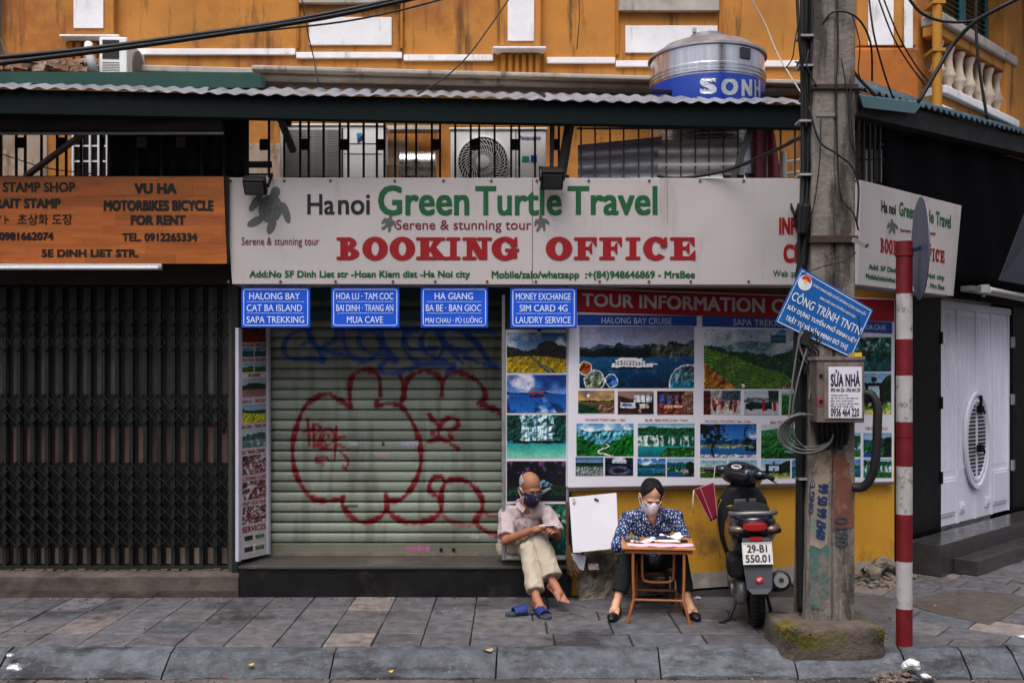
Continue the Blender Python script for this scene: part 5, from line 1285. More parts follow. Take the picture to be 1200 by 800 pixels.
# corrugated sheets stacked against the railing
def sheet(name, label, q, waves, amp, mat, Y0, nseg=60):
    TL, TR_, BR, BL = [np.array(p, float) for p in q]; m = MB(); rows = []
    for j in range(nseg + 1):
        t = j / nseg; w_ = amp * math.sin(t * waves * 2 * math.pi)
        a = TL * (1 - t) + BL * t; b = TR_ * (1 - t) + BR * t
        rows.append([at(*(a * (1 - i / 6) + b * i / 6), Y0 + w_ + .03 * t * -1) for i in range(7)])
    m.grid(rows); o = m.build(name, mat, fix=False); sm = o.modifiers.new('thick', 'SOLIDIFY'); sm.thickness = .004
    tag(o, label, 'metal sheet'); return o
sheet('corrugated_sheet', 'dark glossy corrugated metal sheet leaning behind the railing, left of the tank', ((677, 170), (776, 160), (776, 214), (677, 214)), 3.0, .05, M('sheet_dark', (196, 196, 206), .35, .25, 4, .1, 30, metal=.25), 8.26)
sheet('corrugated_sheet', 'dented pale corrugated metal sheet in front of the water tank', ((771, 164), (870, 162), (874, 214), (771, 214)), 3.0, .05, M('galv_bright', (226, 222, 222), .4, .2, 3, .1, 40, metal=.2, stain=(120, 108, 104), samt=.6, sscale=3, sthr=.56), 8.24)
# maroon plastic cover right of the tank
m = MB(); rows = []
for k in range(9):
    t = k / 8; rows.append([at(874 + 3 * t + (30 + 8 * t) * i / 12, 130 + 84 * t, 8.5 + .05 * math.sin(i * .9 + t * 2) + .06 * (i / 12 - .5) ** 2) for i in range(13)])
m.grid(rows); o = m.build('plastic_cover', M('maroon_plastic', (150, 76, 84), .5, .15, 4, .2, 20), smooth=True, fix=False); sm = o.modifiers.new('thick', 'SOLIDIFY'); sm.thickness = .006
tag(o, 'maroon plastic cover hanging beside the water tank', 'cover')
m = MB()
m.tube([at(905, 192, 8.5), at(946, 186, 8.5)], .012, 8); m.tube([at(905, 206, 8.5), at(946, 200, 8.5)], .012, 8); m.tube([at(919, 178, 8.48), at(919, 212, 8.48)], .024, 8); m.tube([at(905, 200, 8.49), at(912, 212, 8.49)], .014, 8)
o = m.build('water_pipes', M('white_pipe', (206, 200, 196), .5, .08), smooth='auto'); tag(o, 'white plastic water pipes above the sign beside the pole', 'pipes')

# ---------------------------------------------------------------- floodlights on the sign
def flood(x0, x1, y0, y1, label):
    t = thing('floodlight', label, 'floodlight', at((x0 + x1) / 2, y1, 7.9), 'floodlights clamped on top of the white sign')
    c = at((x0 + x1) / 2, (y0 + y1) / 2, 7.86); w_ = (x1 - x0) / F * 7.86; h = (y1 - y0) / F * 7.86
    m = MB(); m.obox(c, (w_, .07, h), (.75, 0, .06)); m.build('housing', black_m, t, bevel=.008)
    m = MB()
    for k in range(6): m.obox(c + Vector((-.4 * w_ + .16 * w_ * k, .05, .03)), (.008, .05, h * .8), (.75, 0, .06))
    m.build('fins', black_m, t)
    m = MB(); m.obox(c + Vector((0, -.03, -.028)), (w_ * .84, .01, h * .74), (.75, 0, .06)); m.build('glass', M('lamp_glass', (50, 52, 56), .15, .1, 4, spec=.7), t)
    m = MB(); m.bar(c + Vector((-w_ / 2 - .008, .02, 0)), c + Vector((-w_ / 2 - .008, .16, .12)), .012, .03); m.bar(c + Vector((w_ / 2 + .008, .02, 0)), c + Vector((w_ / 2 + .008, .16, .12)), .012, .03); m.bar(c + Vector((-w_ / 2 - .01, .16, .12)), c + Vector((w_ / 2 + .01, .16, .12)), .03, .012); m.build('bracket', black_m, t)
flood(286, 312, 207, 228, 'black floodlight tilted over the left end of the white sign')
flood(634, 660, 197, 222, 'black floodlight tilted over the middle of the white sign')
flood(934, 950, 238, 268, 'black floodlight half hidden behind the pole cables')

# tube lamps
tl = thing('tube_lamp', 'white tube lamp fixed under the lower edge of the wooden sign', 'lamp', at(90, 315, 7.95))
m = MB(); m.tube([at(-60, 314, 7.93), at(188, 314, 7.93)], .016, 10); m.build('tube', M('tube_glass', (214, 214, 220), .25, .03), tl, smooth='auto')
m = MB(); a = at(-60, 311.5, 7.955); b_ = at(190, 311.5, 7.955); m.bar(a, b_, .035, .03); m.build('housing', M('lamp_housing', (190, 188, 190), .5, .08), tl, bevel=.003)
m = MB(); m.tube([at(186, 314.2, 7.93), at(190, 314.2, 7.93)], .02, 10); m.build('end_cap', M('cap_grey', (120, 120, 124), .5), tl)

# ---------------------------------------------------------------- dark shop front on the cut corner
gf = thing('granite_shopfront', 'black granite shop front on the cut corner with white louvred double door', 'shop front', PC.pt(1.5, 0))
gran = M('black_granite', (9, 9, 11), .35, .3, 6, .05, 60, stain=(26, 25, 25), samt=.3, sscale=2, spec=.18)
uD0, uD1 = PC.u(1103), PC.u(1187)
m = MB(); m.pbox(PC, .03, uD0, 0, 2.62, -.25, 0); m.pbox(PC, uD1, 6.5, 0, 2.62, -.25, 0); m.pbox(PC, .03, 6.5, 2.622, 3.9, -.25, .003)
m.build('cladding', gran, gf, bevel=.004)
m = MB(); m.pbox(PC, .0, .09, .05, 2.6, .0, .05); m.build('corner_pipe', M('corner_dark', (44, 42, 40), .7, .3, 8), gf)
def door():
    dm = M('door_grey', (230, 228, 240), .45, .06, 3, .08, 50, stretch=(8, 8, .3), stain=(150, 146, 158), samt=.3, sscale=4, sthr=.58)
    z0, z1 = .30, 2.52; Wd = uD1 - uD0
    m = MB(); m.pbox(PC, uD0 + .003, uD1 - .003, z0, z1, -.10, -.055); d = m.build('door', dm, gf)
    d['label'] = 'white double door with an oval louvre in the middle'
    m = MB(); 
    for a, e in ((0, .022), (.25, .275), (.5, .506), (.72, .745), (.978, 1)): m.pbox(PC, uD0 + a * Wd + .003, uD0 + e * Wd - .003, z0, z1, -.0545, -.035)
    m.pbox(PC, uD0, uD1, z1 + .002, z1 + .07, -.08, -.02)
    # raised lower panels
    for a, e in ((.03, .235), (.285, .36), (.65, .71), (.755, .97)):
        m.pbox(PC, uD0 + a * Wd, uD0 + e * Wd, .40, .78 if e - a > .1 else .5, -.0545, -.04); m.pbox(PC, uD0 + a * Wd + .02, uD0 + e * Wd - .02, .43, .75 if e - a > .1 else .48, -.0395, -.030)
    for k in range(38):
        u = uD0 + .05 + k * (Wd - .1) / 37; m.pbox(PC, u, u + .012, 1.0 if .3 < k / 37 < .7 and False else .85, 2.46, -.0545, -.049) if not (.28 < (u - uD0) / Wd < .72 and False) else None
    m.build('door_moulding', dm, d)
    cu, cz = uD0 + Wd * .50, 1.14; ru, rz = .33, .52
    m = MB(); N_ = 40
    for (r0, r1, o) in ((1.0, .93, .004), (.84, .79, -.004)):
        for k in range(N_):
            t0, t1 = 2 * math.pi * k / N_, 2 * math.pi * (k + 1) / N_
            pt = lambda r, t, of: PC.pt(cu + ru * r * math.cos(t), cz + rz * r * math.sin(t), of)
            m.hexa([pt(r0, t0, -.03), pt(r0, t1, -.03), pt(r1, t1, -.03), pt(r1, t0, -.03), pt(r0, t0, o - .01), pt(r0, t1, o - .01), pt(r1, t1, o - .01), pt(r1, t0, o - .01)])
    P_ = [PC.pt(cu + ru * .95 * math.cos(2 * math.pi * k / N_), cz + rz * .95 * math.sin(2 * math.pi * k / N_), -.029) for k in range(N_)]
    m.poly(P_, .02, -PC.n)
    m.build('oval_frame', dm, d, fix=False)
    m = MB(); n = 19
    for k in range(n):
        z = cz - rz * .7 + k * rz * 1.4 / (n - 1); hw = ru * .74 * math.sqrt(max(0, 1 - ((z - cz) / (rz * .74)) ** 2))
        if hw < .05: continue
        for sgn in (-1, 1):
            a, e = sorted((cu + sgn * .035, cu + sgn * hw)); m.pbox(PC, a, e, z - .012, z + .012, -.0285, -.024)
    m.build('louvre', M('louvre_gap', (50, 50, 58), .6, .1), d)
    m = MB()
    for z in (1.02, 1.44): m.pbox(PC, cu - .025, cu + .06, z, z + .07, -.02, .03); m.tube([PC.pt(cu + .05, z + .05, .02), PC.pt(cu + .05, z - .02, .04)], .012, 8)
    m.pbox(PC, cu + .045, cu + .06, 1.46, 1.62, -.02, .012)
    m.build('handle', black_m, d, bevel=.004)
    m = MB()
    for z in (.75, 1.5, 2.15): m.pbox(PC, uD1 - .012, uD1 + .03, z, z + .12, -.02, .015); m.pbox(PC, uD0 - .02, uD0 + .012, z, z + .12, -.02, .015, 1)
    m.build('hinge', [alu, black_m], d)
door()
# two black steps
stone_st = M('step_granite', (58, 54, 55), .22, .3, 7, .12, 40, stain=(78, 70, 66), samt=.45, sscale=2.4, sthr=.52)
m = MB()
u0 = PC.u(1075); 
m.pbox(PC, .09, 6.5, .001, .29, .055, .38); m.build('upper_step', stone_st, gf, bevel=.006)
m = MB(); m.pbox(PC, .36, 6.5, .001, .138, .383, .60); m.build('lower_step', stone_st, gf, bevel=.006)
# rubble at the foot of the corner
m = MB(); rng = random.Random(31)
def rock(q, s, sq=.6):
    b = len(m.v); m.ell(q, (s * 1.3, s, s * sq), (rng.random() * .6, rng.random() * .6, rng.random() * 3), 9, 7); o_ = Vector((rng.random() * 9, 0, 0))
    for i in range(b, len(m.v)):
        d = Vector(m.v[i]) - q; m.v[i] = tuple(q + d * (1 + .7 * mno.cell(d / s * .9 + o_) - .35 + .25 * mno.noise(d / s * 2 + o_)))
for k in range(60): rock(gnd(rng.uniform(1004, 1056), rng.uniform(668, 688), .01), rng.uniform(.015, .055))
for k in range(12): rock(PB.pt(rng.uniform(2.75, 3.2), rng.uniform(0, .10), rng.uniform(.03, .16)), rng.uniform(.06, .12), .7)
o = m.build('rubble_heap', M('rubble', (128, 118, 106), .95, .35, 9, 1, 20, stain=(70, 60, 50), samt=.6, sscale=6, bdist=.02)); tag(o, 'heap of broken mortar and stones at the foot of the yellow wall corner', 'rubble'); o['kind'] = 'stuff'

# dark awning, canvas and lamp over the corner shop
aw2 = thing('corner_awning', 'dark corrugated awning with black canvas sides round the corner', 'awning', PC.pt(2, 3.6, .5))
P2 = Plane((2.81, 8.1), (2.40, 2.30)); L2 = 4.6
def edge(u): return 3.965 + .07 * u
m = MB(); 
m.add([P2.pt(0, edge(0), 0), P2.pt(L2, edge(L2), 0), P2.pt(L2, edge(L2) + .16, 0), P2.pt(0, edge(0) + .16, 0)], [(0, 1, 2, 3)])
m.add([P2.pt(0, edge(0) - .0, 0), P2.pt(L2, edge(L2), 0), P2.pt(L2, edge(L2) + .0, -.5), P2.pt(0, edge(0) + .0, -.5)], [(0, 1, 2, 3)])
o = m.build('fascia', M('awning_black', (20, 19, 22), .7, .25, 5, .1, 40, stain=(60, 56, 54), samt=.5, sscale=3), aw2, fix=False); sm = o.modifiers.new('thick', 'SOLIDIFY'); sm.thickness = .012
m = MB(); rows = []
for k in range(8):
    t = k / 7; rows.append([P2.pt(u * .0125, edge(u * .0125) + .185 + t * .36 + .02 * math.sin(u * .0125 / .127 * 2 * math.pi), .05 - t * .62) for u in range(int(L2 / .0125))])
m.grid(rows); o = m.build('corrugated_sheet', M('corrugated_teal', (52, 72, 84), .45, .2, 4, .1, 30, stain=(120, 124, 128), samt=.5, sscale=5, sthr=.55), aw2, smooth=True, fix=False); sm = o.modifiers.new('thick', 'SOLIDIFY'); sm.thickness = .003
m = MB(); q = [P2.hit(x, y, .06) for x, y in ((1008, 112), (1082, 121), (1072, 133), (1012, 126))]; m.poly(q, .05, (0, .8, .5)); m.build('ridge_flap', M('flap_teal', (78, 110, 116), .5, .12, 5), aw2)
# canvas hanging behind the corner sign
m = MB(); rows = []
P3 = Plane((3.18, 8.62), (2.40, 2.30))
for k in range(8):
    t = k / 7; rows.append([P3.pt(.0 + (.20 * (1 - t)) + 5 * i / 40, 2.66 + t * 1.30 + .07 * i / 8 * t, .02 * math.sin(i * .8 + t)) for i in range(41)])
m.grid(rows); o = m.build('side_canvas', M('canvas_black', (7, 7, 10), .9, .3, 4, .2, 30, spec=.05), aw2, smooth=True, fix=False); sm = o.modifiers.new('thick', 'SOLIDIFY'); sm.thickness = .008
m = MB(); A, B, C_, D = at(1166, 330, 8.9), at(1215, 348, 9.3), at(1215, 175, 9.6), at(1206, 240, 9.2)
m.add([at(1171, 328, 8.95), at(1260, 345, 9.5), at(1260, 210, 9.9), at(1202, 248, 9.3)], [(0, 1, 2, 3)]); o = m.build('front_canvas', M('canvas_slate', (34, 37, 48), .8, .2, 5, .2, 30), aw2, fix=False); sm = o.modifiers.new('thick', 'SOLIDIFY'); sm.thickness = .01
m = MB(); m.bar(at(1132, 338, 9.5), at(1230, 352, 10.2), .12, .05); m.build('front_bar', M('bar_slate', (104, 100, 104), .5, .2, 6), aw2, bevel=.004)
tl2 = thing('tube_lamp', 'white tube lamp with end bracket above the white door', 'lamp', at(1170, 346, 9.4))
m = MB(); m.tube([at(1158, 340, 9.35), at(1230, 356, 9.9)], .035, 10); m.build('tube', M('tube_white', (196, 194, 198), .3, .04), tl2, smooth='auto')
m = MB(); q = at(1154, 339, 9.33); m.box(q.x - .05, q.x + .03, q.y - .04, q.y + .04, q.z - .04, q.z + .04); m.tube([q + Vector((-.01, 0, -.04)), q + Vector((-.01, 0, -.07))], .02, 8); m.build('end_bracket', M('lamp_bracket', (150, 150, 154), .5, .1), tl2, bevel=.006)
# ================================================================ utility pole on its block
def spl(pts, n=6):
    pts = [Vector(p) for p in pts]; out = []
    if len(pts) < 3: return pts
    for i in range(len(pts) - 1):
        p0 = pts[max(i - 1, 0)]; p1 = pts[i]; p2 = pts[i + 1]; p3 = pts[min(i + 2, len(pts) - 1)]
        for k in range(n):
            t = k / n; out.append(.5 * ((2 * p1) + (p2 - p0) * t + (2 * p0 - 5 * p1 + 4 * p2 - p3) * t * t + (3 * p1 - p0 - 3 * p2 + p3) * t ** 3))
    out.append(pts[-1]); return out
def loft(mb, secs, n=20, m=0, e=2.4):       # secs: (centre, half width x, half height z[, tilt]) rings facing +y
    b = len(mb.v)
    for s in secs:
        c = Vector(s[0]); tl = s[3] if len(s) > 3 else 0
        for k in range(n):
            a = 2 * math.pi * k / n; x = math.copysign(abs(math.cos(a)) ** (2 / e), math.cos(a)) * s[1]; z = math.copysign(abs(math.sin(a)) ** (2 / e), math.sin(a)) * s[2]
            mb.v.append(tuple(c + Vector((x, -z * math.sin(tl), z * math.cos(tl)))))
    for i in range(len(secs) - 1):
        for k in range(n):
            k2 = (k + 1) % n; mb.f.append((b + i * n + k, b + i * n + k2, b + (i + 1) * n + k2, b + (i + 1) * n + k)); mb.m.append(m)
    mb.f.append(tuple(b + k for k in reversed(range(n)))); mb.m.append(m)
    e_ = b + (len(secs) - 1) * n; mb.f.append(tuple(e_ + k for k in range(n))); mb.m.append(m)

pole = thing('utility_pole', 'square concrete utility pole with peeling paint and stencilled numbers', 'pole', (2.18, 6.98, .15))
FY = 6.82
def xl(z): return 2.018 + (z - .2) * .0135
def xr(z): return 2.350 + (z - .2) * .001
pm = M('pole_concrete', (120, 111, 104), .95, .3, 8, .9, 32, stain=(50, 43, 38), samt=.85, sscale=2.4, sthr=.49, sstretch=(2.4, 2.4, .4), stain2=(36, 33, 32), s2=(9, .75, .6), bdist=.012, detail=10)
m = MB(); zs = np.linspace(.1, 6.8, 60); rng = random.Random(14)
def half(a, b_, y0, y1):
    rows = []
    prof = []
    for z in zs:
        j = lambda: rng.uniform(-.004, .004)
        x0, x1 = a(z), b_(z)
        rows.append([(x0 + j(), y1, z), (x0 + j(), y0 + .012, z), (x0 + .012 + j(), y0 + j() * .5, z), (x1 - .008 + j(), y0 + j() * .5, z), (x1 + j() * .5, y0 + .01, z), (x1, y1, z)])
    m.grid(rows); m.add([rows[-1][k] for k in range(6)], [tuple(range(6))])
    m.add([rows[i][k] for i in (0, -1) for k in (0, 5)], [(0, 1, 3, 2)])
xm = lambda z: (xl(z) * .47 + xr(z) * .53)
half(xl, lambda z: xm(z) - .006, FY, FY + .30); half(lambda z: xm(z) + .006, xr, FY, FY + .30)
m.add([(xm(.1) - .02, FY + .02, .1), (xm(.1) + .02, FY + .02, .1), (xm(6.8) + .02, FY + .02, 6.8), (xm(6.8) - .02, FY + .02, 6.8)], [(0, 1, 2, 3)])
m.build('shaft', pm, pole)
PF = Plane((0, FY), (1, 0)); fpole = on(PF, .006)
def blot(px_, seed, off, rag=2.2, n=5):     # irregular paint patch from a photo outline
    r = random.Random(seed); out = []
    k = len(px_)
    for i in range(k):
        a, b_ = px_[i], px_[(i + 1) % k]
        for j in range(n):
            t = j / n; out.append(on(PF, off)(a[0] + (b_[0] - a[0]) * t + r.uniform(-rag, rag) * .6, a[1] + (b_[1] - a[1]) * t + r.uniform(-rag, rag) * 1.4))
    return out
def patch(name, px_, seed, mat, off):
    m = MB(); m.poly(blot(px_, seed, off)); bm = bmesh.new(); 
    m.build(name, mat, pole, fix=False)
patch('paint_patch', [(949, 640), (971, 640), (971, 690), (966, 716), (949, 712)], 1, M('pole_green', (62, 92, 88), .9, .25, 6, .6, 40, stain=(118, 106, 96), samt=.95, sscale=7, sthr=.47, stain2=(60, 54, 48), s2=(12, .8, .56)), .005)
patch('paint_patch', [(950, 566), (970, 566), (971, 640), (949, 642)], 2, M('pole_pale', (140, 124, 112), .9, .25, 5, .5, 40, stain=(80, 112, 106), samt=.7, sscale=4, sthr=.5), .006)
patch('paint_patch', [(960, 530), (972, 524), (972, 566), (950, 572), (953, 548)], 3, M('pole_cream', (160, 140, 122), .9, .2, 5, .6, 40, stain=(100, 86, 74), samt=.9, sscale=9, sthr=.5), .007)
patch('paint_patch', [(976, 536), (990, 528), (996, 548), (999, 590), (1000, 618), (977, 622)], 4, M('pole_brown', (108, 66, 54), .9, .22, 5, .6, 40, stain=(128, 110, 98), samt=.95, sscale=6, sthr=.52, stain2=(60, 54, 48), s2=(12, .7, .58)), .005)
stn = M('stencil_blue', (22, 44, 92), .8, .25, 30); stg = M('stencil_grey', (60, 62, 70), .8, .2, 30)
m = MB(); fs = on(PF, .011)
letters(m, '0947 66 05 66', fs, 0, 0, 0, 0, bold=.05, quad=((956, 630), (959, 566), (971, 567), (967, 633))); m.build('stencil', stn, pole, fix=False)
m = MB(); letters(m, 'ONG E', fs, 0, 0, 0, 0, bold=.03, quad=((947, 602), (949, 566), (955.5, 566), (953, 602))); m.build('stencil', stn, pole, fix=False)
m = MB(); letters(m, '0810', fs, 0, 0, 0, 0, bold=.02, quad=((978, 640), (978, 605), (994, 605), (994, 640))); m.build('stencil', stg, pole, fix=False)
m = MB(); m.pxbox(PF, 953, 1006, 98.5, 104, -.33, .02); m.build('rusty_band', M('rust_band', (62, 44, 38), .9, .3, 10, .5, 60), pole); m = MB(); m.pxbox(PF, 950, 1006, 276, 284, -.33, .022); m.build('rusty_band', M('rust_band', (62, 44, 38), .9, .3, 10, .5, 60), pole)
m = MB(); m.bar(at(1000, 281, 6.78), at(1016, 288, 6.72), .05, .03); m.pxbox(PF, 956, 981, 132.5, 136.5, -.32, .006); m.build('strap', M('strap_grey', (120, 114, 110), .6, .2, 9), pole)

bk = MB()
def block():
    m = MB(); rows = []; n = 150; ox, oy = 2.145, 6.865; cols = []
    prof = [(.98, -.09), (1.01, -.03), (1.01, 0), (1.0, .03), (1.0, .06), (.995, .09), (.99, .115), (.98, .135), (.965, .150), (.94, .158), (.88, .161), (.8, .163), (.65, .165), (.5, .165), (.05, .166)]
    for s, z in prof:
        row = []
        for k in range(n + 1):
            a = 2 * math.pi * (k % n) / n; c, s_ = math.cos(a), math.sin(a)
            x = math.copysign(abs(c) ** .22, c) * .355; y = math.copysign(abs(s_) ** .22, s_) * .235
            p = Vector((x * 7, y * 7, z * 9)); q = mno.noise(p) * .020 + mno.noise(p * 3.1) * .010 + (.5 - mno.cell(p * 1.6)) * .012
            P = Vector((ox + x * s * (1 + q), oy + y * s * (1 + q * 1.3), z + mno.noise(p * 2 + Vector((9, 0, 0))) * .010 - (.022 if (k % n) in range(96, 104) and z > .13 else 0)))
            row.append(P); g = 1 + .35 * mno.noise(P * 14); col = lin((88, 78, 70)) * g
            for cx, cz, rx, rz in ((1.88, .12, .13, .055), (1.99, .07, .10, .05), (1.82, .16, .09, .05), (2.47, .12, .045, .05)):
                d = math.hypot((P.x - cx) / rx, (P.z - cz) / rz) + .9 * mno.noise(P * 18) + .5 * mno.noise(P * 50); t = max(0, min(1, (1.05 - d) * 2.2)) if P.y < 6.80 else 0
                col = col * (1 - t) + lin((78, 78, 26) if mno.noise(P * 30) > -.05 else (104, 84, 26)) * t
            cols.append(col)
        rows.append(row)
    m.grid(rows); m.c = np.array(cols); o = m.build('concrete_block', M('block_concrete', (86, 76, 68), .95, .3, 9, 1, 30, attr=True, stain=(36, 31, 28), samt=.7, sscale=3, sthr=.53, stain2=(120, 110, 100), s2=(12, .4, .62), bdist=.02, detail=10), smooth=True, fix=True)
    tag(o, 'squat weathered concrete block with moss around the foot of the pole', 'block')
    mm = MB(); r = random.Random(5)
    for (cx, cy, cz, w_, d_, hh, nn) in ((1.86, 6.632, .135, .05, .008, .012, 90), (1.95, 6.626, .09, .06, .004, .025, 110), (1.83, 6.68, .155, .035, .035, .006, 60), (2.47, 6.634, .11, .02, .006, .025, 50), (2.49, 6.72, .125, .006, .04, .014, 40)):
        for k in range(nn):
            x, y, z = cx + r.gauss(0, w_), cy + r.gauss(0, d_), cz + r.gauss(0, hh)
            mm.ell((x, y, min(z, .162)), (.005, .004, .004), (r.random() * 3, r.random(), 0), 5, 4)
    mo = mm.build('moss', M('moss', (70, 72, 26), .95, .4, 20, .8, 60, stain=(110, 96, 40), samt=.6, sscale=9), o, smooth=True, fix=False)
block()

# metal box with a paper notice
eb = thing('electric_box', 'rusty grey metal box with a white paper notice strapped to the pole', 'box', at(985, 494, 6.72))
PE = Plane((0, 6.62), (1, 0))
m = MB(); m.pxbox(PE, 957.5, 1013, 420, 495, -.19, 0); m.build('casing', M('box_grey', (96, 84, 80), .7, .25, 8, .4, 50, stain=(60, 42, 36), samt=.7, sscale=5, sthr=.5, stain2=(140, 130, 126), s2=(9, .5, .6)), eb, bevel=.006)
m = MB(); m.pxbox(PE, 956, 1014.5, 418, 422, -.2, .008); m.pxbox(PE, 966, 1012, 425, 491, .0005, .006); m.build('lid', M('lid_grey', (112, 100, 96), .7, .25, 8, .4, 50, stain=(62, 46, 40), samt=.7, sscale=6, sthr=.54), eb, bevel=.002)
m = MB(); m.pxbox(PE, 971, 1010, 429.5, 489.5, .0065, .0085); m.build('notice', M('notice_paper', (206, 202, 212), .7, .04, 4), eb)
fe = on(PE, .0095); m = MB()
letters(m, 'SỬA NHÀ', fe, 973.5, 1008, 433, 453, bold=.045); letters(m, '0936 464 220 - 0936 464 220', fe, 973.5, 1008, 454.5, 459, bold=.03); letters(m, '0936 464 220', fe, 973.5, 1007, 478, 488, bold=.035)
for s, y in (('Chống thấm dột', 461.5), ('Xây, ốp, lát, sơn, trần thạch cao', 464.8), ('Điện, nước, cửa sắt, mái tôn', 468), ('Hàn, xì, khoan, cắt bê tông', 471.2), ('Phá dỡ nhà cũ', 474.4)): letters(m, s, fe, 973.5, 1006 - len(s) % 3 * 6, y, y + 2.6, bold=.01)
m.build('lettering', M('notice_ink', (34, 34, 56), .7), eb, fix=False)
m = MB(); m.pxbox(PE, 958.5, 964, 465, 476, .001, .003); m.build('sticker', M('sticker_red', (150, 50, 60), .6, .2, 10), eb)
m = MB(); m.pxbox(PE, 1001.5, 1010, 413, 418, -.1, .01); m.build('tag', M('tag_yellow', (206, 168, 40), .5), eb)
m = MB()
for y in (440, 470): m.lathe([(.012, 0), (.012, -.01)], PE.hit(962, y, .001), 8, axis='Y')
m.build('lock', black_m, eb)

# tilted blue plate
ts = thing('tilted_sign', 'blue enamel sign with white Vietnamese text tilted on the pole', 'sign', at(966, 366, 6.72))
PT_ = Plane((0, 6.74), (1, .03))
QT = [(939, 313.5), (1023.5, 363), (998.5, 420), (908.4, 377)]
A = [PT_.hit(x, y, 0) for x, y in QT]; bk_ = PT_.n * -.006
m = MB(); m.hexa([A[3], A[2], A[2] + bk_, A[3] + bk_, A[0], A[1], A[1] + bk_, A[0] + bk_]); m.build('plate', M('enamel_blue', (20, 86, 158), .4, .1, 6, .05, 20, stain=(14, 60, 110), samt=.4, sscale=3, stain2=(120, 120, 120), s2=(14, .3, .66)), ts, bevel=.002)
def st2(s, t, d=0.0, o=.002):
    a = np.array(QT, float); q = (a[0] * (1 - s) + a[1] * s) * (1 - t) + (a[3] * (1 - s) + a[2] * s) * t
    return PT_.hit(q[0], q[1], o + d)
w_m = M('enamel_white', (206, 210, 220), .45, .05)
m = MB()
for a, b_, c, d in ((.02, .03, .98, .03), (.02, .97, .98, .97)): m.add([st2(a, b_), st2(c, b_), st2(c, b_ + .014), st2(a, b_ + .014)], [(0, 1, 2, 3)])
for a in (.02, .975): m.add([st2(a, .05), st2(a + .008, .05), st2(a + .008, .965), st2(a, .965)], [(0, 1, 2, 3)])
m.build('border', w_m, ts, fix=False)
m = MB(); ft = lambda x, y, d=0.0: st2(x, y, d, .003)
for s, a, e, c, d, bo in (('ĐOÀN THANH NIÊN CS HỒ CHÍ MINH QUẬN HOÀN KIẾM', .22, .94, .10, .19, .02), ('BAN CHẤP HÀNH PHƯỜNG HÀNG BẠC', .36, .84, .235, .32, .02), ('CÔNG TRÌNH TNTN', .05, .965, .36, .555, .012), ('XÂY DỰNG TUYẾN PHỐ ĐINH LIỆT', .05, .97, .60, .74, .035), ('TRẬT TỰ VÀ VĂN MINH ĐÔ THỊ', .09, .90, .785, .92, .035)):
    letters(m, s, ft, a, e, c, d, bold=bo)
m.build('lettering', w_m, ts, fix=False)
m = MB()
def disc(cx, cy, r, o, mi, sq=1.0, a0=0, a1=360):
    m.add([st2(cx + r * .66 * math.cos(math.radians(a0 + (a1 - a0) * k / 24)), cy + r * math.sin(math.radians(a0 + (a1 - a0) * k / 24)) * sq, 0, o) for k in range(24)], [tuple(range(24))], mi)
disc(.12, .19, .13, .0030, 0); disc(.12, .16, .095, .0034, 1, 1, 180, 360); disc(.12, .21, .06, .0038, 0); disc(.12, .17, .035, .0042, 2)
m.build('emblem', [w_m, M('emblem_red', (190, 40, 50), .5), M('emblem_yellow', (220, 190, 60), .5)], ts, fix=False)
m = MB(); m.tube([at(942, 320, 6.75), at(965, 312, 6.76), at(990, 306, 6.78), at(1003, 296, 6.8)], .004, 6); m.tube([at(1006, 370, 6.75), at(1008, 392, 6.75), at(1007, 414, 6.7)], .003, 6); m.build('tie_wire', black_m, ts)

# cables on the pole
cabm = M('cable_black', (22, 22, 24), .55, .2, 20); cabg = M('cable_grey', (86, 84, 86), .55, .2, 20); cabw = M('cable_pale', (180, 176, 170), .6, .1)
def cable(name, label, pts, r=.008, mat=cabm, group=None, n=6, seg=6):
    m = MB(); m.tube(spl([at(x, y, Y) if len(q) == 3 else Vector(q) for q in pts for x, y, Y in [q[:3]]], seg), r, n); o = m.build(name, mat, smooth=True, fix=False); tag(o, label, 'cable', group); return o
bun = thing('cable_bundle', 'thick bundle of black cables running down the left side of the pole', 'cables', at(945, 330, 6.9))
m = MB(); rng = random.Random(9)
for k, (x0, x1, x2, r) in enumerate(((940, 941, 936, .016), (944, 944, 939, .02), (948, 947, 941, .022), (952, 951, 938, .018), (946, 949, 943, .014), (955, 953, 934, .012), (942, 946, 940, .012))):
    Y = 6.88 + .02 * (k % 3)
    m.tube(spl([at(x0 + rng.uniform(-2, 2), -60, Y), at(x0, 40, Y), at(x1 + rng.uniform(-1, 1), 130, Y), at(x1, 215, Y), at((x1 + x2) / 2 - 1, 260 + 8 * k, Y - .02), at(x2, 320, Y), at(x2 - 1 + rng.uniform(-2, 2), 420, Y), at(x2, 520, Y), at(x2 + 1, 640, Y + .03), at(x2 + 2, 716, Y + .05)]), r, 8)
m.build('cables', cabm, bun, smooth=True, fix=False)
m = MB()
for y in (40, 75, 140, 203, 560): m.pxbox(Plane((0, 6.84), (1, 0)), 937, 957, y, y + 2.5, -.12, 0)
m.build('cable_ties', M('tie_pale', (150, 148, 150), .5), bun)
m = MB(); q = at(942, 258, 6.84); m.obox(q, (.06, .1, .22), (0, .1, 0)); m.build('junction_sleeve', black_m, bun, bevel=.02)
lp = thing('cable_loops', 'loose coil of grey cables hanging below the tilted sign', 'cables', at(940, 525, 6.75))
m = MB()
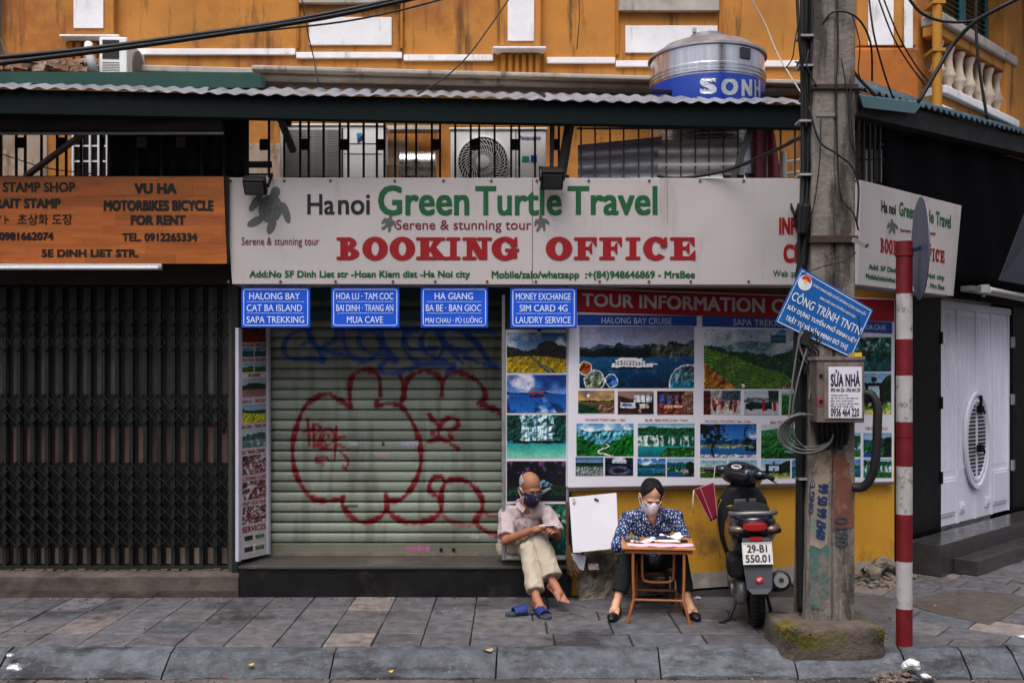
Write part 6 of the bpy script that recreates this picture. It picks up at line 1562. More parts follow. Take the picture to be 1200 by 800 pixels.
for k in range(5):
    rr = 1 + .05 * k; cx, cy = 950 - k * 1.5, 505 + k * .8; P_ = []
    for i in range(30):
        t = math.radians(-100 - 250 * i / 29) if k < 4 else math.radians(-60 - 300 * i / 29)
        P_.append(at(cx + 27 * rr * math.cos(t), cy - 21 * rr * math.sin(-t) * (1 if k % 2 else .9), 6.76 - .012 * k))
    m.tube(P_, .0075, 6)
for pts in ([(938, 385), (931, 430), (925, 480), (926, 500), (938, 520), (955, 527), (975, 515)], [(950, 388), (945, 410), (934, 450), (928, 490), (932, 512)], [(944, 386), (936, 400), (942, 420), (950, 436), (948, 470)]): m.tube(spl([at(x, y, 6.80 if y < 440 else 6.75) for x, y in pts]), .007, 6)
m.build('coils', cabg, lp, smooth=True, fix=False)
cl = thing('cable_splice', 'tangled black cable splice under the left corner of the tilted sign', 'cables', at(945, 400, 6.8))
m = MB(); rng = random.Random(3)
for k in range(14):
    a = (rng.uniform(938, 956), rng.uniform(378, 400)); m.tube(spl([at(a[0], a[1], 6.83), at(a[0] + rng.uniform(-9, 9), a[1] + 9, 6.80), at(a[0] + rng.uniform(-9, 9), a[1] + 18, 6.81), at(rng.uniform(940, 952), a[1] + 40, 6.8)]), .006, 5)
m.obox(at(944, 396, 6.81), (.06, .05, .1), (0, .3, 0)); m.build('strands', cabm, cl, smooth='auto')
m = MB()
for k in range(7): m.tube(spl([at(958 + k * 5.5, 494, 6.72), at(957 + k * 6, 505, 6.74), at(960 + k * 5, 520 + (k % 3) * 3, 6.78)]), .016, 6)  # short black tubes filling the dark area below the box
o = m.build('black_tubes', cabm, smooth=True, fix=False); tag(o, 'short black tubes hanging below the metal box', 'cables')
m = MB(); m.tube(spl([at(1008, 462, 6.72), at(1020, 462, 6.70), at(1028, 476, 6.68), at(1028, 500, 6.68), at(1027, 530, 6.69), at(1022, 556, 6.72), at(1012, 570, 6.76), at(1000, 571, 6.80)], 8), [.03] * 57, 12)
o = m.build('conduit_pipe', M('conduit_black', (34, 31, 32), .5, .2, 9), smooth=True); tag(o, 'bent black conduit pipe looping out beside the metal box', 'pipe')

# overhead wires
G = 'cables strung across the facade'
cable('overhead_cable', 'thick black cable rising from the left edge across the ochre facade, upper strand', [(-30, 70, 6.6), (60, 62, 6.7), (140, 53, 6.8), (220, 42, 6.9), (320, 28, 7), (400, 13, 7), (500, -8, 7)], .016, group=G)
cable('overhead_cable', 'thick black cable rising from the left edge across the ochre facade, lower strand', [(-30, 78, 6.6), (60, 67, 6.7), (140, 57, 6.8), (220, 46, 6.9), (320, 31, 7), (400, 17, 7), (490, -3, 7)], .017, group=G)
cable('overhead_cable', 'thinner black wire sagging under the thick pair at upper left', [(190, 48, 7), (300, 37, 7), (400, 26, 7), (470, 12, 7), (530, -4, 7)], .007, group=G)
cable('overhead_cable', 'thin wire slanting from the awning up to the top near the white pilaster', [(489, 111, 7.4), (520, 92, 7.5), (548, 66, 7.6), (575, 30, 7.7), (600, -6, 7.8)], .006, group=G)
cable('overhead_cable', 'thin dark wire hanging down over the left white panel', [(353, -5, 8.8), (361, 40, 8.8), (368, 70, 8.8), (373, 98, 8.6), (376, 108, 8.2)], .006, group=G)
cable('overhead_cable', 'short thin wire dangling on the facade between the pilaster and the tank', [(678, -5, 9.2), (679, 20, 9.2), (676, 58, 9.2)], .005, group=G)
cable('overhead_cable', 'white wire curving down the facade left of the pole', [(878, -4, 9), (895, 25, 9), (912, 65, 8.9), (930, 95, 8.6), (946, 120, 8)], .006, cabw, group=G)
cable('overhead_cable', 'heavy black cable slanting up across the balcony to the top right', [(1076, 120, 7.4), (1095, 88, 7.4), (1115, 55, 7.4), (1140, 28, 7.3), (1170, 10, 7.2), (1215, -12, 7.1)], .016, group=G)
cable('overhead_cable', 'black cable sagging in front of the shutters at top right', [(1062, -6, 7.5), (1078, 14, 7.5), (1100, 24, 7.5), (1130, 26, 7.4), (1156, 20, 7.3)], .011, group=G)
cable('overhead_cable', 'black cable hanging straight down over the balcony balusters', [(1144, -5, 7.6), (1144, 40, 7.6), (1149, 90, 7.6), (1157, 140, 7.6)], .011, group=G)
cable('overhead_cable', 'thin wire hanging to the right of the pole over the white panel', [(1018, -5, 7.5), (1024, 40, 7.5), (1036, 85, 7.6), (1046, 114, 7.7)], .007, group=G)
cable('overhead_cable', 'pair of thin wires slanting right of the pole, left one', [(1028, -5, 7.5), (1045, 40, 7.5), (1062, 70, 7.6), (1084, 100, 7.8)], .006, group=G)
cable('overhead_cable', 'pair of thin wires slanting right of the pole, right one', [(1034, -5, 7.6), (1052, 40, 7.6), (1072, 75, 7.7), (1090, 98, 7.9)], .006, group=G)
cable('overhead_cable', 'black cable swinging from the pole down to the support strut above the sign', [(948, 156, 7.0), (925, 168, 7.3), (900, 180, 7.6), (860, 197, 7.9), (820, 206, 8.0), (790, 209, 8.02), (770, 206, 8.03)], .014, group=G)
cable('overhead_cable', 'thin cable parallel to the swinging cable left of the pole', [(948, 160, 7.0), (930, 164, 7.2), (910, 176, 7.5), (880, 190, 7.8)], .009, group=G)
cable('overhead_cable', 'wire from the awning corner up along the cable bundle', [(931, 83, 7.5), (938, 70, 7.2), (946, 62, 7.0), (955, 44, 6.86), (975, 15, 6.8), (1003, 20, 6.79), (1020, 50, 6.9), (1022, 95, 7.2)], .007, group=G)
cable('overhead_cable', 'black wire wrapped across the front of the pole beside the white sign', [(948, 125, 6.80), (960, 165, 6.79), (980, 180, 6.79), (998, 195, 6.79), (1006, 220, 6.8), (1004, 262, 6.80)], .007, group=G)
cable('overhead_cable', 'thin black wire running up the middle of the pole', [(981, -5, 6.80), (982, 60, 6.80), (980, 100, 6.79), (981, 170, 6.80), (985, 228, 6.8), (1000, 250, 6.79), (1006, 270, 6.8)], .006, group=G)
cable('overhead_cable', 'black cable leaving the pole towards the corner awning', [(1000, 84, 6.85), (1010, 96, 7.2), (1026, 112, 7.8)], .012, group=G)
cable('overhead_cable', 'dark wire hanging in front of the cable bundle at the top', [(934, -5, 6.8), (937, 50, 6.8), (943, 105, 6.85), (945, 150, 6.85)], .011, group=G)
cable('overhead_cable', 'slack dark wire crossing behind the left railing', [(-5, 178, 8.4), (30, 190, 8.4), (60, 198, 8.4), (110, 204, 8.4)], .005, group=G)
cable('overhead_cable', 'wire lying along the awning roof below the cornice', [(310, 100, 8.3), (335, 98, 8.3), (352, 106, 8.2), (400, 107, 8.2), (500, 109, 8.2), (570, 113, 8.2)], .006, group=G)

rng = random.Random(52)
for k in range(6):
    a = rng.uniform(936, 1000); y0 = rng.uniform(10, 150); b_ = a + rng.uniform(-26, 30); L_ = rng.uniform(40, 130)
    cable('overhead_cable', ('slack thin wire tangled around the upper part of the pole'), [(a, y0, 6.79), (a + rng.uniform(-10, 10), y0 + L_ * .4, 6.77), ((a + b_) / 2, y0 + L_ * .8, 6.78), (b_, y0 + L_, 6.80)], .0045, group='slack thin wires tangled on the pole')
# left edge: grey pipe with wires
m = MB(); m.tube([at(-1, -40, 8.9), at(-1, 72, 8.9)], .02, 10); m.tube([at(-2, 40, 8.85), at(6, 60, 8.85), at(15, 84, 8.8)], .006, 6); o = m.build('grey_pipe', M('grey_pipe', (90, 90, 94), .5, .2, 6), smooth='auto'); tag(o, 'grey pipe standing on the facade at the left edge', 'pipe')

# ---------------------------------------------------------------- red and white post with a round sign seen from behind
po = thing('striped_post', 'red and white striped round metal post carrying a road sign', 'post', (2.675, 6.79, 0))
PXc, PYc, PR_ = 2.675, 6.79, .054
zz = [H - (y - CY) / F * PYc for y in (760, 712, 657, 602, 546, 494, 440, 397.5, 344.5, 283)]
zz[0] = 0.0
pr = M('post_red', (104, 16, 24), .55, .2, 8, .15, 40, stain=(70, 34, 32), samt=.7, sscale=7, sthr=.55, stain2=(150, 110, 104), s2=(22, .5, .66)); pw = M('post_white', (168, 162, 162), .6, .12, 8, .15, 40, stain=(78, 72, 70), samt=.85, sscale=13, sthr=.54, stain2=(120, 70, 66), s2=(9, .5, .64))
for i in range(9):
    m = MB(); m.lathe([(PR_, zz[i] + .0), (PR_, zz[i + 1])], (PXc, PYc, 0), 24, cap=(i in (0, 8)))
    m.build('red_band' if i % 2 == 0 else 'white_band', pr if i % 2 == 0 else pw, po, smooth='auto')
m = MB(); m.lathe([(PR_ + .006, zz[9] - .10), (PR_ + .006, zz[9] - .075)], (PXc, PYc, 0), 24); m.lathe([(PR_ + .003, 1.42), (PR_ + .003, 1.43)], (PXc, PYc, 0), 24); m.build('clamp', pr, po, smooth='auto')
rs = thing('road_sign', 'round grey backed traffic sign seen edge on from behind on the striped post', 'sign', at(1078, 292, 6.85))
m = MB(); c = at(1077.5, 291, 6.86); R3 = Matrix.Rotation(math.radians(-13), 3, 'Z') @ Matrix.Rotation(math.radians(-6), 3, 'X')
P_ = [c + R3 @ Vector((0, .352 * math.cos(2 * math.pi * k / 48), .352 * math.sin(2 * math.pi * k / 48))) for k in range(48)]
m.poly(P_, .006, R3 @ Vector((1, 0, 0))); m.build('disc', M('sign_back', (92, 100, 124), .5, .1, 4, .05, 20, stain=(120, 126, 146), samt=.3, sscale=4), rs)
m = MB(); nrm = R3 @ Vector((1, 0, 0)); P_ = [c + nrm * .0065 + R3 @ Vector((0, .349 * math.cos(2 * math.pi * k / 48), .349 * math.sin(2 * math.pi * k / 48))) for k in range(48)]
m.poly(P_, .002, nrm); m.build('sign_face', M('sign_red_face', (170, 24, 34), .4), rs)
m = MB(); m.bar(at(1068, 293, 6.80), at(1089, 287, 6.84), .04, .03); m.build('bracket', M('bracket_blue', (44, 58, 92), .4, .1), rs, bevel=.006)

# ---------------------------------------------------------------- motor scooter
def scooter():
    root = thing('motor_scooter', 'dark blue motor scooter parked with its rear to the street', 'scooter', (0, 0, 0))
    bl = M('scooter_dark', (16, 20, 34), .25, .1, 4, .02, 20, spec=.5, coat=.6); bk = M('scooter_black', (20, 20, 22), .5, .2, 20, .1, 80); gr = M('scooter_grey', (120, 116, 118), .4, .1, 6, metal=.5)
    rub = M('tyre_rubber', (22, 22, 23), .8, .2, 30, .3, 100, stain=(60, 56, 52), samt=.5, sscale=8, sthr=.58); en = M('engine_alu', (120, 118, 118), .45, .25, 10, .2, 60, metal=.6, stain=(50, 44, 40), samt=.6, sscale=6)
    def wheel(name, y, R, wd, turn=0):
        m = MB(); prof = []
        for k in range(13):
            a = math.pi * k / 12; prof.append((R - .045 + .045 * math.sin(a), -wd / 2 * math.cos(a)))
        m.lathe([(R - .055, -wd / 2 + .01)] + prof + [(R - .055, wd / 2 - .01)], (0, y, R), 40, axis='X', cap=False)
        for k in range(40):                 # tread blocks
            a = 2 * math.pi * k / 40
            m.obox((wd * .22, y + (R + .001) * math.cos(a), R + (R + .001) * math.sin(a)), (wd * .3, .022, .008), (a - math.pi / 2, 0, .5)); m.obox((-wd * .22, y + (R + .001) * math.cos(a + .08), R + (R + .001) * math.sin(a + .08)), (wd * .3, .022, .008), (a + .08 - math.pi / 2, 0, -.5))
        w_ = m.build('wheel', rub, root, smooth='auto')
        m = MB(); m.lathe([(R - .052, -wd * .38), (R - .075, -wd * .3), (R - .075, wd * .3), (R - .052, wd * .38)], (0, y, R), 32, axis='X', cap=False); m.lathe([(.06, -.06), (.06, .06)], (0, y, R), 18, axis='X')
        for k in range(5):
            a = 2 * math.pi * k / 5; m.bar((0, y + .05 * math.cos(a), R + .05 * math.sin(a)), (0, y + (R - .07) * math.cos(a), R + (R - .07) * math.sin(a)), .03, .045)
        m.build('rim', M('rim_dark', (50, 50, 54), .4, .1), w_, smooth='auto')
    wheel('wheel', .27, .272, .105); wheel('wheel', 1.53, .27, .09)
    # tail body
    m = MB(); loft(m, [((0, -.06, .80), .05, .03), ((0, -.03, .785), .10, .055), ((0, .05, .76), .15, .10), ((0, .2, .73), .178, .13), ((0, .42, .69), .188, .16), ((0, .62, .63), .185, .18), ((0, .78, .55), .165, .17), ((0, .88, .46), .13, .13)]); m.build('tail_body', bl, root, smooth=True)
    m = MB(); loft(m, [((0, .02, .842), .06, .02), ((0, .10, .850), .115, .035), ((0, .25, .852), .135, .045), ((0, .45, .835), .14, .05), ((0, .6, .80), .135, .055), ((0, .78, .79), .115, .045), ((0, .86, .77), .08, .025)]); m.build('seat', M('seat_vinyl', (26, 26, 27), .55, .15, 30, .2, 120), root, smooth=True)
    m = MB(); P_ = [(-.15, .20, .835), (-.16, .08, .855), (-.145, -.04, .865), (-.10, -.10, .872), (0, -.115, .875), (.10, -.10, .872), (.145, -.04, .865), (.16, .08, .855), (.15, .20, .835)]
    m.tube(spl(P_, 5), .016, 8); m.build('grab_rail', gr, root, smooth=True)
    m = MB(); loft(m, [((0, -.105, .775), .070, .022), ((0, -.09, .775), .082, .034), ((0, -.04, .775), .085, .036)], 20, 0, 3.2); m.obox((0, -.10, .695), (.085, .012, .03)); m.build('tail_light', M('lens_red', (150, 14, 22), .15, .05, spec=.7, coat=.5), root, smooth='auto')
    for s in (-1, 1):
        m = MB(); loft(m, [((s * .108, -.082, .755), .026, .016), ((s * .125, -.055, .757), .040, .023), ((s * .145, .0, .76), .035, .022)], 16); m.build('turn_signal', M('lens_clear', (112, 84, 66), .15, .1, spec=.7, coat=.5), root, smooth=True)
        m = MB(); loft(m, [((s * .10, -.06, .74), .08, .022), ((s * .14, .03, .735), .05, .03)], 14); m.build('side_fairing', bl, root, smooth=True)
    # mudguard, plate
    m = MB(); m.add([(-.095, -.085, .70), (.095, -.085, .70), (.10, -.13, .52), (.085, -.17, .36), (.05, -.185, .325), (-.05, -.185, .325), (-.085, -.17, .36), (-.10, -.13, .52)], [(0, 1, 2, 7), (7, 2, 3, 6), (6, 3, 4, 5)])
    o = m.build('mudguard', M('mudguard_grey', (58, 60, 66), .5, .15, 10), root, fix=False); sm = o.modifiers.new('thick', 'SOLIDIFY'); sm.thickness = .006
    PLm = Matrix.Translation((0, -.142, .600)) @ Matrix.Rotation(math.radians(-14), 4, 'X')
    m = MB(); v = lambda x, z, y=0: tuple(PLm @ Vector((x, y, z)))
    m.hexa([v(-.098, -.072), v(.098, -.072), v(.098, -.072, .003), v(-.098, -.072, .003), v(-.098, .072), v(.098, .072), v(.098, .072, .003), v(-.098, .072, .003)]); pl = m.build('licence_plate', M('plate_white', (206, 200, 196), .45, .05, 10), root)
    m = MB()
    for a, b_, c, d in ((-.102, .102, -.076, -.070), (-.102, .102, .070, .076), (-.102, -.096, -.0698, .0698), (.096, .102, -.0698, .0698)): m.hexa([v(a, c, -.005), v(b_, c, -.005), v(b_, c, 0), v(a, c, 0), v(a, d, -.005), v(b_, d, -.005), v(b_, d, 0), v(a, d, 0)])
    m.build('plate_frame', M('plate_frame', (206, 206, 210), .3, metal=.3), pl)
    m = MB(); fl = lambda px, py, d=0.0: Vector(v(px, py, -.0025 - d))
    letters(m, '29-B1', fl, -.068, .068, .060, .006, bold=.03); letters(m, '550.01', fl, -.084, .084, -.008, -.062, bold=.03); m.build('plate_number', M('plate_ink', (44, 44, 46), .5), pl, fix=False)
    m = MB(); P_ = []
    for k in range(18): a = 2 * math.pi * k / 18; P_.append((.026 * math.cos(a), -.175 - .003, .425 + .024 * math.sin(a)))
    m.add(P_, [tuple(range(18))], 0); m.add([(-.018, -.180, .432), (.014, -.180, .440), (.02, -.180, .430), (.0, -.180, .424), (.016, -.180, .418), (-.006, -.180, .414)], [tuple(range(6))], 1); m.build('emblem', [M('emblem_red2', (190, 30, 40), .4), M('emblem_pale', (226, 170, 170), .4)], root, fix=False)
    # engine, filter box, shock on the left; silencer on the right
    m = MB(); loft(m, [((-.10, .12, .27), .03, .07), ((-.11, .2, .27), .05, .105), ((-.11, .4, .28), .05, .11), ((-.105, .62, .29), .05, .10), ((-.10, .75, .30), .03, .06)]); m.build('engine_case', en, root, smooth=True)
    m = MB(); m.lathe([(.075, 0), (.07, -.02), (.03, -.028)], (-.155, .62, .29), 20, axis='X'); m.lathe([(.06, 0), (.055, -.02), (.02, -.024)], (-.155, .27, .27), 18, axis='X'); loft(m, [((-.03, .35, .36), .1, .1), ((-.03, .7, .36), .1, .12)], 14); m.build('engine_cover', en, root, smooth='auto')
    m = MB(); loft(m, [((-.135, .06, .465), .04, .055), ((-.14, .10, .465), .06, .08), ((-.14, .3, .465), .06, .08), ((-.13, .36, .46), .04, .06)], 18, 0, 4); m.build('air_filter_box', bk, root, smooth='auto')
    m = MB(); P_ = []
    for k in range(130): a = k * .55; P_.append((-.085 + .026 * math.cos(a), .16 + .03 * k / 130 + .026 * math.sin(a), .40 + .26 * k / 130))
    m.tube(P_, .006, 5); m.tube([(-.085, .16, .34), (-.085, .19, .72)], .012, 8); m.build('shock_absorber', bk, root, smooth=True)
    m = MB(); a = Vector((.155, -.10, .40)); b_ = Vector((.14, .42, .27)); d = (b_ - a)
    m.tube([a, a + d * .02, a + d * .06, a + d * .5, a + d * .85, a + d], [.05, .066, .072, .07, .06, .03], 22); m.build('silencer', bk, root, smooth='auto')
    m = MB(); m.tube([a - d * .012, a - d * .002], .05, 22); m.tube([a - d * .02, a - d * .012], [.026, .026], 16); m.build('silencer_cap', gr, root, smooth='auto')
    m = MB(); m.tube([a - d * .024, a - d * .021], .018, 14); m.obox(a + d * .4 + Vector((.07, 0, .02)), (.012, .2, .06), (-.25, 0, 0)); m.build('silencer_shield', bk, root)
    # stand
    m = MB(); m.tube([(-.10, .48, .20), (-.15, .42, .10), (-.20, .36, .02), (-.25, .30, .012)], .013, 8); m.tube([(-.10, .5, .18), (.10, .5, .18)], .013, 8); m.tube([(.10, .5, .18), (.13, .46, .02)], .013, 8); m.obox((-.25, .30, .012), (.05, .05, .02)); m.build('centre_stand', bk, root, smooth='auto')
    # floor, leg shield
    m = MB(); loft(m, [((0, .70, .34), .13, .07), ((0, .9, .33), .15, .06), ((0, 1.12, .34), .15, .06), ((0, 1.22, .40), .14, .05)]); m.build('foot_board', bk, root, smooth=True)
    m = MB(); secs = []
    for z, y, w_, d in ((.24, 1.20, .08, .04), (.32, 1.19, .15, .05), (.50, 1.20, .20, .055), (.68, 1.21, .215, .06), (.80, 1.23, .20, .07), (.88, 1.22, .15, .07), (.94, 1.21, .09, .06)): secs.append((z, y, w_, d))
    b = len(m.v); n = 22
    for z, y, w_, d in secs:
        for k in range(n): a = 2 * math.pi * k / n; m.v.append((w_ * math.copysign(abs(math.cos(a)) ** .8, math.cos(a)), y + d * math.sin(a), z))
    for i in range(len(secs) - 1):
        for k in range(n): k2 = (k + 1) % n; m.f.append((b + i * n + k, b + i * n + k2, b + (i + 1) * n + k2, b + (i + 1) * n + k)); m.m.append(0)
    m.f.append(tuple(b + k for k in range(n))); m.m.append(0); m.f.append(tuple(b + (len(secs) - 1) * n + k for k in range(n))); m.m.append(0)
    m.build('leg_shield', M('shield_black', (24, 23, 26), .45, .2, 10), root, smooth=True)
    m = MB(); m.tube(spl([(-.205, 1.17, .34), (-.215, 1.16, .55), (-.21, 1.16, .72), (-.17, 1.15, .82)], 5), .006, 6); m.build('trim_line', M('trim_gold', (150, 120, 80), .4, metal=.5), root, smooth=True)
    m = MB(); loft(m, [((0, 1.30, .42), .06, .06), ((0, 1.42, .54), .07, .04), ((0, 1.56, .56), .07, .035), ((0, 1.74, .45), .06, .03)]); m.tube([(-.05, 1.26, .75), (-.06, 1.53, .27)], .02, 8); m.tube([(.05, 1.26, .75), (.06, 1.53, .27)], .02, 8); m.build('front_fork', bk, root, smooth='auto')
    m = MB(); m.obox((-.02, 1.13, .80), (.10, .03, .045)); m.obox((.08, 1.13, .80), (.06, .03, .05)); m.build('glove_box', M('panel_grey', (74, 76, 82), .4, .2, 8), root, bevel=.008)
    m = MB(); m.tube([(-.13, 1.10, .765), (-.10, 1.09, .775), (-.07, 1.10, .765), (-.10, 1.11, .755), (-.13, 1.10, .765)], .007, 6); m.build('lock_ring', M('ring_yellow', (190, 150, 30), .5), root, smooth=True)
    # steering head, turned to the right
    T = Matrix.Translation((0, 1.20, 1.0)) @ Matrix.Rotation(math.radians(-26), 4, 'Z') @ Matrix.Rotation(math.radians(7), 4, 'Y')
    def tr(m):
        m.v = [tuple(T @ Vector(v)) for v in m.v]; return m
    m = MB(); loft(m, [((0, -.12, .015), .085, .045), ((0, -.08, .02), .14, .08), ((0, .02, .02), .165, .10), ((0, .10, .0), .15, .10), ((0, .16, -.02), .09, .07)], 24); loft(m, [((-.27, -.01, .02), .02, .02), ((-.20, -.005, .02), .035, .04)], 12)
    for s in (-1, 1): m.tube([(s * .10, 0, .03), (s * .17, -.015, .035), (s * .22, -.03, .035)], [.05, .042, .028], 12)
    tr(m).build('handlebar_cover', bl, root, smooth=True)
    m = MB()
    for s in (-1, 1): m.tube([(s * .215, -.03, .035), (s * .24, -.04, .033), (s * .30, -.06, .028)], [.016, .018, .018], 12)
    tr(m).build('grip', bk, root, smooth='auto')
    m = MB()
    for s in (-1, 1): m.tube(spl([(s * .20, .01, .02), (s * .25, .0, .01), (s * .33, -.05, -.01)], 4), .007, 6); m.ell((s * .33, -.05, -.01), (.011, .011, .011))
    tr(m).build('brake_lever', gr, root, smooth=True)
    m = MB(); m.obox((0, -.103, .085), (.16, .012, .07), (-.9, 0, 0)); tr(m).build('instrument_panel', M('dash_black', (22, 22, 24), .2, spec=.6), root, bevel=.01)
    m = MB(); c = Vector((0, -.108, .092)); Rm = Euler((-.9, 0, 0)).to_matrix()
    m.add([c + Rm @ Vector((.045 * math.cos(2 * math.pi * k / 24), -.002, .025 * math.sin(2 * math.pi * k / 24))) for k in range(24)], [tuple(range(24))], 0); m.add([c + Rm @ Vector((.036 * math.cos(math.pi * k / 16), -.003, .02 * math.sin(math.pi * k / 16) - .004)) for k in range(17)], [tuple(range(17))], 1); tr(m).build('dial', [M('dial_pale', (190, 186, 190), .3), M('dial_dark', (70, 50, 60), .3)], root, fix=False)
    m = MB(); loft(m, [((0, -.04, -.12), .06, .04), ((0, -.03, -.04), .07, .05)], 16); m.tube([(0, -.02, -.2), (0, 0, .02)], .05, 12); tr(m).build('steering_column', bk, root, smooth='auto')
    root.location = (1.765, 7.08, .0); root.rotation_euler = (0, math.radians(-3.0), math.radians(-9))
    return root
scooter()

# hanging face mask on the left grip
mk = thing('hanging_mask', 'maroon cloth face mask with pale seams hanging from the scooter handlebar', 'face mask', at(826, 590, 7.9))
m = MB(); n = 12; rows = []
for j in range(n + 1):
    t = j / n; row = []
    for i in range(n + 1):
        s = i / n; TLp, TRp, BRp, BLp = np.array((813, 574.)), np.array((836, 565.)), np.array((840.5, 606.)), np.array((832.5, 611.))
        q = (TLp * (1 - s) + TRp * s) * (1 - t) + (BLp * (1 - s) + BRp * s) * t; row.append(at(q[0], q[1], 7.92 - .03 * math.sin(s * math.pi) * (1 - .3 * t)))
    rows.append(row)
m.grid(rows); o = m.build('cloth', M('mask_maroon', (122, 16, 46), .8, .15, 30, .3, 120), mk, smooth=True, fix=False); sm = o.modifiers.new('thick', 'SOLIDIFY'); sm.thickness = .004
m = MB(); m.tube([r[0] - Vector((0, .006, 0)) for r in rows], .0035, 5); m.tube([r[-1] - Vector((0, .006, 0)) for r in rows], .0035, 5); m.tube([p - Vector((0, .006, 0)) for p in rows[0]], .0035, 5); m.tube([r[4] - Vector((0, .006, 0)) for r in rows], .003, 5); m.build('seam', M('seam_pale', (186, 130, 140), .8), mk, smooth=True)
m = MB(); m.tube(spl([at(836, 566, 7.91), at(837, 556, 7.93), at(838, 546, 7.96)]), .003, 5); m.tube([at(813, 574, 7.91), at(812, 588, 7.9), at(812.5, 601, 7.9)], .006, 6); m.build('strap', M('strap_pale', (190, 170, 160), .8), mk, smooth=True)
# ================================================================ people
from mathutils import noise as mn
def organic(mb, name, mat, parent, voxel=.006, smooth=4, wr=0, wf=14, wst=(1, 1, 1), label=None, trim=None):
    me = mb.mesh('tmp', mat); o = bpy.data.objects.new('tmp', me); COL.objects.link(o)
    r = o.modifiers.new('r', 'REMESH'); r.mode = 'VOXEL'; r.voxel_size = voxel
    s = o.modifiers.new('s', 'SMOOTH'); s.factor = .5; s.iterations = smooth
    dg = bpy.context.evaluated_depsgraph_get(); dg.update()
    m2 = bpy.data.meshes.new_from_object(o.evaluated_get(dg), depsgraph=dg); bpy.data.objects.remove(o); bpy.data.meshes.remove(me)
    m2.name = name
    if wr:
        nr = [v.normal.copy() for v in m2.vertices]
        for v, n in zip(m2.vertices, nr):
            p = Vector((v.co.x * wst[0], v.co.y * wst[1], v.co.z * wst[2])) * wf
            q = mn.noise(p) + .5 * mn.noise(p * 2.1); v.co += n * wr * (1 - abs(q) * 2.2 if True else q)
    m2.polygons.foreach_set('use_smooth', [True] * len(m2.polygons)); m2.update()
    if not m2.materials: m2.materials.append(mat)
    o = bpy.data.objects.new(name, m2); COL.objects.link(o); o.parent = parent; o.location = -parent.location
    if label: o['label'] = label
    return o

def headm(c, yaw, pitch, roll=0, s=1.0):
    return Matrix.Translation(c) @ Matrix.Rotation(yaw, 4, 'Z') @ Matrix.Rotation(roll, 4, 'Y') @ Matrix.Rotation(pitch, 4, 'X') @ Matrix.Scale(s, 4)
def put(mb, T, mloc):                       # add a local MB through a matrix
    b = len(mb.v); mb.v += [tuple(T @ Vector(v)) for v in mloc.v]
    for f, k in zip(mloc.f, mloc.m): mb.f.append(tuple(i + b for i in f)); mb.m.append(k)
def head_shapes():                          # face looks along -y
    m = MB()
    m.ell((0, .018, .045), (.074, .094, .084)); m.ell((0, -.018, -.015), (.064, .076, .105)); m.ell((0, -.036, -.078), (.046, .046, .040))
    m.cap((0, -.094, .012), (0, -.112, -.022), .009, .015); m.ell((-.012, -.10, -.026), (.009, .01, .008)); m.ell((.012, -.10, -.026), (.009, .01, .008))
    m.cap((-.036, -.078, .030), (.036, -.078, .030), .011, .011); m.ell((-.034, -.070, -.022), (.026, .022, .02)); m.ell((.034, -.070, -.022), (.026, .022, .02))
    m.ell((0, -.085, -.056), (.024, .012, .006)); m.ell((0, -.083, -.066), (.02, .012, .007)); m.ell((0, -.078, -.096), (.02, .016, .016))
    for s in (-1, 1): m.ell((s * .078, .012, -.008), (.010, .020, .033), (0, 0, s * .3)); m.ell((s * .031, -.080, .008), (.016, .010, .009))
    return m
def hairshell(T, lo, hi, grow, mat, parent, part=False, n=96, k=14, gap=0):
    m = MB(); rows = []
    for j in range(k + 1):
        row = []
        for i in range(n + 1):
            az = gap + (360 - 2 * gap) * i / n if gap else -180 + 360 * i / n; az = az - 360 if az > 180 else az; a0, a1 = lo(abs(az)), hi(abs(az)); el = a1 + (a0 - a1) * j / k
            a, e_ = math.radians(az), math.radians(el); s_ = 1 + .035 * mn.noise(Vector((math.cos(a) * 9, math.sin(a) * 9, el * .012))) + .02 * mn.noise(Vector((math.cos(a) * 28, math.sin(a) * 28, el * .01)))
            g = grow * (1 if j < k - 1 else (.5 if j == k - 1 else -.15))
            d = Vector((math.sin(a) * math.cos(e_) * (.074 + g), -math.cos(a) * math.cos(e_) * (.094 + g), math.sin(e_) * (.084 + g))) * s_
            if part: d *= 1 - .05 * math.exp(-(d.x / .006) ** 2) * (1 if d.z > .02 else 0)
            row.append(T @ (Vector((0, .018, .045)) + d))
        rows.append(row)
    m.grid(rows); return m
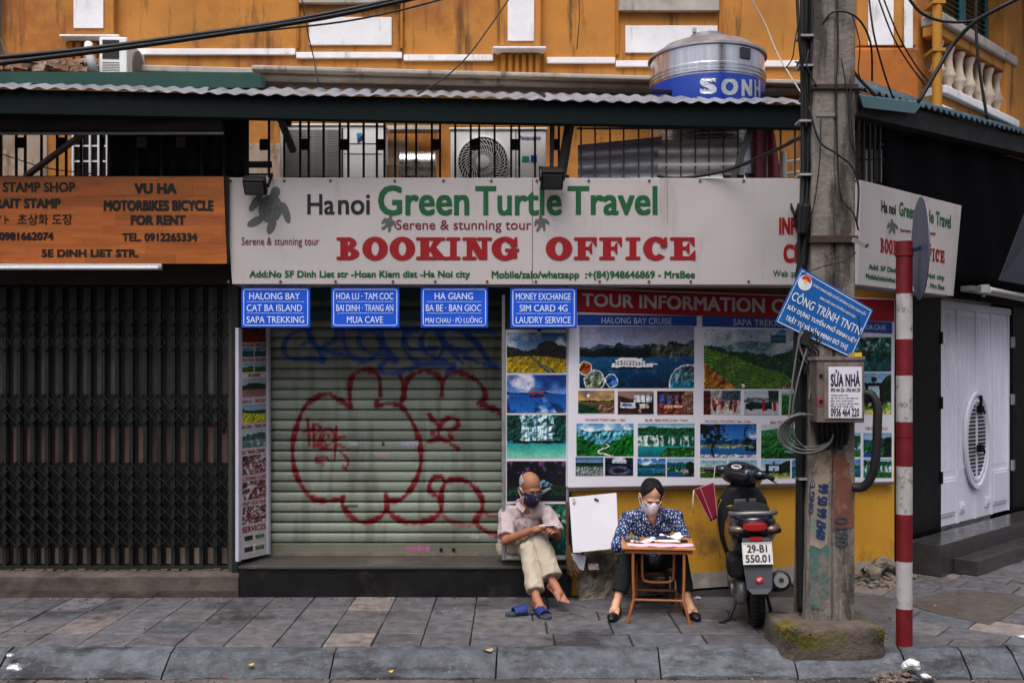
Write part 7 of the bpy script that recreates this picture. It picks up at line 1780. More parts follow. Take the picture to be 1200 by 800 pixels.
def hand(mb, wrist, d, up, curl=.6, side=1, sc=1.0, spread=.10):
    """wrist point, pointing direction d, back of the hand towards up, side=+1 thumb on d x up"""
    d = Vector(d).normalized(); up = Vector(up); up = (up - d * up.dot(d)).normalized(); x = d.cross(up) * side; w_ = Vector(wrist)
    P = lambda a, b, c: w_ + (d * a + x * b + up * c) * sc
    mb.cap(P(-.01, 0, 0), P(.03, 0, 0), .026 * sc, .028 * sc); mb.cap(P(.03, -.022, 0), P(.085, -.026, .002), .016 * sc, .0145 * sc); mb.cap(P(.03, 0, 0), P(.09, 0, .004), .018 * sc, .0145 * sc); mb.cap(P(.03, .02, 0), P(.088, .024, .002), .017 * sc, .0145 * sc)
    for k, (b, ln) in enumerate(((.030, .075), (.010, .085), (-.010, .078), (-.029, .060))):
        p = P(.088, b * 1.0, .003); a = 0; r = .0094 * sc
        for j, f in enumerate((.46, .30, .24)):
            a += curl * (.55 + .25 * j); dirn = (d * math.cos(a) - up * math.sin(a) + x * b * spread * 6).normalized(); q = p + dirn * ln * f * sc; mb.cap(p, q, r, r * .92, 10); p = q; r *= .92
    p = P(.025, .030, -.006); q = P(.055, .055, -.018); mb.cap(p, q, .014 * sc, .0115 * sc, 10); p2 = q + (d * .8 - up * .55 * min(1, curl + .2) - x * .15).normalized() * .03 * sc; mb.cap(q, p2, .011 * sc, .0098 * sc, 10); p3 = p2 + (d * .7 - up * .7 * curl - x * .4).normalized() * .022 * sc; mb.cap(p2, p3, .0098 * sc, .0085 * sc, 10)
def foot(mb, ankle, toe, sc=1.0, toes=True):
    a = Vector(ankle); t = Vector(toe); d = (t - a); d2 = Vector((d.x, d.y, 0)).normalized(); x = Vector((-d2.y, d2.x, 0)); dn = d.normalized(); up = x.cross(dn); up = up if up.z > 0 else -up
    heel = a - dn * .03 * sc - up * .045 * sc
    mb.cap(a, heel, .034 * sc, .03 * sc); mb.cap(a + dn * .02, a + dn * .10 * sc - up * .028 * sc, .036 * sc, .032 * sc); L = (t - a).length
    mb.cap(a + dn * .09 * sc - up * .035 * sc + x * .016, a + dn * (L - .055) - up * .05 * sc + x * .022, .03 * sc, .019 * sc); mb.cap(a + dn * .09 * sc - up * .035 * sc - x * .016, a + dn * (L - .07) - up * .05 * sc - x * .026, .03 * sc, .017 * sc); mb.cap(heel, a + dn * .10 - up * .048 * sc, .028 * sc, .022 * sc)
    if toes:
        for k in range(5):
            o_ = .036 - .018 * k; b = a + dn * (L - .06 - .006 * k) - up * .052 * sc + x * o_; r = .0125 if k == 0 else .009; e = b + dn * (.045 - .005 * k) - up * .004; mb.cap(b, e, r * sc, r * .9 * sc, 10)

skin_m = M('skin_man', (158, 104, 78), .55, .12, 14, .12, 120, stain=(120, 66, 48), samt=.35, sscale=9, sthr=.55)
skin_w = M('skin_woman', (206, 152, 122), .5, .08, 14, .08, 120, stain=(186, 120, 100), samt=.25, sscale=9, sthr=.55)

# ---------------------------------------------------------------- the old man
def man():
    root = thing('person', 'old man in pale shirt and beige trousers sitting cross legged on the black step', 'person', (.06, 8.4, .26))
    Rh, Lh = Vector((-.05, 8.41, .37)), Vector((.12, 8.42, .36))
    Rk, Ra, Rt = Vector((.225, 8.04, .515)), Vector((.325, 7.82, .205)), Vector((.432, 7.66, .125))
    Lk, La, Lt = Vector((.135, 8.02, .44)), Vector((.19, 7.735, .10)), Vector((.262, 7.53, .070))
    Rs, Re, Rw = Vector((-.045, 8.31, .685)), Vector((-.05, 8.14, .49)), Vector((.165, 7.975, .60))
    Ls, Le, Lw = Vector((.29, 8.235, .695)), Vector((.365, 8.13, .53)), Vector((.352, 7.955, .60))
    pel, ch, nk = Vector((.035, 8.42, .38)), Vector((.095, 8.33, .62)), Vector((.125, 8.255, .755))
    hc = Vector((.150, 8.17, .905)); T = headm(hc, math.radians(26), math.radians(24), math.radians(-4), 1.07)
    m = MB(); put(m, T, head_shapes()); m.cap(T @ Vector((0, .04, -.05)), nk, .056, .062)
    m.cap(nk, pel, .08, .10); m.cap(nk, Rs, .05, .045); m.cap(nk, Ls, .05, .045)
    m.cap(Rs, Re, .044, .038); m.cap(Re, Rw, .040, .026); m.cap(Ls, Le, .044, .038); m.cap(Le, Lw, .040, .026)
    hand(m, Rw, (.10, -.05, .035), (-.1, -.3, .6), .85, -1, 1.0); hand(m, Lw, (-.03, -.10, .03), (.5, -.3, .5), .85, 1, 1.0)
    for h, k, a, t in ((Rh, Rk, Ra, Rt), (Lh, Lk, La, Lt)): m.cap(pel, h, .08, .07); m.cap(h, k, .062, .05); m.cap(k, a, .046, .034); foot(m, a, t, 1.0)
    organic(m, 'body', skin_m, root, .0048, 3)
    # shirt
    sh = M('shirt_pale', (178, 160, 162), .85, .06, 12, .25, 160, stain=(160, 140, 144), samt=.3, sscale=9)
    m = MB(); m.cap(ch + Vector((-.075, .0, .02)), ch + Vector((.085, -.01, .03)), .098, .092); m.cap(nk + Vector((-.06, .01, -.055)), nk + Vector((.07, -.005, -.045)), .062, .062)
    m.ell(pel + Vector((.01, -.015, .10)), (.165, .125, .17)); m.ell(pel + Vector((0, 0, .01)), (.165, .125, .09)); m.cap(pel + Vector((0, -.01, .1)), ch, .13, .13)
    for s, e in ((Rs, Re), (Ls, Le)):
        m.cap(nk + (s - nk) * .5, s, .06, .062); m.tube([s, s + (e - s) * .5, s + (e - s) * .86], [.064, .066, .072], 16); m.ell(s, (.064, .062, .06))
    organic(m, 'shirt', sh, root, .007, 3, wr=.010, wf=9, wst=(1.6, 1, .7))
    m = MB(); Tn = T
    for s in (-1, 1): m.add([nk + Vector((s * .075 - .002, -.01, .055)), nk + Vector((s * .012, -.088, -.01)), nk + Vector((s * .035, -.095, -.045)), nk + Vector((s * .088, -.055, .0)), nk + Vector((s * .07, .04, .06))], [(0, 1, 2, 3), (0, 3, 4)])
    o = m.build('collar', sh, root, fix=False); sm = o.modifiers.new('thick', 'SOLIDIFY'); sm.thickness = .008
    m = MB()
    for k in range(3): m.lathe([(.006, 0), (.006, -.004)], ch + Vector((.02 - .008 * k, -.125 - .004 * k, .06 - .075 * k)), 8, axis='Y')
    m.build('buttons', M('button', (210, 204, 200), .4), root)
    # trousers
    tr = M('trousers_beige', (172, 160, 142), .85, .08, 8, .3, 140, stain=(150, 134, 108), samt=.35, sscale=7)
    m = MB(); m.ell(pel + Vector((0, 0, -.03)), (.15, .12, .085)); m.cap(Rh, Lh, .08, .08)
    kn = Rk + Vector((0, -.01, .0)); m.cap(Rh, kn, .086, .072); m.tube([kn + Vector((-.01, 0, .015)), Rk + (Ra - Rk) * .3, Rk + (Ra - Rk) * .86], [.066, .075, .082], 18); m.ell(kn, (.070, .068, .066))
    m.cap(Lh, Lk, .082, .066); m.tube([Lk, Lk + (La - Lk) * .4, Lk + (La - Lk) * .84], [.064, .066, .068], 18); m.ell(Lk, (.066, .066, .066))
    organic(m, 'trousers', tr, root, .007, 3, wr=.010, wf=8, wst=(1.4, 1, .6))
    # hair: thin grey band round the sides and back
    lo = lambda z: np.interp(z, (0, 74, 84, 92, 100, 130, 180), (40, 22, -8, -12, -30, -45, -50)); hi = lambda z: np.interp(z, (0, 74, 84, 100, 140, 180), (40.5, 24, 30, 34, 36, 38))
    m = hairshell(T, lo, hi, .005, None, root, gap=74); m.build('hair', M('hair_grey', (168, 162, 158), .8, .4, 60, .6, 200, stretch=(5, 5, .8)), root, smooth=True, fix=False)
    m = MB()
    for s in (-1, 1): m.cap((s * .018, -.090, .036), (s * .048, -.080, .036), .005, .004)
    mm = MB(); put(mm, T, m); mm.build('eyebrows', M('brow_grey', (70, 62, 58), .8), root, smooth=True)
    m = MB()
    for s in (-1, 1): m.ell((s * .031, -.086, .010), (.011, .006, .005))
    mm = MB(); put(mm, T, m); mm.build('eyes', M('eye_dark', (40, 30, 28), .3), root, smooth=True)
    m = MB()
    for s in (-1, 1):
        m.tube([T @ Vector((s * .033 + .026 * math.cos(2 * math.pi * k / 18), -.103 + .2 * abs(s * .033 + .026 * math.cos(2 * math.pi * k / 18)) - .004, .008 + .018 * math.sin(2 * math.pi * k / 18))) for k in range(19)], .0022, 5); m.tube([T @ Vector((s * .058, -.094, .012)), T @ Vector((s * .079, -.03, .014)), T @ Vector((s * .08, .012, .008))], .0022, 5)
    m.build('glasses', M('glasses_steel', (84, 80, 78), .3, metal=.7), root, smooth=True)
    mask(root, T, M('mask_print', (40, 36, 66), .85, .1, 20, .2, 100, stain=(196, 180, 190), samt=.9, sscale=24, sthr=.55), True)
    m = MB(); tie = lambda a, b, c, d: m.add([T @ Vector(a), T @ Vector(b), T @ Vector(c), T @ Vector(d)], [(0, 1, 2, 3)])
    tie((-.070, -.045, -.020), (-.072, -.045, -.048), (-.155, -.035, -.088), (-.150, -.035, -.076)); tie((.070, -.045, -.005), (.072, -.045, -.035), (.150, -.06, .018), (.140, -.06, .03))
    o = m.build('mask_ties', M('tie_white', (186, 184, 196), .8), root, fix=False); sm = o.modifiers.new('thick', 'SOLIDIFY'); sm.thickness = .004
    # sandals
    sandal(Vector((.225, 7.62, 0)), math.atan2(Lt.y - La.y, Lt.x - La.x), root)
    return root, T
def mask(root, T, mat, printed):
    m = MB(); rows = []
    for j in range(11):
        t = j / 10; z = .005 - .125 * t; row = []
        for i in range(19):
            a = math.radians(-78 + 156 * i / 18); rx = .073 - .016 * t * t; ry = .088 + .030 * math.sin(math.pi * min(1, t * .95 + .08)) * max(0, math.cos(a)) ** 2 - .018 * t * t
            zz = z - .012 * math.cos(a) * (1 - t) * -1 + .018 * t * abs(math.sin(a)) + (.018 if t == 0 and abs(a) < .3 else 0)
            row.append(T @ Vector((rx * math.sin(a) * 1.04, -.022 - (ry - .012) * math.cos(a) * 1.02 + .0, zz)))
        rows.append(row)
    m.grid(rows); o = m.build('face_mask', mat, root, smooth=True, fix=False); sm = o.modifiers.new('thick', 'SOLIDIFY'); sm.thickness = .004; sm.offset = 1
    m = MB()
    for i, s in ((0, -1), (18, 1)):
        m.tube(spl([rows[1][i], T @ Vector((s * .082, -.02, .012)), T @ Vector((s * .088, .022, .016)), T @ Vector((s * .086, .03, -.02)), T @ Vector((s * .08, -.005, -.045)), rows[8][i]], 4), .0028, 5)
    m.build('ear_loops', M('loop_white', (214, 208, 206), .8), root, smooth=True)
def sandal(c, ang, parent=None, label=None):
    bl = M('sandal_blue', (26, 48, 110), .6, .15, 20, .2, 80); so = M('sandal_sole', (54, 62, 78), .7, .2, 20)
    Tm = Matrix.Translation(c) @ Matrix.Rotation(ang, 4, 'Z')
    def shape(mb, h0, h1, k):
        b = [(-.135, .028), (-.10, .04), (-.03, .034), (.05, .044), (.10, .046), (.135, .03), (.145, 0)]; pts = [(x, y * k) for x, y in b] + [(x, -y * k) for x, y in reversed(b[:-1])] + [(-.147, 0)]
        P0 = [Tm @ Vector((x, y, h0)) for x, y in pts]; mb.poly(P0, h1 - h0, (0, 0, 1))
    root = parent
    if parent is None:
        root = thing('sandal', label, 'sandal', c)
    m = MB(); shape(m, .003, .024, 1.0); m.build('sandal_sole' if parent else 'sole', so, root, bevel=.004)
    m = MB(); rows = []
    for i in range(9):
        t = i / 8; rows.append([Tm @ Vector((-.02 + .1 * t + (0), .05 * math.cos(math.pi * k / 10) * (1 + .04 * t), .018 + (.062 - .018 * t) * math.sin(math.pi * k / 10))) for k in range(11)])
    m.grid(rows); o = m.build('sandal_strap' if parent else 'strap', bl, root, smooth=True, fix=False); sm = o.modifiers.new('thick', 'SOLIDIFY'); sm.thickness = .007
man()
sandal(Vector((.085, 7.66, 0)), math.radians(-160), None, 'empty dark blue slide sandal lying on the pavement beside the seated man')
ph = thing('phone', 'white mobile phone held in both hands by the old man', 'phone', (.285, 7.87, .665))
m = MB(); Rp = (-.12, -.06, -.12); c = Vector((.288, 7.865, .655)); m.obox(c, (.145, .072, .009), Rp); m.build('phone_body', M('phone_white', (214, 214, 226), .3, .03), ph, bevel=.004)
m = MB(); m.obox(c + Euler(Rp).to_matrix() @ Vector((0, 0, .0051)), (.132, .064, .001), Rp); m.build('screen', M('phone_glass', (60, 66, 90), .1, spec=.7), ph)

# ---------------------------------------------------------------- the seated woman
def woman():
    root = thing('person', 'woman in navy patterned blouse and white mask sitting behind the small orange table', 'person', (1.14, 8.1, .26))
    pel, ch, nk = Vector((1.145, 8.13, .36)), Vector((1.13, 8.07, .60)), Vector((1.115, 8.02, .745))
    hc = Vector((1.108, 7.935, .870)); T = headm(hc, math.radians(7), math.radians(36), math.radians(3), 1.06)
    Rs, Re, Rw = Vector((.935, 8.05, .675)), Vector((.845, 7.98, .475)), Vector((1.01, 7.87, .49))
    Ls, Le, Lw = Vector((1.325, 8.05, .69)), Vector((1.385, 7.97, .50)), Vector((1.22, 7.87, .49))
    Rh, Rk, Ra, Rt = Vector((1.06, 8.12, .34)), Vector((.915, 7.73, .44)), Vector((.80, 7.60, .115)), Vector((.745, 7.44, .07))
    Lh, Lk, La, Lt = Vector((1.23, 8.12, .34)), Vector((1.305, 7.75, .42)), Vector((1.345, 7.62, .115)), Vector((1.385, 7.45, .07))
    m = MB(); put(m, T, head_shapes()); m.cap(T @ Vector((0, .045, -.04)), nk, .048, .052); m.cap(nk, pel, .075, .10); m.cap(nk + Vector((0, .02, -.03)), Rs, .035, .032); m.cap(nk + Vector((0, .02, -.03)), Ls, .035, .032); m.cap(nk + Vector((0, -.02, -.01)), ch + Vector((0, -.055, .05)), .05, .05)
    for s, e, w_, sd in ((Rs, Re, Rw, 1), (Ls, Le, Lw, -1)): m.cap(s, e, .038, .033); m.cap(e, w_, .034, .023); hand(m, w_, (sd * .10, -.03, -.01), (0, -.2, 1), .5, -sd, .92)
    for h, k, a, t in ((Rh, Rk, Ra, Rt), (Lh, Lk, La, Lt)): m.cap(pel, h, .08, .07); m.cap(h, k, .06, .048); m.cap(k, a, .044, .030); foot(m, a, t, .9, False)
    organic(m, 'body', skin_w, root, .0048, 3)
    bm_ = bpy.data.materials.new('blouse_print'); bm_.use_nodes = True; nt = bm_.node_tree; b = nt.nodes['Principled BSDF']; b.inputs['Roughness'].default_value = .85
    tc = nt.nodes.new('ShaderNodeTexCoord'); vo = nt.nodes.new('ShaderNodeTexVoronoi'); vo.feature = 'DISTANCE_TO_EDGE'; vo.inputs['Scale'].default_value = 40; vo.inputs['Randomness'].default_value = .75
    nz = nt.nodes.new('ShaderNodeTexNoise'); nz.inputs['Scale'].default_value = 45; nz.inputs['Detail'].default_value = 3
    mp = nt.nodes.new('ShaderNodeMapping'); mp.inputs['Scale'].default_value = (1.3, 1.3, .8)
    ml = nt.nodes.new('ShaderNodeMath'); ml.operation = 'MULTIPLY'; rp = nt.nodes.new('ShaderNodeValToRGB'); rp.color_ramp.elements[0].position = .16; rp.color_ramp.elements[0].color = (*lin((22, 34, 82)), 1); rp.color_ramp.elements[1].position = .24; rp.color_ramp.elements[1].color = (*lin((170, 186, 214)), 1)
    nt.links.new(tc.outputs['Object'], mp.inputs[0]); nt.links.new(mp.outputs[0], vo.inputs['Vector']); nt.links.new(mp.outputs[0], nz.inputs['Vector']); nt.links.new(vo.outputs['Distance'], ml.inputs[0]); nt.links.new(nz.outputs['Fac'], ml.inputs[1])
    ml2 = nt.nodes.new('ShaderNodeMath'); ml2.operation = 'MULTIPLY'; ml2.inputs[1].default_value = 1.9; nt.links.new(ml.outputs[0], ml2.inputs[0]); nt.links.new(ml2.outputs[0], rp.inputs[0]); nt.links.new(rp.outputs[0], b.inputs['Base Color'])
    m = MB(); m.cap(ch + Vector((-.085, 0, .02)), ch + Vector((.085, 0, .02)), .088, .088); m.cap(nk + Vector((-.10, .03, -.05)), nk + Vector((.10, .03, -.05)), .055, .055); m.cap(nk + Vector((-.05, .05, 0.0)), nk + Vector((.05, .05, 0.0)), .03, .03); m.ell(pel + Vector((0, -.01, .10)), (.155, .118, .17)); m.cap(pel + Vector((0, 0, .05)), ch, .125, .12)
    for s, e, w_ in ((Rs, Re, Rw), (Ls, Le, Lw)): m.cap(nk + (s - nk) * .42 + Vector((0, .012, -.008)), s, .062, .060); m.cap(s, e, .058, .052); m.tube([e, e + (w_ - e) * .9], [.05, .042], 16); m.ell(e, (.052, .052, .052))
    organic(m, 'blouse', bm_, root, .007, 3, wr=.007, wf=9, wst=(1.4, 1, .8))
    # open neck: skin triangle and collar
    m = MB(); q = [nk + Vector(v) for v in ((-.05, -.062, .02), (.05, -.062, .02), (.006, -.108, -.115))]
    up = Vector((0, -.012, 0))
    m.add([q[0] + up, q[1] + up, q[2] + up, (q[0] + q[1]) / 2 + Vector((0, -.034, 0))], [(0, 3, 2), (3, 1, 2)]); o = m.build('open_neck', skin_w, root, fix=False, smooth=True); sm = o.modifiers.new('thick', 'SOLIDIFY'); sm.thickness = .006
    m = MB()
    for s in (-1, 1): m.add([nk + Vector((s * .068, -.01, .05)), nk + Vector((s * .055, -.078, .01)), nk + Vector((s * .012, -.124, -.11)), nk + Vector((s * .07, -.112, -.06)), nk + Vector((s * .105, -.05, .0)), nk + Vector((s * .06, .06, .055))], [(0, 1, 2, 3, 4), (0, 4, 5)])
    o = m.build('collar', bm_, root, fix=False); sm = o.modifiers.new('thick', 'SOLIDIFY'); sm.thickness = .008
    blk = M('trousers_black', (18, 18, 20), .85, .15, 10, .25, 120)
    m = MB(); m.ell(pel + Vector((0, 0, -.03)), (.165, .13, .09)); m.cap(Rh, Lh, .085, .085)
    for h, k, a in ((Rh, Rk, Ra), (Lh, Lk, La)): m.cap(h, k, .08, .064); m.tube([k, k + (a - k) * .4, k + (a - k) * .80], [.06, .062, .060], 18); m.ell(k, (.063, .063, .063))
    organic(m, 'trousers', blk, root, .0075, 4, wr=.004, wf=8)
    hr = M('hair_black', (12, 10, 11), .55, .4, 60, .8, 200, stretch=(5, .7, 5), spec=.25)
    lo = lambda z: np.interp(z, (0, 8, 22, 40, 58, 75, 100, 130, 180), (68, 62, 50, 30, 2, -24, -38, -50, -55)); m = hairshell(T, lo, lambda z: 90, .008, hr, root, True)
    b = MB(); b.ell((0, .115, -.02), (.042, .036, .05)); put(m, T, b); o = m.build('hair', hr, root, smooth=True, fix=False); sm = o.modifiers.new('thick', 'SOLIDIFY'); sm.thickness = .004
    m = MB()
    for s in (-1, 1): m.ell((s * .031, -.086, .006), (.011, .006, .004)); m.cap((s * .016, -.092, .034), (s * .046, -.082, .036), .0035, .003)
    mm = MB(); put(mm, T, m); mm.build('eyes', M('eye_dark', (40, 30, 28), .3), root, smooth=True)
    mask(root, T, M('mask_white', (222, 216, 226), .8, .04, 8, .15, 60), False)
    m = MB()
    for s in (-1, 1):
        m.tube([T @ Vector((s * .034 + .027 * math.cos(2 * math.pi * k / 20), -.104 + .012 * abs(s * .034 + .027 * math.cos(2 * math.pi * k / 20)) / .06, .006 + .020 * math.sin(2 * math.pi * k / 20))) for k in range(21)], .0026, 6); m.tube([T @ Vector((s * .06, -.092, .010)), T @ Vector((s * .079, -.03, .012)), T @ Vector((s * .08, .015, .008))], .0026, 6)
    m.tube([T @ Vector((-.008, -.104, .010)), T @ Vector((.008, -.104, .010))], .0026, 6); m.build('glasses', M('glasses_brown', (58, 34, 32), .3, spec=.6), root, smooth=True)
    sb = M('shoe_black', (20, 20, 22), .35, .15, 20)
    for a, t in ((Ra, Rt), (La, Lt)):
        d = Vector((t.x - a.x, t.y - a.y, 0)).normalized(); g = Vector((a.x, a.y, 0)); m = MB(); Tm = Matrix.Translation(g + d * .06) @ Matrix.Rotation(math.atan2(d.y, d.x), 4, 'Z')
        l = MB(); l.ell((-.075, 0, .03), (.045, .036, .030)); l.ell((.0, 0, .022), (.10, .036, .022)); l.ell((.075, 0, .030), (.062, .043, .032)); l.ell((.115, 0, .024), (.035, .032, .022)); put(m, Tm, l); organic(m, 'shoe', sb, root, .005, 2)
woman()
st = thing('stool', 'low brown wooden stool under the seated woman', 'stool', (1.14, 8.15, 0))
wd_d = M('wood_dark', (82, 46, 28), .6, .25, 8, .2, 60, stretch=(1, 1, 4))
m = MB(); m.box(.96, 1.33, 7.99, 8.33, .225, .25); m.build('seat', wd_d, st, bevel=.006)
for x in (.98, 1.28):
    for y in (8.01, 8.28): m = MB(); m.box(x, x + .03, y, y + .03, 0, .224); m.build('leg', wd_d, st, bevel=.003)

# ---------------------------------------------------------------- folding table and the things on it
tb = thing('folding_table', 'small folding table with an orange wood top and bent orange tube legs', 'table', (1.11, 7.6, 0))
Tt = Matrix.Translation((1.112, 7.605, 0)) @ Matrix.Rotation(math.radians(-6.3), 4, 'Z')
tw = M('table_wood', (188, 122, 66), .4, .18, 5, .08, 60, stretch=(1, 5, 5), coat=.2); tubem = M('table_tube', (150, 90, 54), .45, .2, 9, .1, 60, stain=(110, 58, 34), samt=.5, sscale=8, sthr=.56)
def local(m): m.v = [tuple(Tt @ Vector(v)) for v in m.v]; return m
m = MB(); m.box(-.272, .272, -.235, .235, .545, .565); local(m).build('tabletop', tw, tb, bevel=.006)
m = MB(); m.box(-.25, .25, -.215, -.195, .515, .5445); m.box(-.25, .25, .195, .215, .515, .5445); local(m).build('apron', tubem, tb, bevel=.003)
for s in (-1, 1):
    m = MB(); m.tube(spl([(s * .188, -.20, .54), (s * .188, -.203, .36), (s * .183, -.21, .19), (s * .195, -.215, .13), (s * .225, -.225, .015)], 5), .0115, 10); m.lathe([(.016, 0), (.016, .025)], (s * .227, -.226, 0), 10); local(m).build('leg', tubem, tb, smooth='auto')
    m = MB(); m.tube(spl([(s * .165, .20, .54), (s * .160, .10, .35), (s * .16, .13, .15), (s * .18, .2, .015)], 5), .0105, 10); m.lathe([(.015, 0), (.015, .02)], (s * .18, .201, 0), 10); local(m).build('leg', tubem, tb, smooth='auto')
m = MB(); m.tube([(-.185, -.211, .17), (.185, -.211, .17)], .009, 8); m.tube([(-.16, .135, .17), (.16, .135, .17)], .009, 8); local(m).build('crossbar', tubem, tb, smooth='auto')
m = MB(); m.tube(spl([(-.118, -.16, .54), (-.118, -.10, .40), (-.112, -.06, .30), (-.08, -.05, .275), (0, -.05, .27), (.08, -.05, .275), (.112, -.06, .30), (.118, -.10, .40), (.118, -.16, .54)], 6), .0105, 10); local(m).build('brace', tubem, tb, smooth=True)

def paper(name, label, cat, x, y, w_, d, rot, mat, z=.5665, thick=.0015, curl=.006, group=None):
    m = MB(); rows = []; R = Matrix.Rotation(rot, 4, 'Z'); n = 8
    for j in range(n + 1):
        rows.append([Tt @ (Matrix.Translation((x, y, z)) @ R @ Vector((w_ * (i / n - .5), d * (j / n - .5), curl * (.5 + .5 * math.sin(i * 1.1 + j * .8)) * abs(i / n - .5) * 2))) for i in range(n + 1)])
    m.grid(rows); o = m.build(name, mat, smooth=True, fix=False); sm = o.modifiers.new('thick', 'SOLIDIFY'); sm.thickness = thick; sm.offset = 1; tag(o, label, cat, group); return o
pk = M('ticket_pink', (236, 196, 216), .8, .1, 30, stain=(120, 80, 120), samt=.5, sscale=60, sthr=.54); wh = M('paper_white', (222, 224, 232), .8, .04, 20, stain=(160, 166, 180), samt=.3, sscale=60, sthr=.55)
paper('ticket_sheet', 'pink printed sheets spread on the left front of the small table', 'paper', -.135, -.15, .19, .12, .1, pk, group='pink sheets on the small table')
paper('ticket_sheet', 'pink printed sheets in the middle front of the small table overhanging slightly', 'paper', .02, -.165, .18, .13, -.15, pk, .5685, group='pink sheets on the small table')
paper('ticket_sheet', 'pink printed sheets on the right front of the small table', 'paper', .165, -.14, .2, .12, .2, pk, .567, group='pink sheets on the small table')
paper('ticket_sheet', 'white sheet with pink and red print beside the calculator', 'paper', -.115, -.02, .16, .10, .5, M('ticket_mix', (224, 200, 204), .8, .1, 30, stain=(190, 50, 70), samt=.8, sscale=30, sthr=.54), .567, curl=.02, group='pink sheets on the small table')
paper('paper_pad', 'white paper pad with a raised corner at the back of the table', 'paper', .06, .07, .24, .17, -.12, wh, .567, .012, .004)
paper('paper_pad', 'single white sheet curling up at the right back of the table', 'paper', .12, .12, .16, .15, .4, wh, .582, .0015, .035)
m = MB(); m.ell((.035, .07, .592), (.055, .03, .012)); local(m); o = m.build('purse', M('purse_purple', (60, 26, 60), .6, .15, 20, .2, 80), smooth=True); tag(o, 'small dark purple purse lying on the white pad', 'purse')
cal = thing('calculator', 'dark grey calculator at the left back corner of the table', 'calculator', tuple(Tt @ Vector((-.195, .06, .566))))
m = MB(); m.obox((-.195, .06, .577), (.12, .14, .018), (.08, 0, .1)); local(m).build('calculator_body', M('calc_grey', (52, 54, 56), .5), cal, bevel=.004)
m = MB(); m.obox((-.199, .105, .5915), (.09, .025, .002), (.08, 0, .1)); local(m).build('display', M('calc_lcd', (120, 130, 118), .3), cal)
m = MB()
for i in range(4):
    for j in range(4): m.obox((-.23 + .024 * i, .012 + .02 * j, .5872 + .0016 * j), (.016, .012, .004), (.08, 0, .1))
local(m).build('keys', M('calc_keys', (130, 130, 132), .5), cal)
m = MB(); m.obox((.19, .02, .575), (.075, .035, .016), (0, 0, .3)); local(m); o = m.build('stapler', M('black_plastic', (18, 18, 20), .4), bevel=.006); tag(o, 'small black stapler at the right edge of the table', 'stapler')
m = MB(); m.tube([Tt @ Vector((-.05, .09, .575)), Tt @ Vector((.0, .0, .588))], .004, 6); o = m.build('pen', M('pen_dark', (30, 30, 60), .4)); tag(o, 'dark pen lying across the papers on the small table', 'pen')

# ---------------------------------------------------------------- leaning board, broom, scraps
lb = thing('display_board', 'blank white board leaning on sticks between the poster panel and the woman', 'board', at(697, 650, 8.02))
m = MB(); A = [at(667, 582.5, 8.16), at(722.5, 577, 8.16), at(725, 642, 8.02), at(671.5, 647.5, 8.02)]; nn = (A[1] - A[0]).cross(A[3] - A[0]).normalized(); nn = nn if nn.y > 0 else -nn
m.poly(A, .008, nn); m.build('panel', M('board_grey_white', (206, 202, 210), .5, .05, 3), lb, bevel=.002)
m = MB(); m.bar(at(694, 600, 8.17), gnd(715, 692) + Vector((0, .1, .05)), .022, .022); m.bar(at(690, 600, 8.18), at(676, 690, 8.12), .02, .02); m.build('stand_stick', M('stick_brown', (62, 48, 42), .8, .25, 8), lb)
m = MB(); m.obox(at(672.5, 586, 8.14), (.022, .02, .05)); m.build('clip', M('clip_white', (214, 210, 206), .5), lb, bevel=.004); m = MB(); m.obox(at(699, 585, 8.14), (.035, .015, .012), (0, .5, 0)); m.build('clip', black_m, lb)
br = thing('broom', 'worn straw hand broom standing behind the lower left corner of the white board', 'broom', at(674, 676, 8.1))
m = MB(); m.tube([at(664, 588, 8.2), at(665.5, 640, 8.16)], .010, 8); m.build('handle', M('broom_handle', (90, 54, 40), .7, .2, 10), br)
m = MB(); rng = random.Random(12)
for k in range(90): a = at(665.5 + rng.uniform(-1.5, 1.5), 638, 8.16); e = at(673 + rng.uniform(-8, 6.5), 672 + rng.uniform(-6, 4), 8.10 + rng.uniform(-.03, .03)); m.tube([a, (a + e) / 2 + Vector((-.012, 0, -.004)), e], [.006, .005, .003], 4)
m.build('bristles', M('straw', (96, 72, 48), .9, .3, 20), br)
def scrap(name, label, cat, q, Y, mat, tilt=.02):
    m = MB(); P_ = [at(x, y, Y + (tilt if i > 1 else 0)) for i, (x, y) in enumerate(q)]; nn = (P_[1] - P_[0]).cross(P_[3] - P_[0]).normalized(); m.poly(P_, .002, nn); o = m.build(name, mat); tag(o, label, cat)
scrap('paper_packet', 'printed white paper packet stuck under the white board', 'paper', [(669, 648), (687, 651), (684, 668), (676, 666)], 8.10, M('packet_print', (214, 214, 228), .8, .05, 8, stain=(110, 120, 170), samt=.6, sscale=40, sthr=.58))
scrap('paper_packet', 'small white and red cardboard packet on the ledge under the board', 'paper', [(689, 660.5), (701, 660), (702, 667), (690, 667.5)], 8.12, M('packet_red', (220, 210, 214), .7, .05, 8, stain=(190, 30, 40), samt=.9, sscale=14, sthr=.56))
leaf = M('leaf_yellow', (196, 160, 50), .7, .2, 20)
def leafo(px, py, z, s, label, mat=leaf):
    m = MB(); c = gnd(px, py, z); P_ = [c + Vector((s * math.cos(t) * (1 + .2 * math.sin(3 * t)), s * .7 * math.sin(t), .006 + .006 * math.sin(2 * t))) for t in [2 * math.pi * k / 14 for k in range(14)]]
    m.poly(P_); o = m.build('fallen_leaf', mat, fix=False); sm = o.modifiers.new('thick', 'SOLIDIFY'); sm.thickness = .0015; tag(o, label, 'leaf', 'fallen leaves')
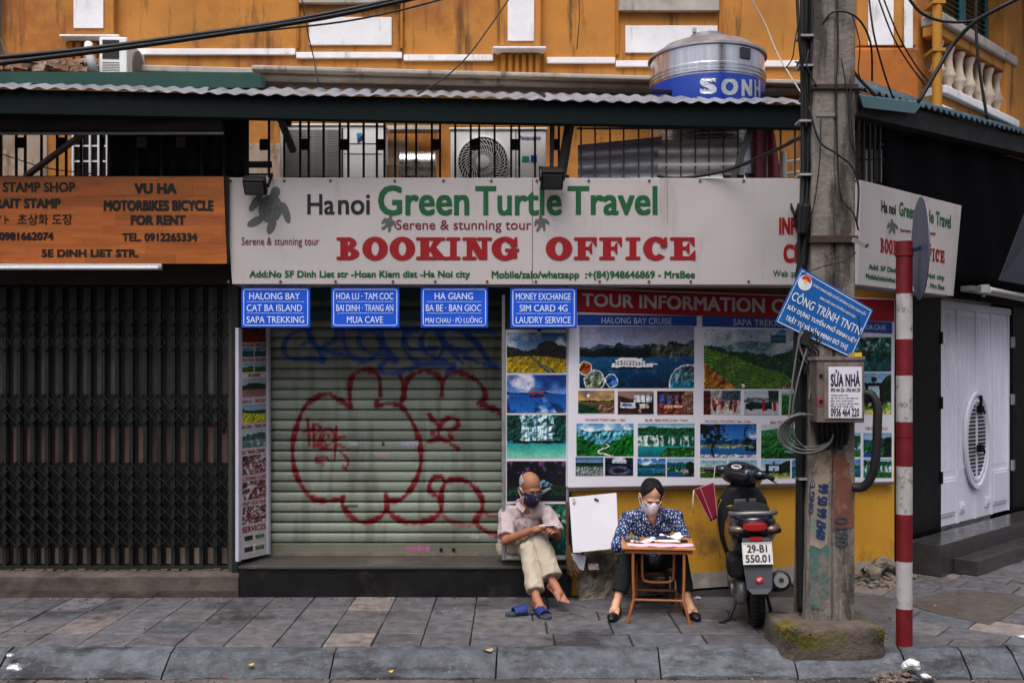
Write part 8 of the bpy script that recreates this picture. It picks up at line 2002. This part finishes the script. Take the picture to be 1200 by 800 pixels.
leafo(293.5, 779, -.07, .022, 'yellow fallen leaf on the long kerb stone left of centre'); leafo(457, 787, -.095, .02, 'yellow fallen leaf low on the kerb face below the shutter'); leafo(572, 762, -.01, .035, 'curled brown leaf at a kerb joint near the centre', M('leaf_brown', (170, 140, 110), .8, .2, 20)); leafo(262, 793, -.11, .016, 'small reddish leaf at the foot of the kerb', M('leaf_red', (150, 60, 60), .8, .2, 20)); leafo(517, 717, .012, .012, 'small pink petal on the pavement in front of the black step', M('leaf_pink', (170, 80, 90), .8, .2, 20))
foil = M('foil_scrap', (200, 204, 214), .3, .2, 20, .4, 40, metal=.6)
def crumple(name, label, cat, c, s, mat, seed, sq=.5):
    m = MB(); m.ell((0, 0, 0), (s, s * .8, s * sq), (0, 0, 0), 14, 9); r = Vector((seed * 3.1, 0, 0)); m.v = [tuple(Vector(c) + Vector(v) * (1 + .55 * mn.noise(Vector(v) * (2.4 / s) * .5 + r) + .2 * mn.noise(Vector(v) * (6 / s) * .5 + r))) for v in m.v]; o = m.build(name, mat, fix=False); tag(o, label, cat); return o
crumple('foil_wrapper', 'crumpled silver foil wrapper on the kerb at the far left', 'litter', gnd(18, 787, -.08) + Vector((0, 0, .03)), .05, foil, 1); crumple('foil_wrapper', 'smaller scrap of silver foil above the big one on the left kerb', 'litter', gnd(12, 770, -.03) + Vector((0, 0, .015)), .025, foil, 2)
m = MB(); rng = random.Random(44)
for k in range(60): rock(gnd(rng.uniform(1018, 1094), rng.uniform(785, 800), -.12), rng.uniform(.008, .034), .7); m.m[-117:] = [rng.choice((0, 0, 1))] * len(m.m[-117:])
o = m.build('gutter_rubble', [M('rubble_tan', (120, 104, 92), .95, .3, 12, .8, 40), M('rubble_grey', (86, 80, 78), .95, .3, 12, .8, 40)]); tag(o, 'loose rubble in the gutter below the concrete block', 'rubble'); o['kind'] = 'stuff'
crumple('plastic_bag', 'crumpled white plastic bag among the gutter rubble', 'litter', gnd(1068, 784, -.08) + Vector((0, 0, .03)), .05, M('bag_white', (206, 204, 206), .5, .08, 10), 5, .7)
crumple('paper_scrap', 'small white scrap beside the plastic bag in the gutter', 'litter', gnd(1084, 796, -.12) + Vector((0, 0, .02)), .03, M('bag_white', (206, 204, 206), .5), 8, .5)
crumple('paper_scrap', 'tiny white scrap on the corner paving right of the striped post', 'litter', gnd(1198, 747, .0) + Vector((0, 0, .01)), .03, M('bag_white', (206, 204, 206), .5), 9, .3)
crumple('paper_scrap', 'crumpled lilac paper on the pavement behind the table', 'litter', gnd(818, 702, .0) + Vector((0, 0, .012)), .03, M('scrap_lilac', (190, 170, 200), .8), 11, .4)
m = MB(); rng = random.Random(91)
for k in range(420):
    if rng.random() < .55: c = gnd(rng.uniform(0, 1200), rng.triangular(788, 800, 797), -.145)
    elif rng.random() < .5: c = Vector((rng.uniform(-4, 4.2), rng.uniform(6.79, 8.2), .004))
    else: c = Vector((rng.uniform(-4, .5), 8.2 - abs(rng.gauss(0, .03)), .004))
    s = rng.uniform(.002, .008); m.ell(c, (s * 1.4, s, s * .6), (0, 0, rng.random() * 3), 5, 4, rng.choice((0, 0, 0, 1, 2)))
o = m.build('grit', [M('grit_dark', (50, 44, 40), .9), M('grit_pale', (150, 142, 132), .9), M('grit_brown', (110, 76, 46), .9)], fix=False); tag(o, 'loose grit and leaf crumbs strewn over pavement and gutter', 'grit'); o['kind'] = 'stuff'
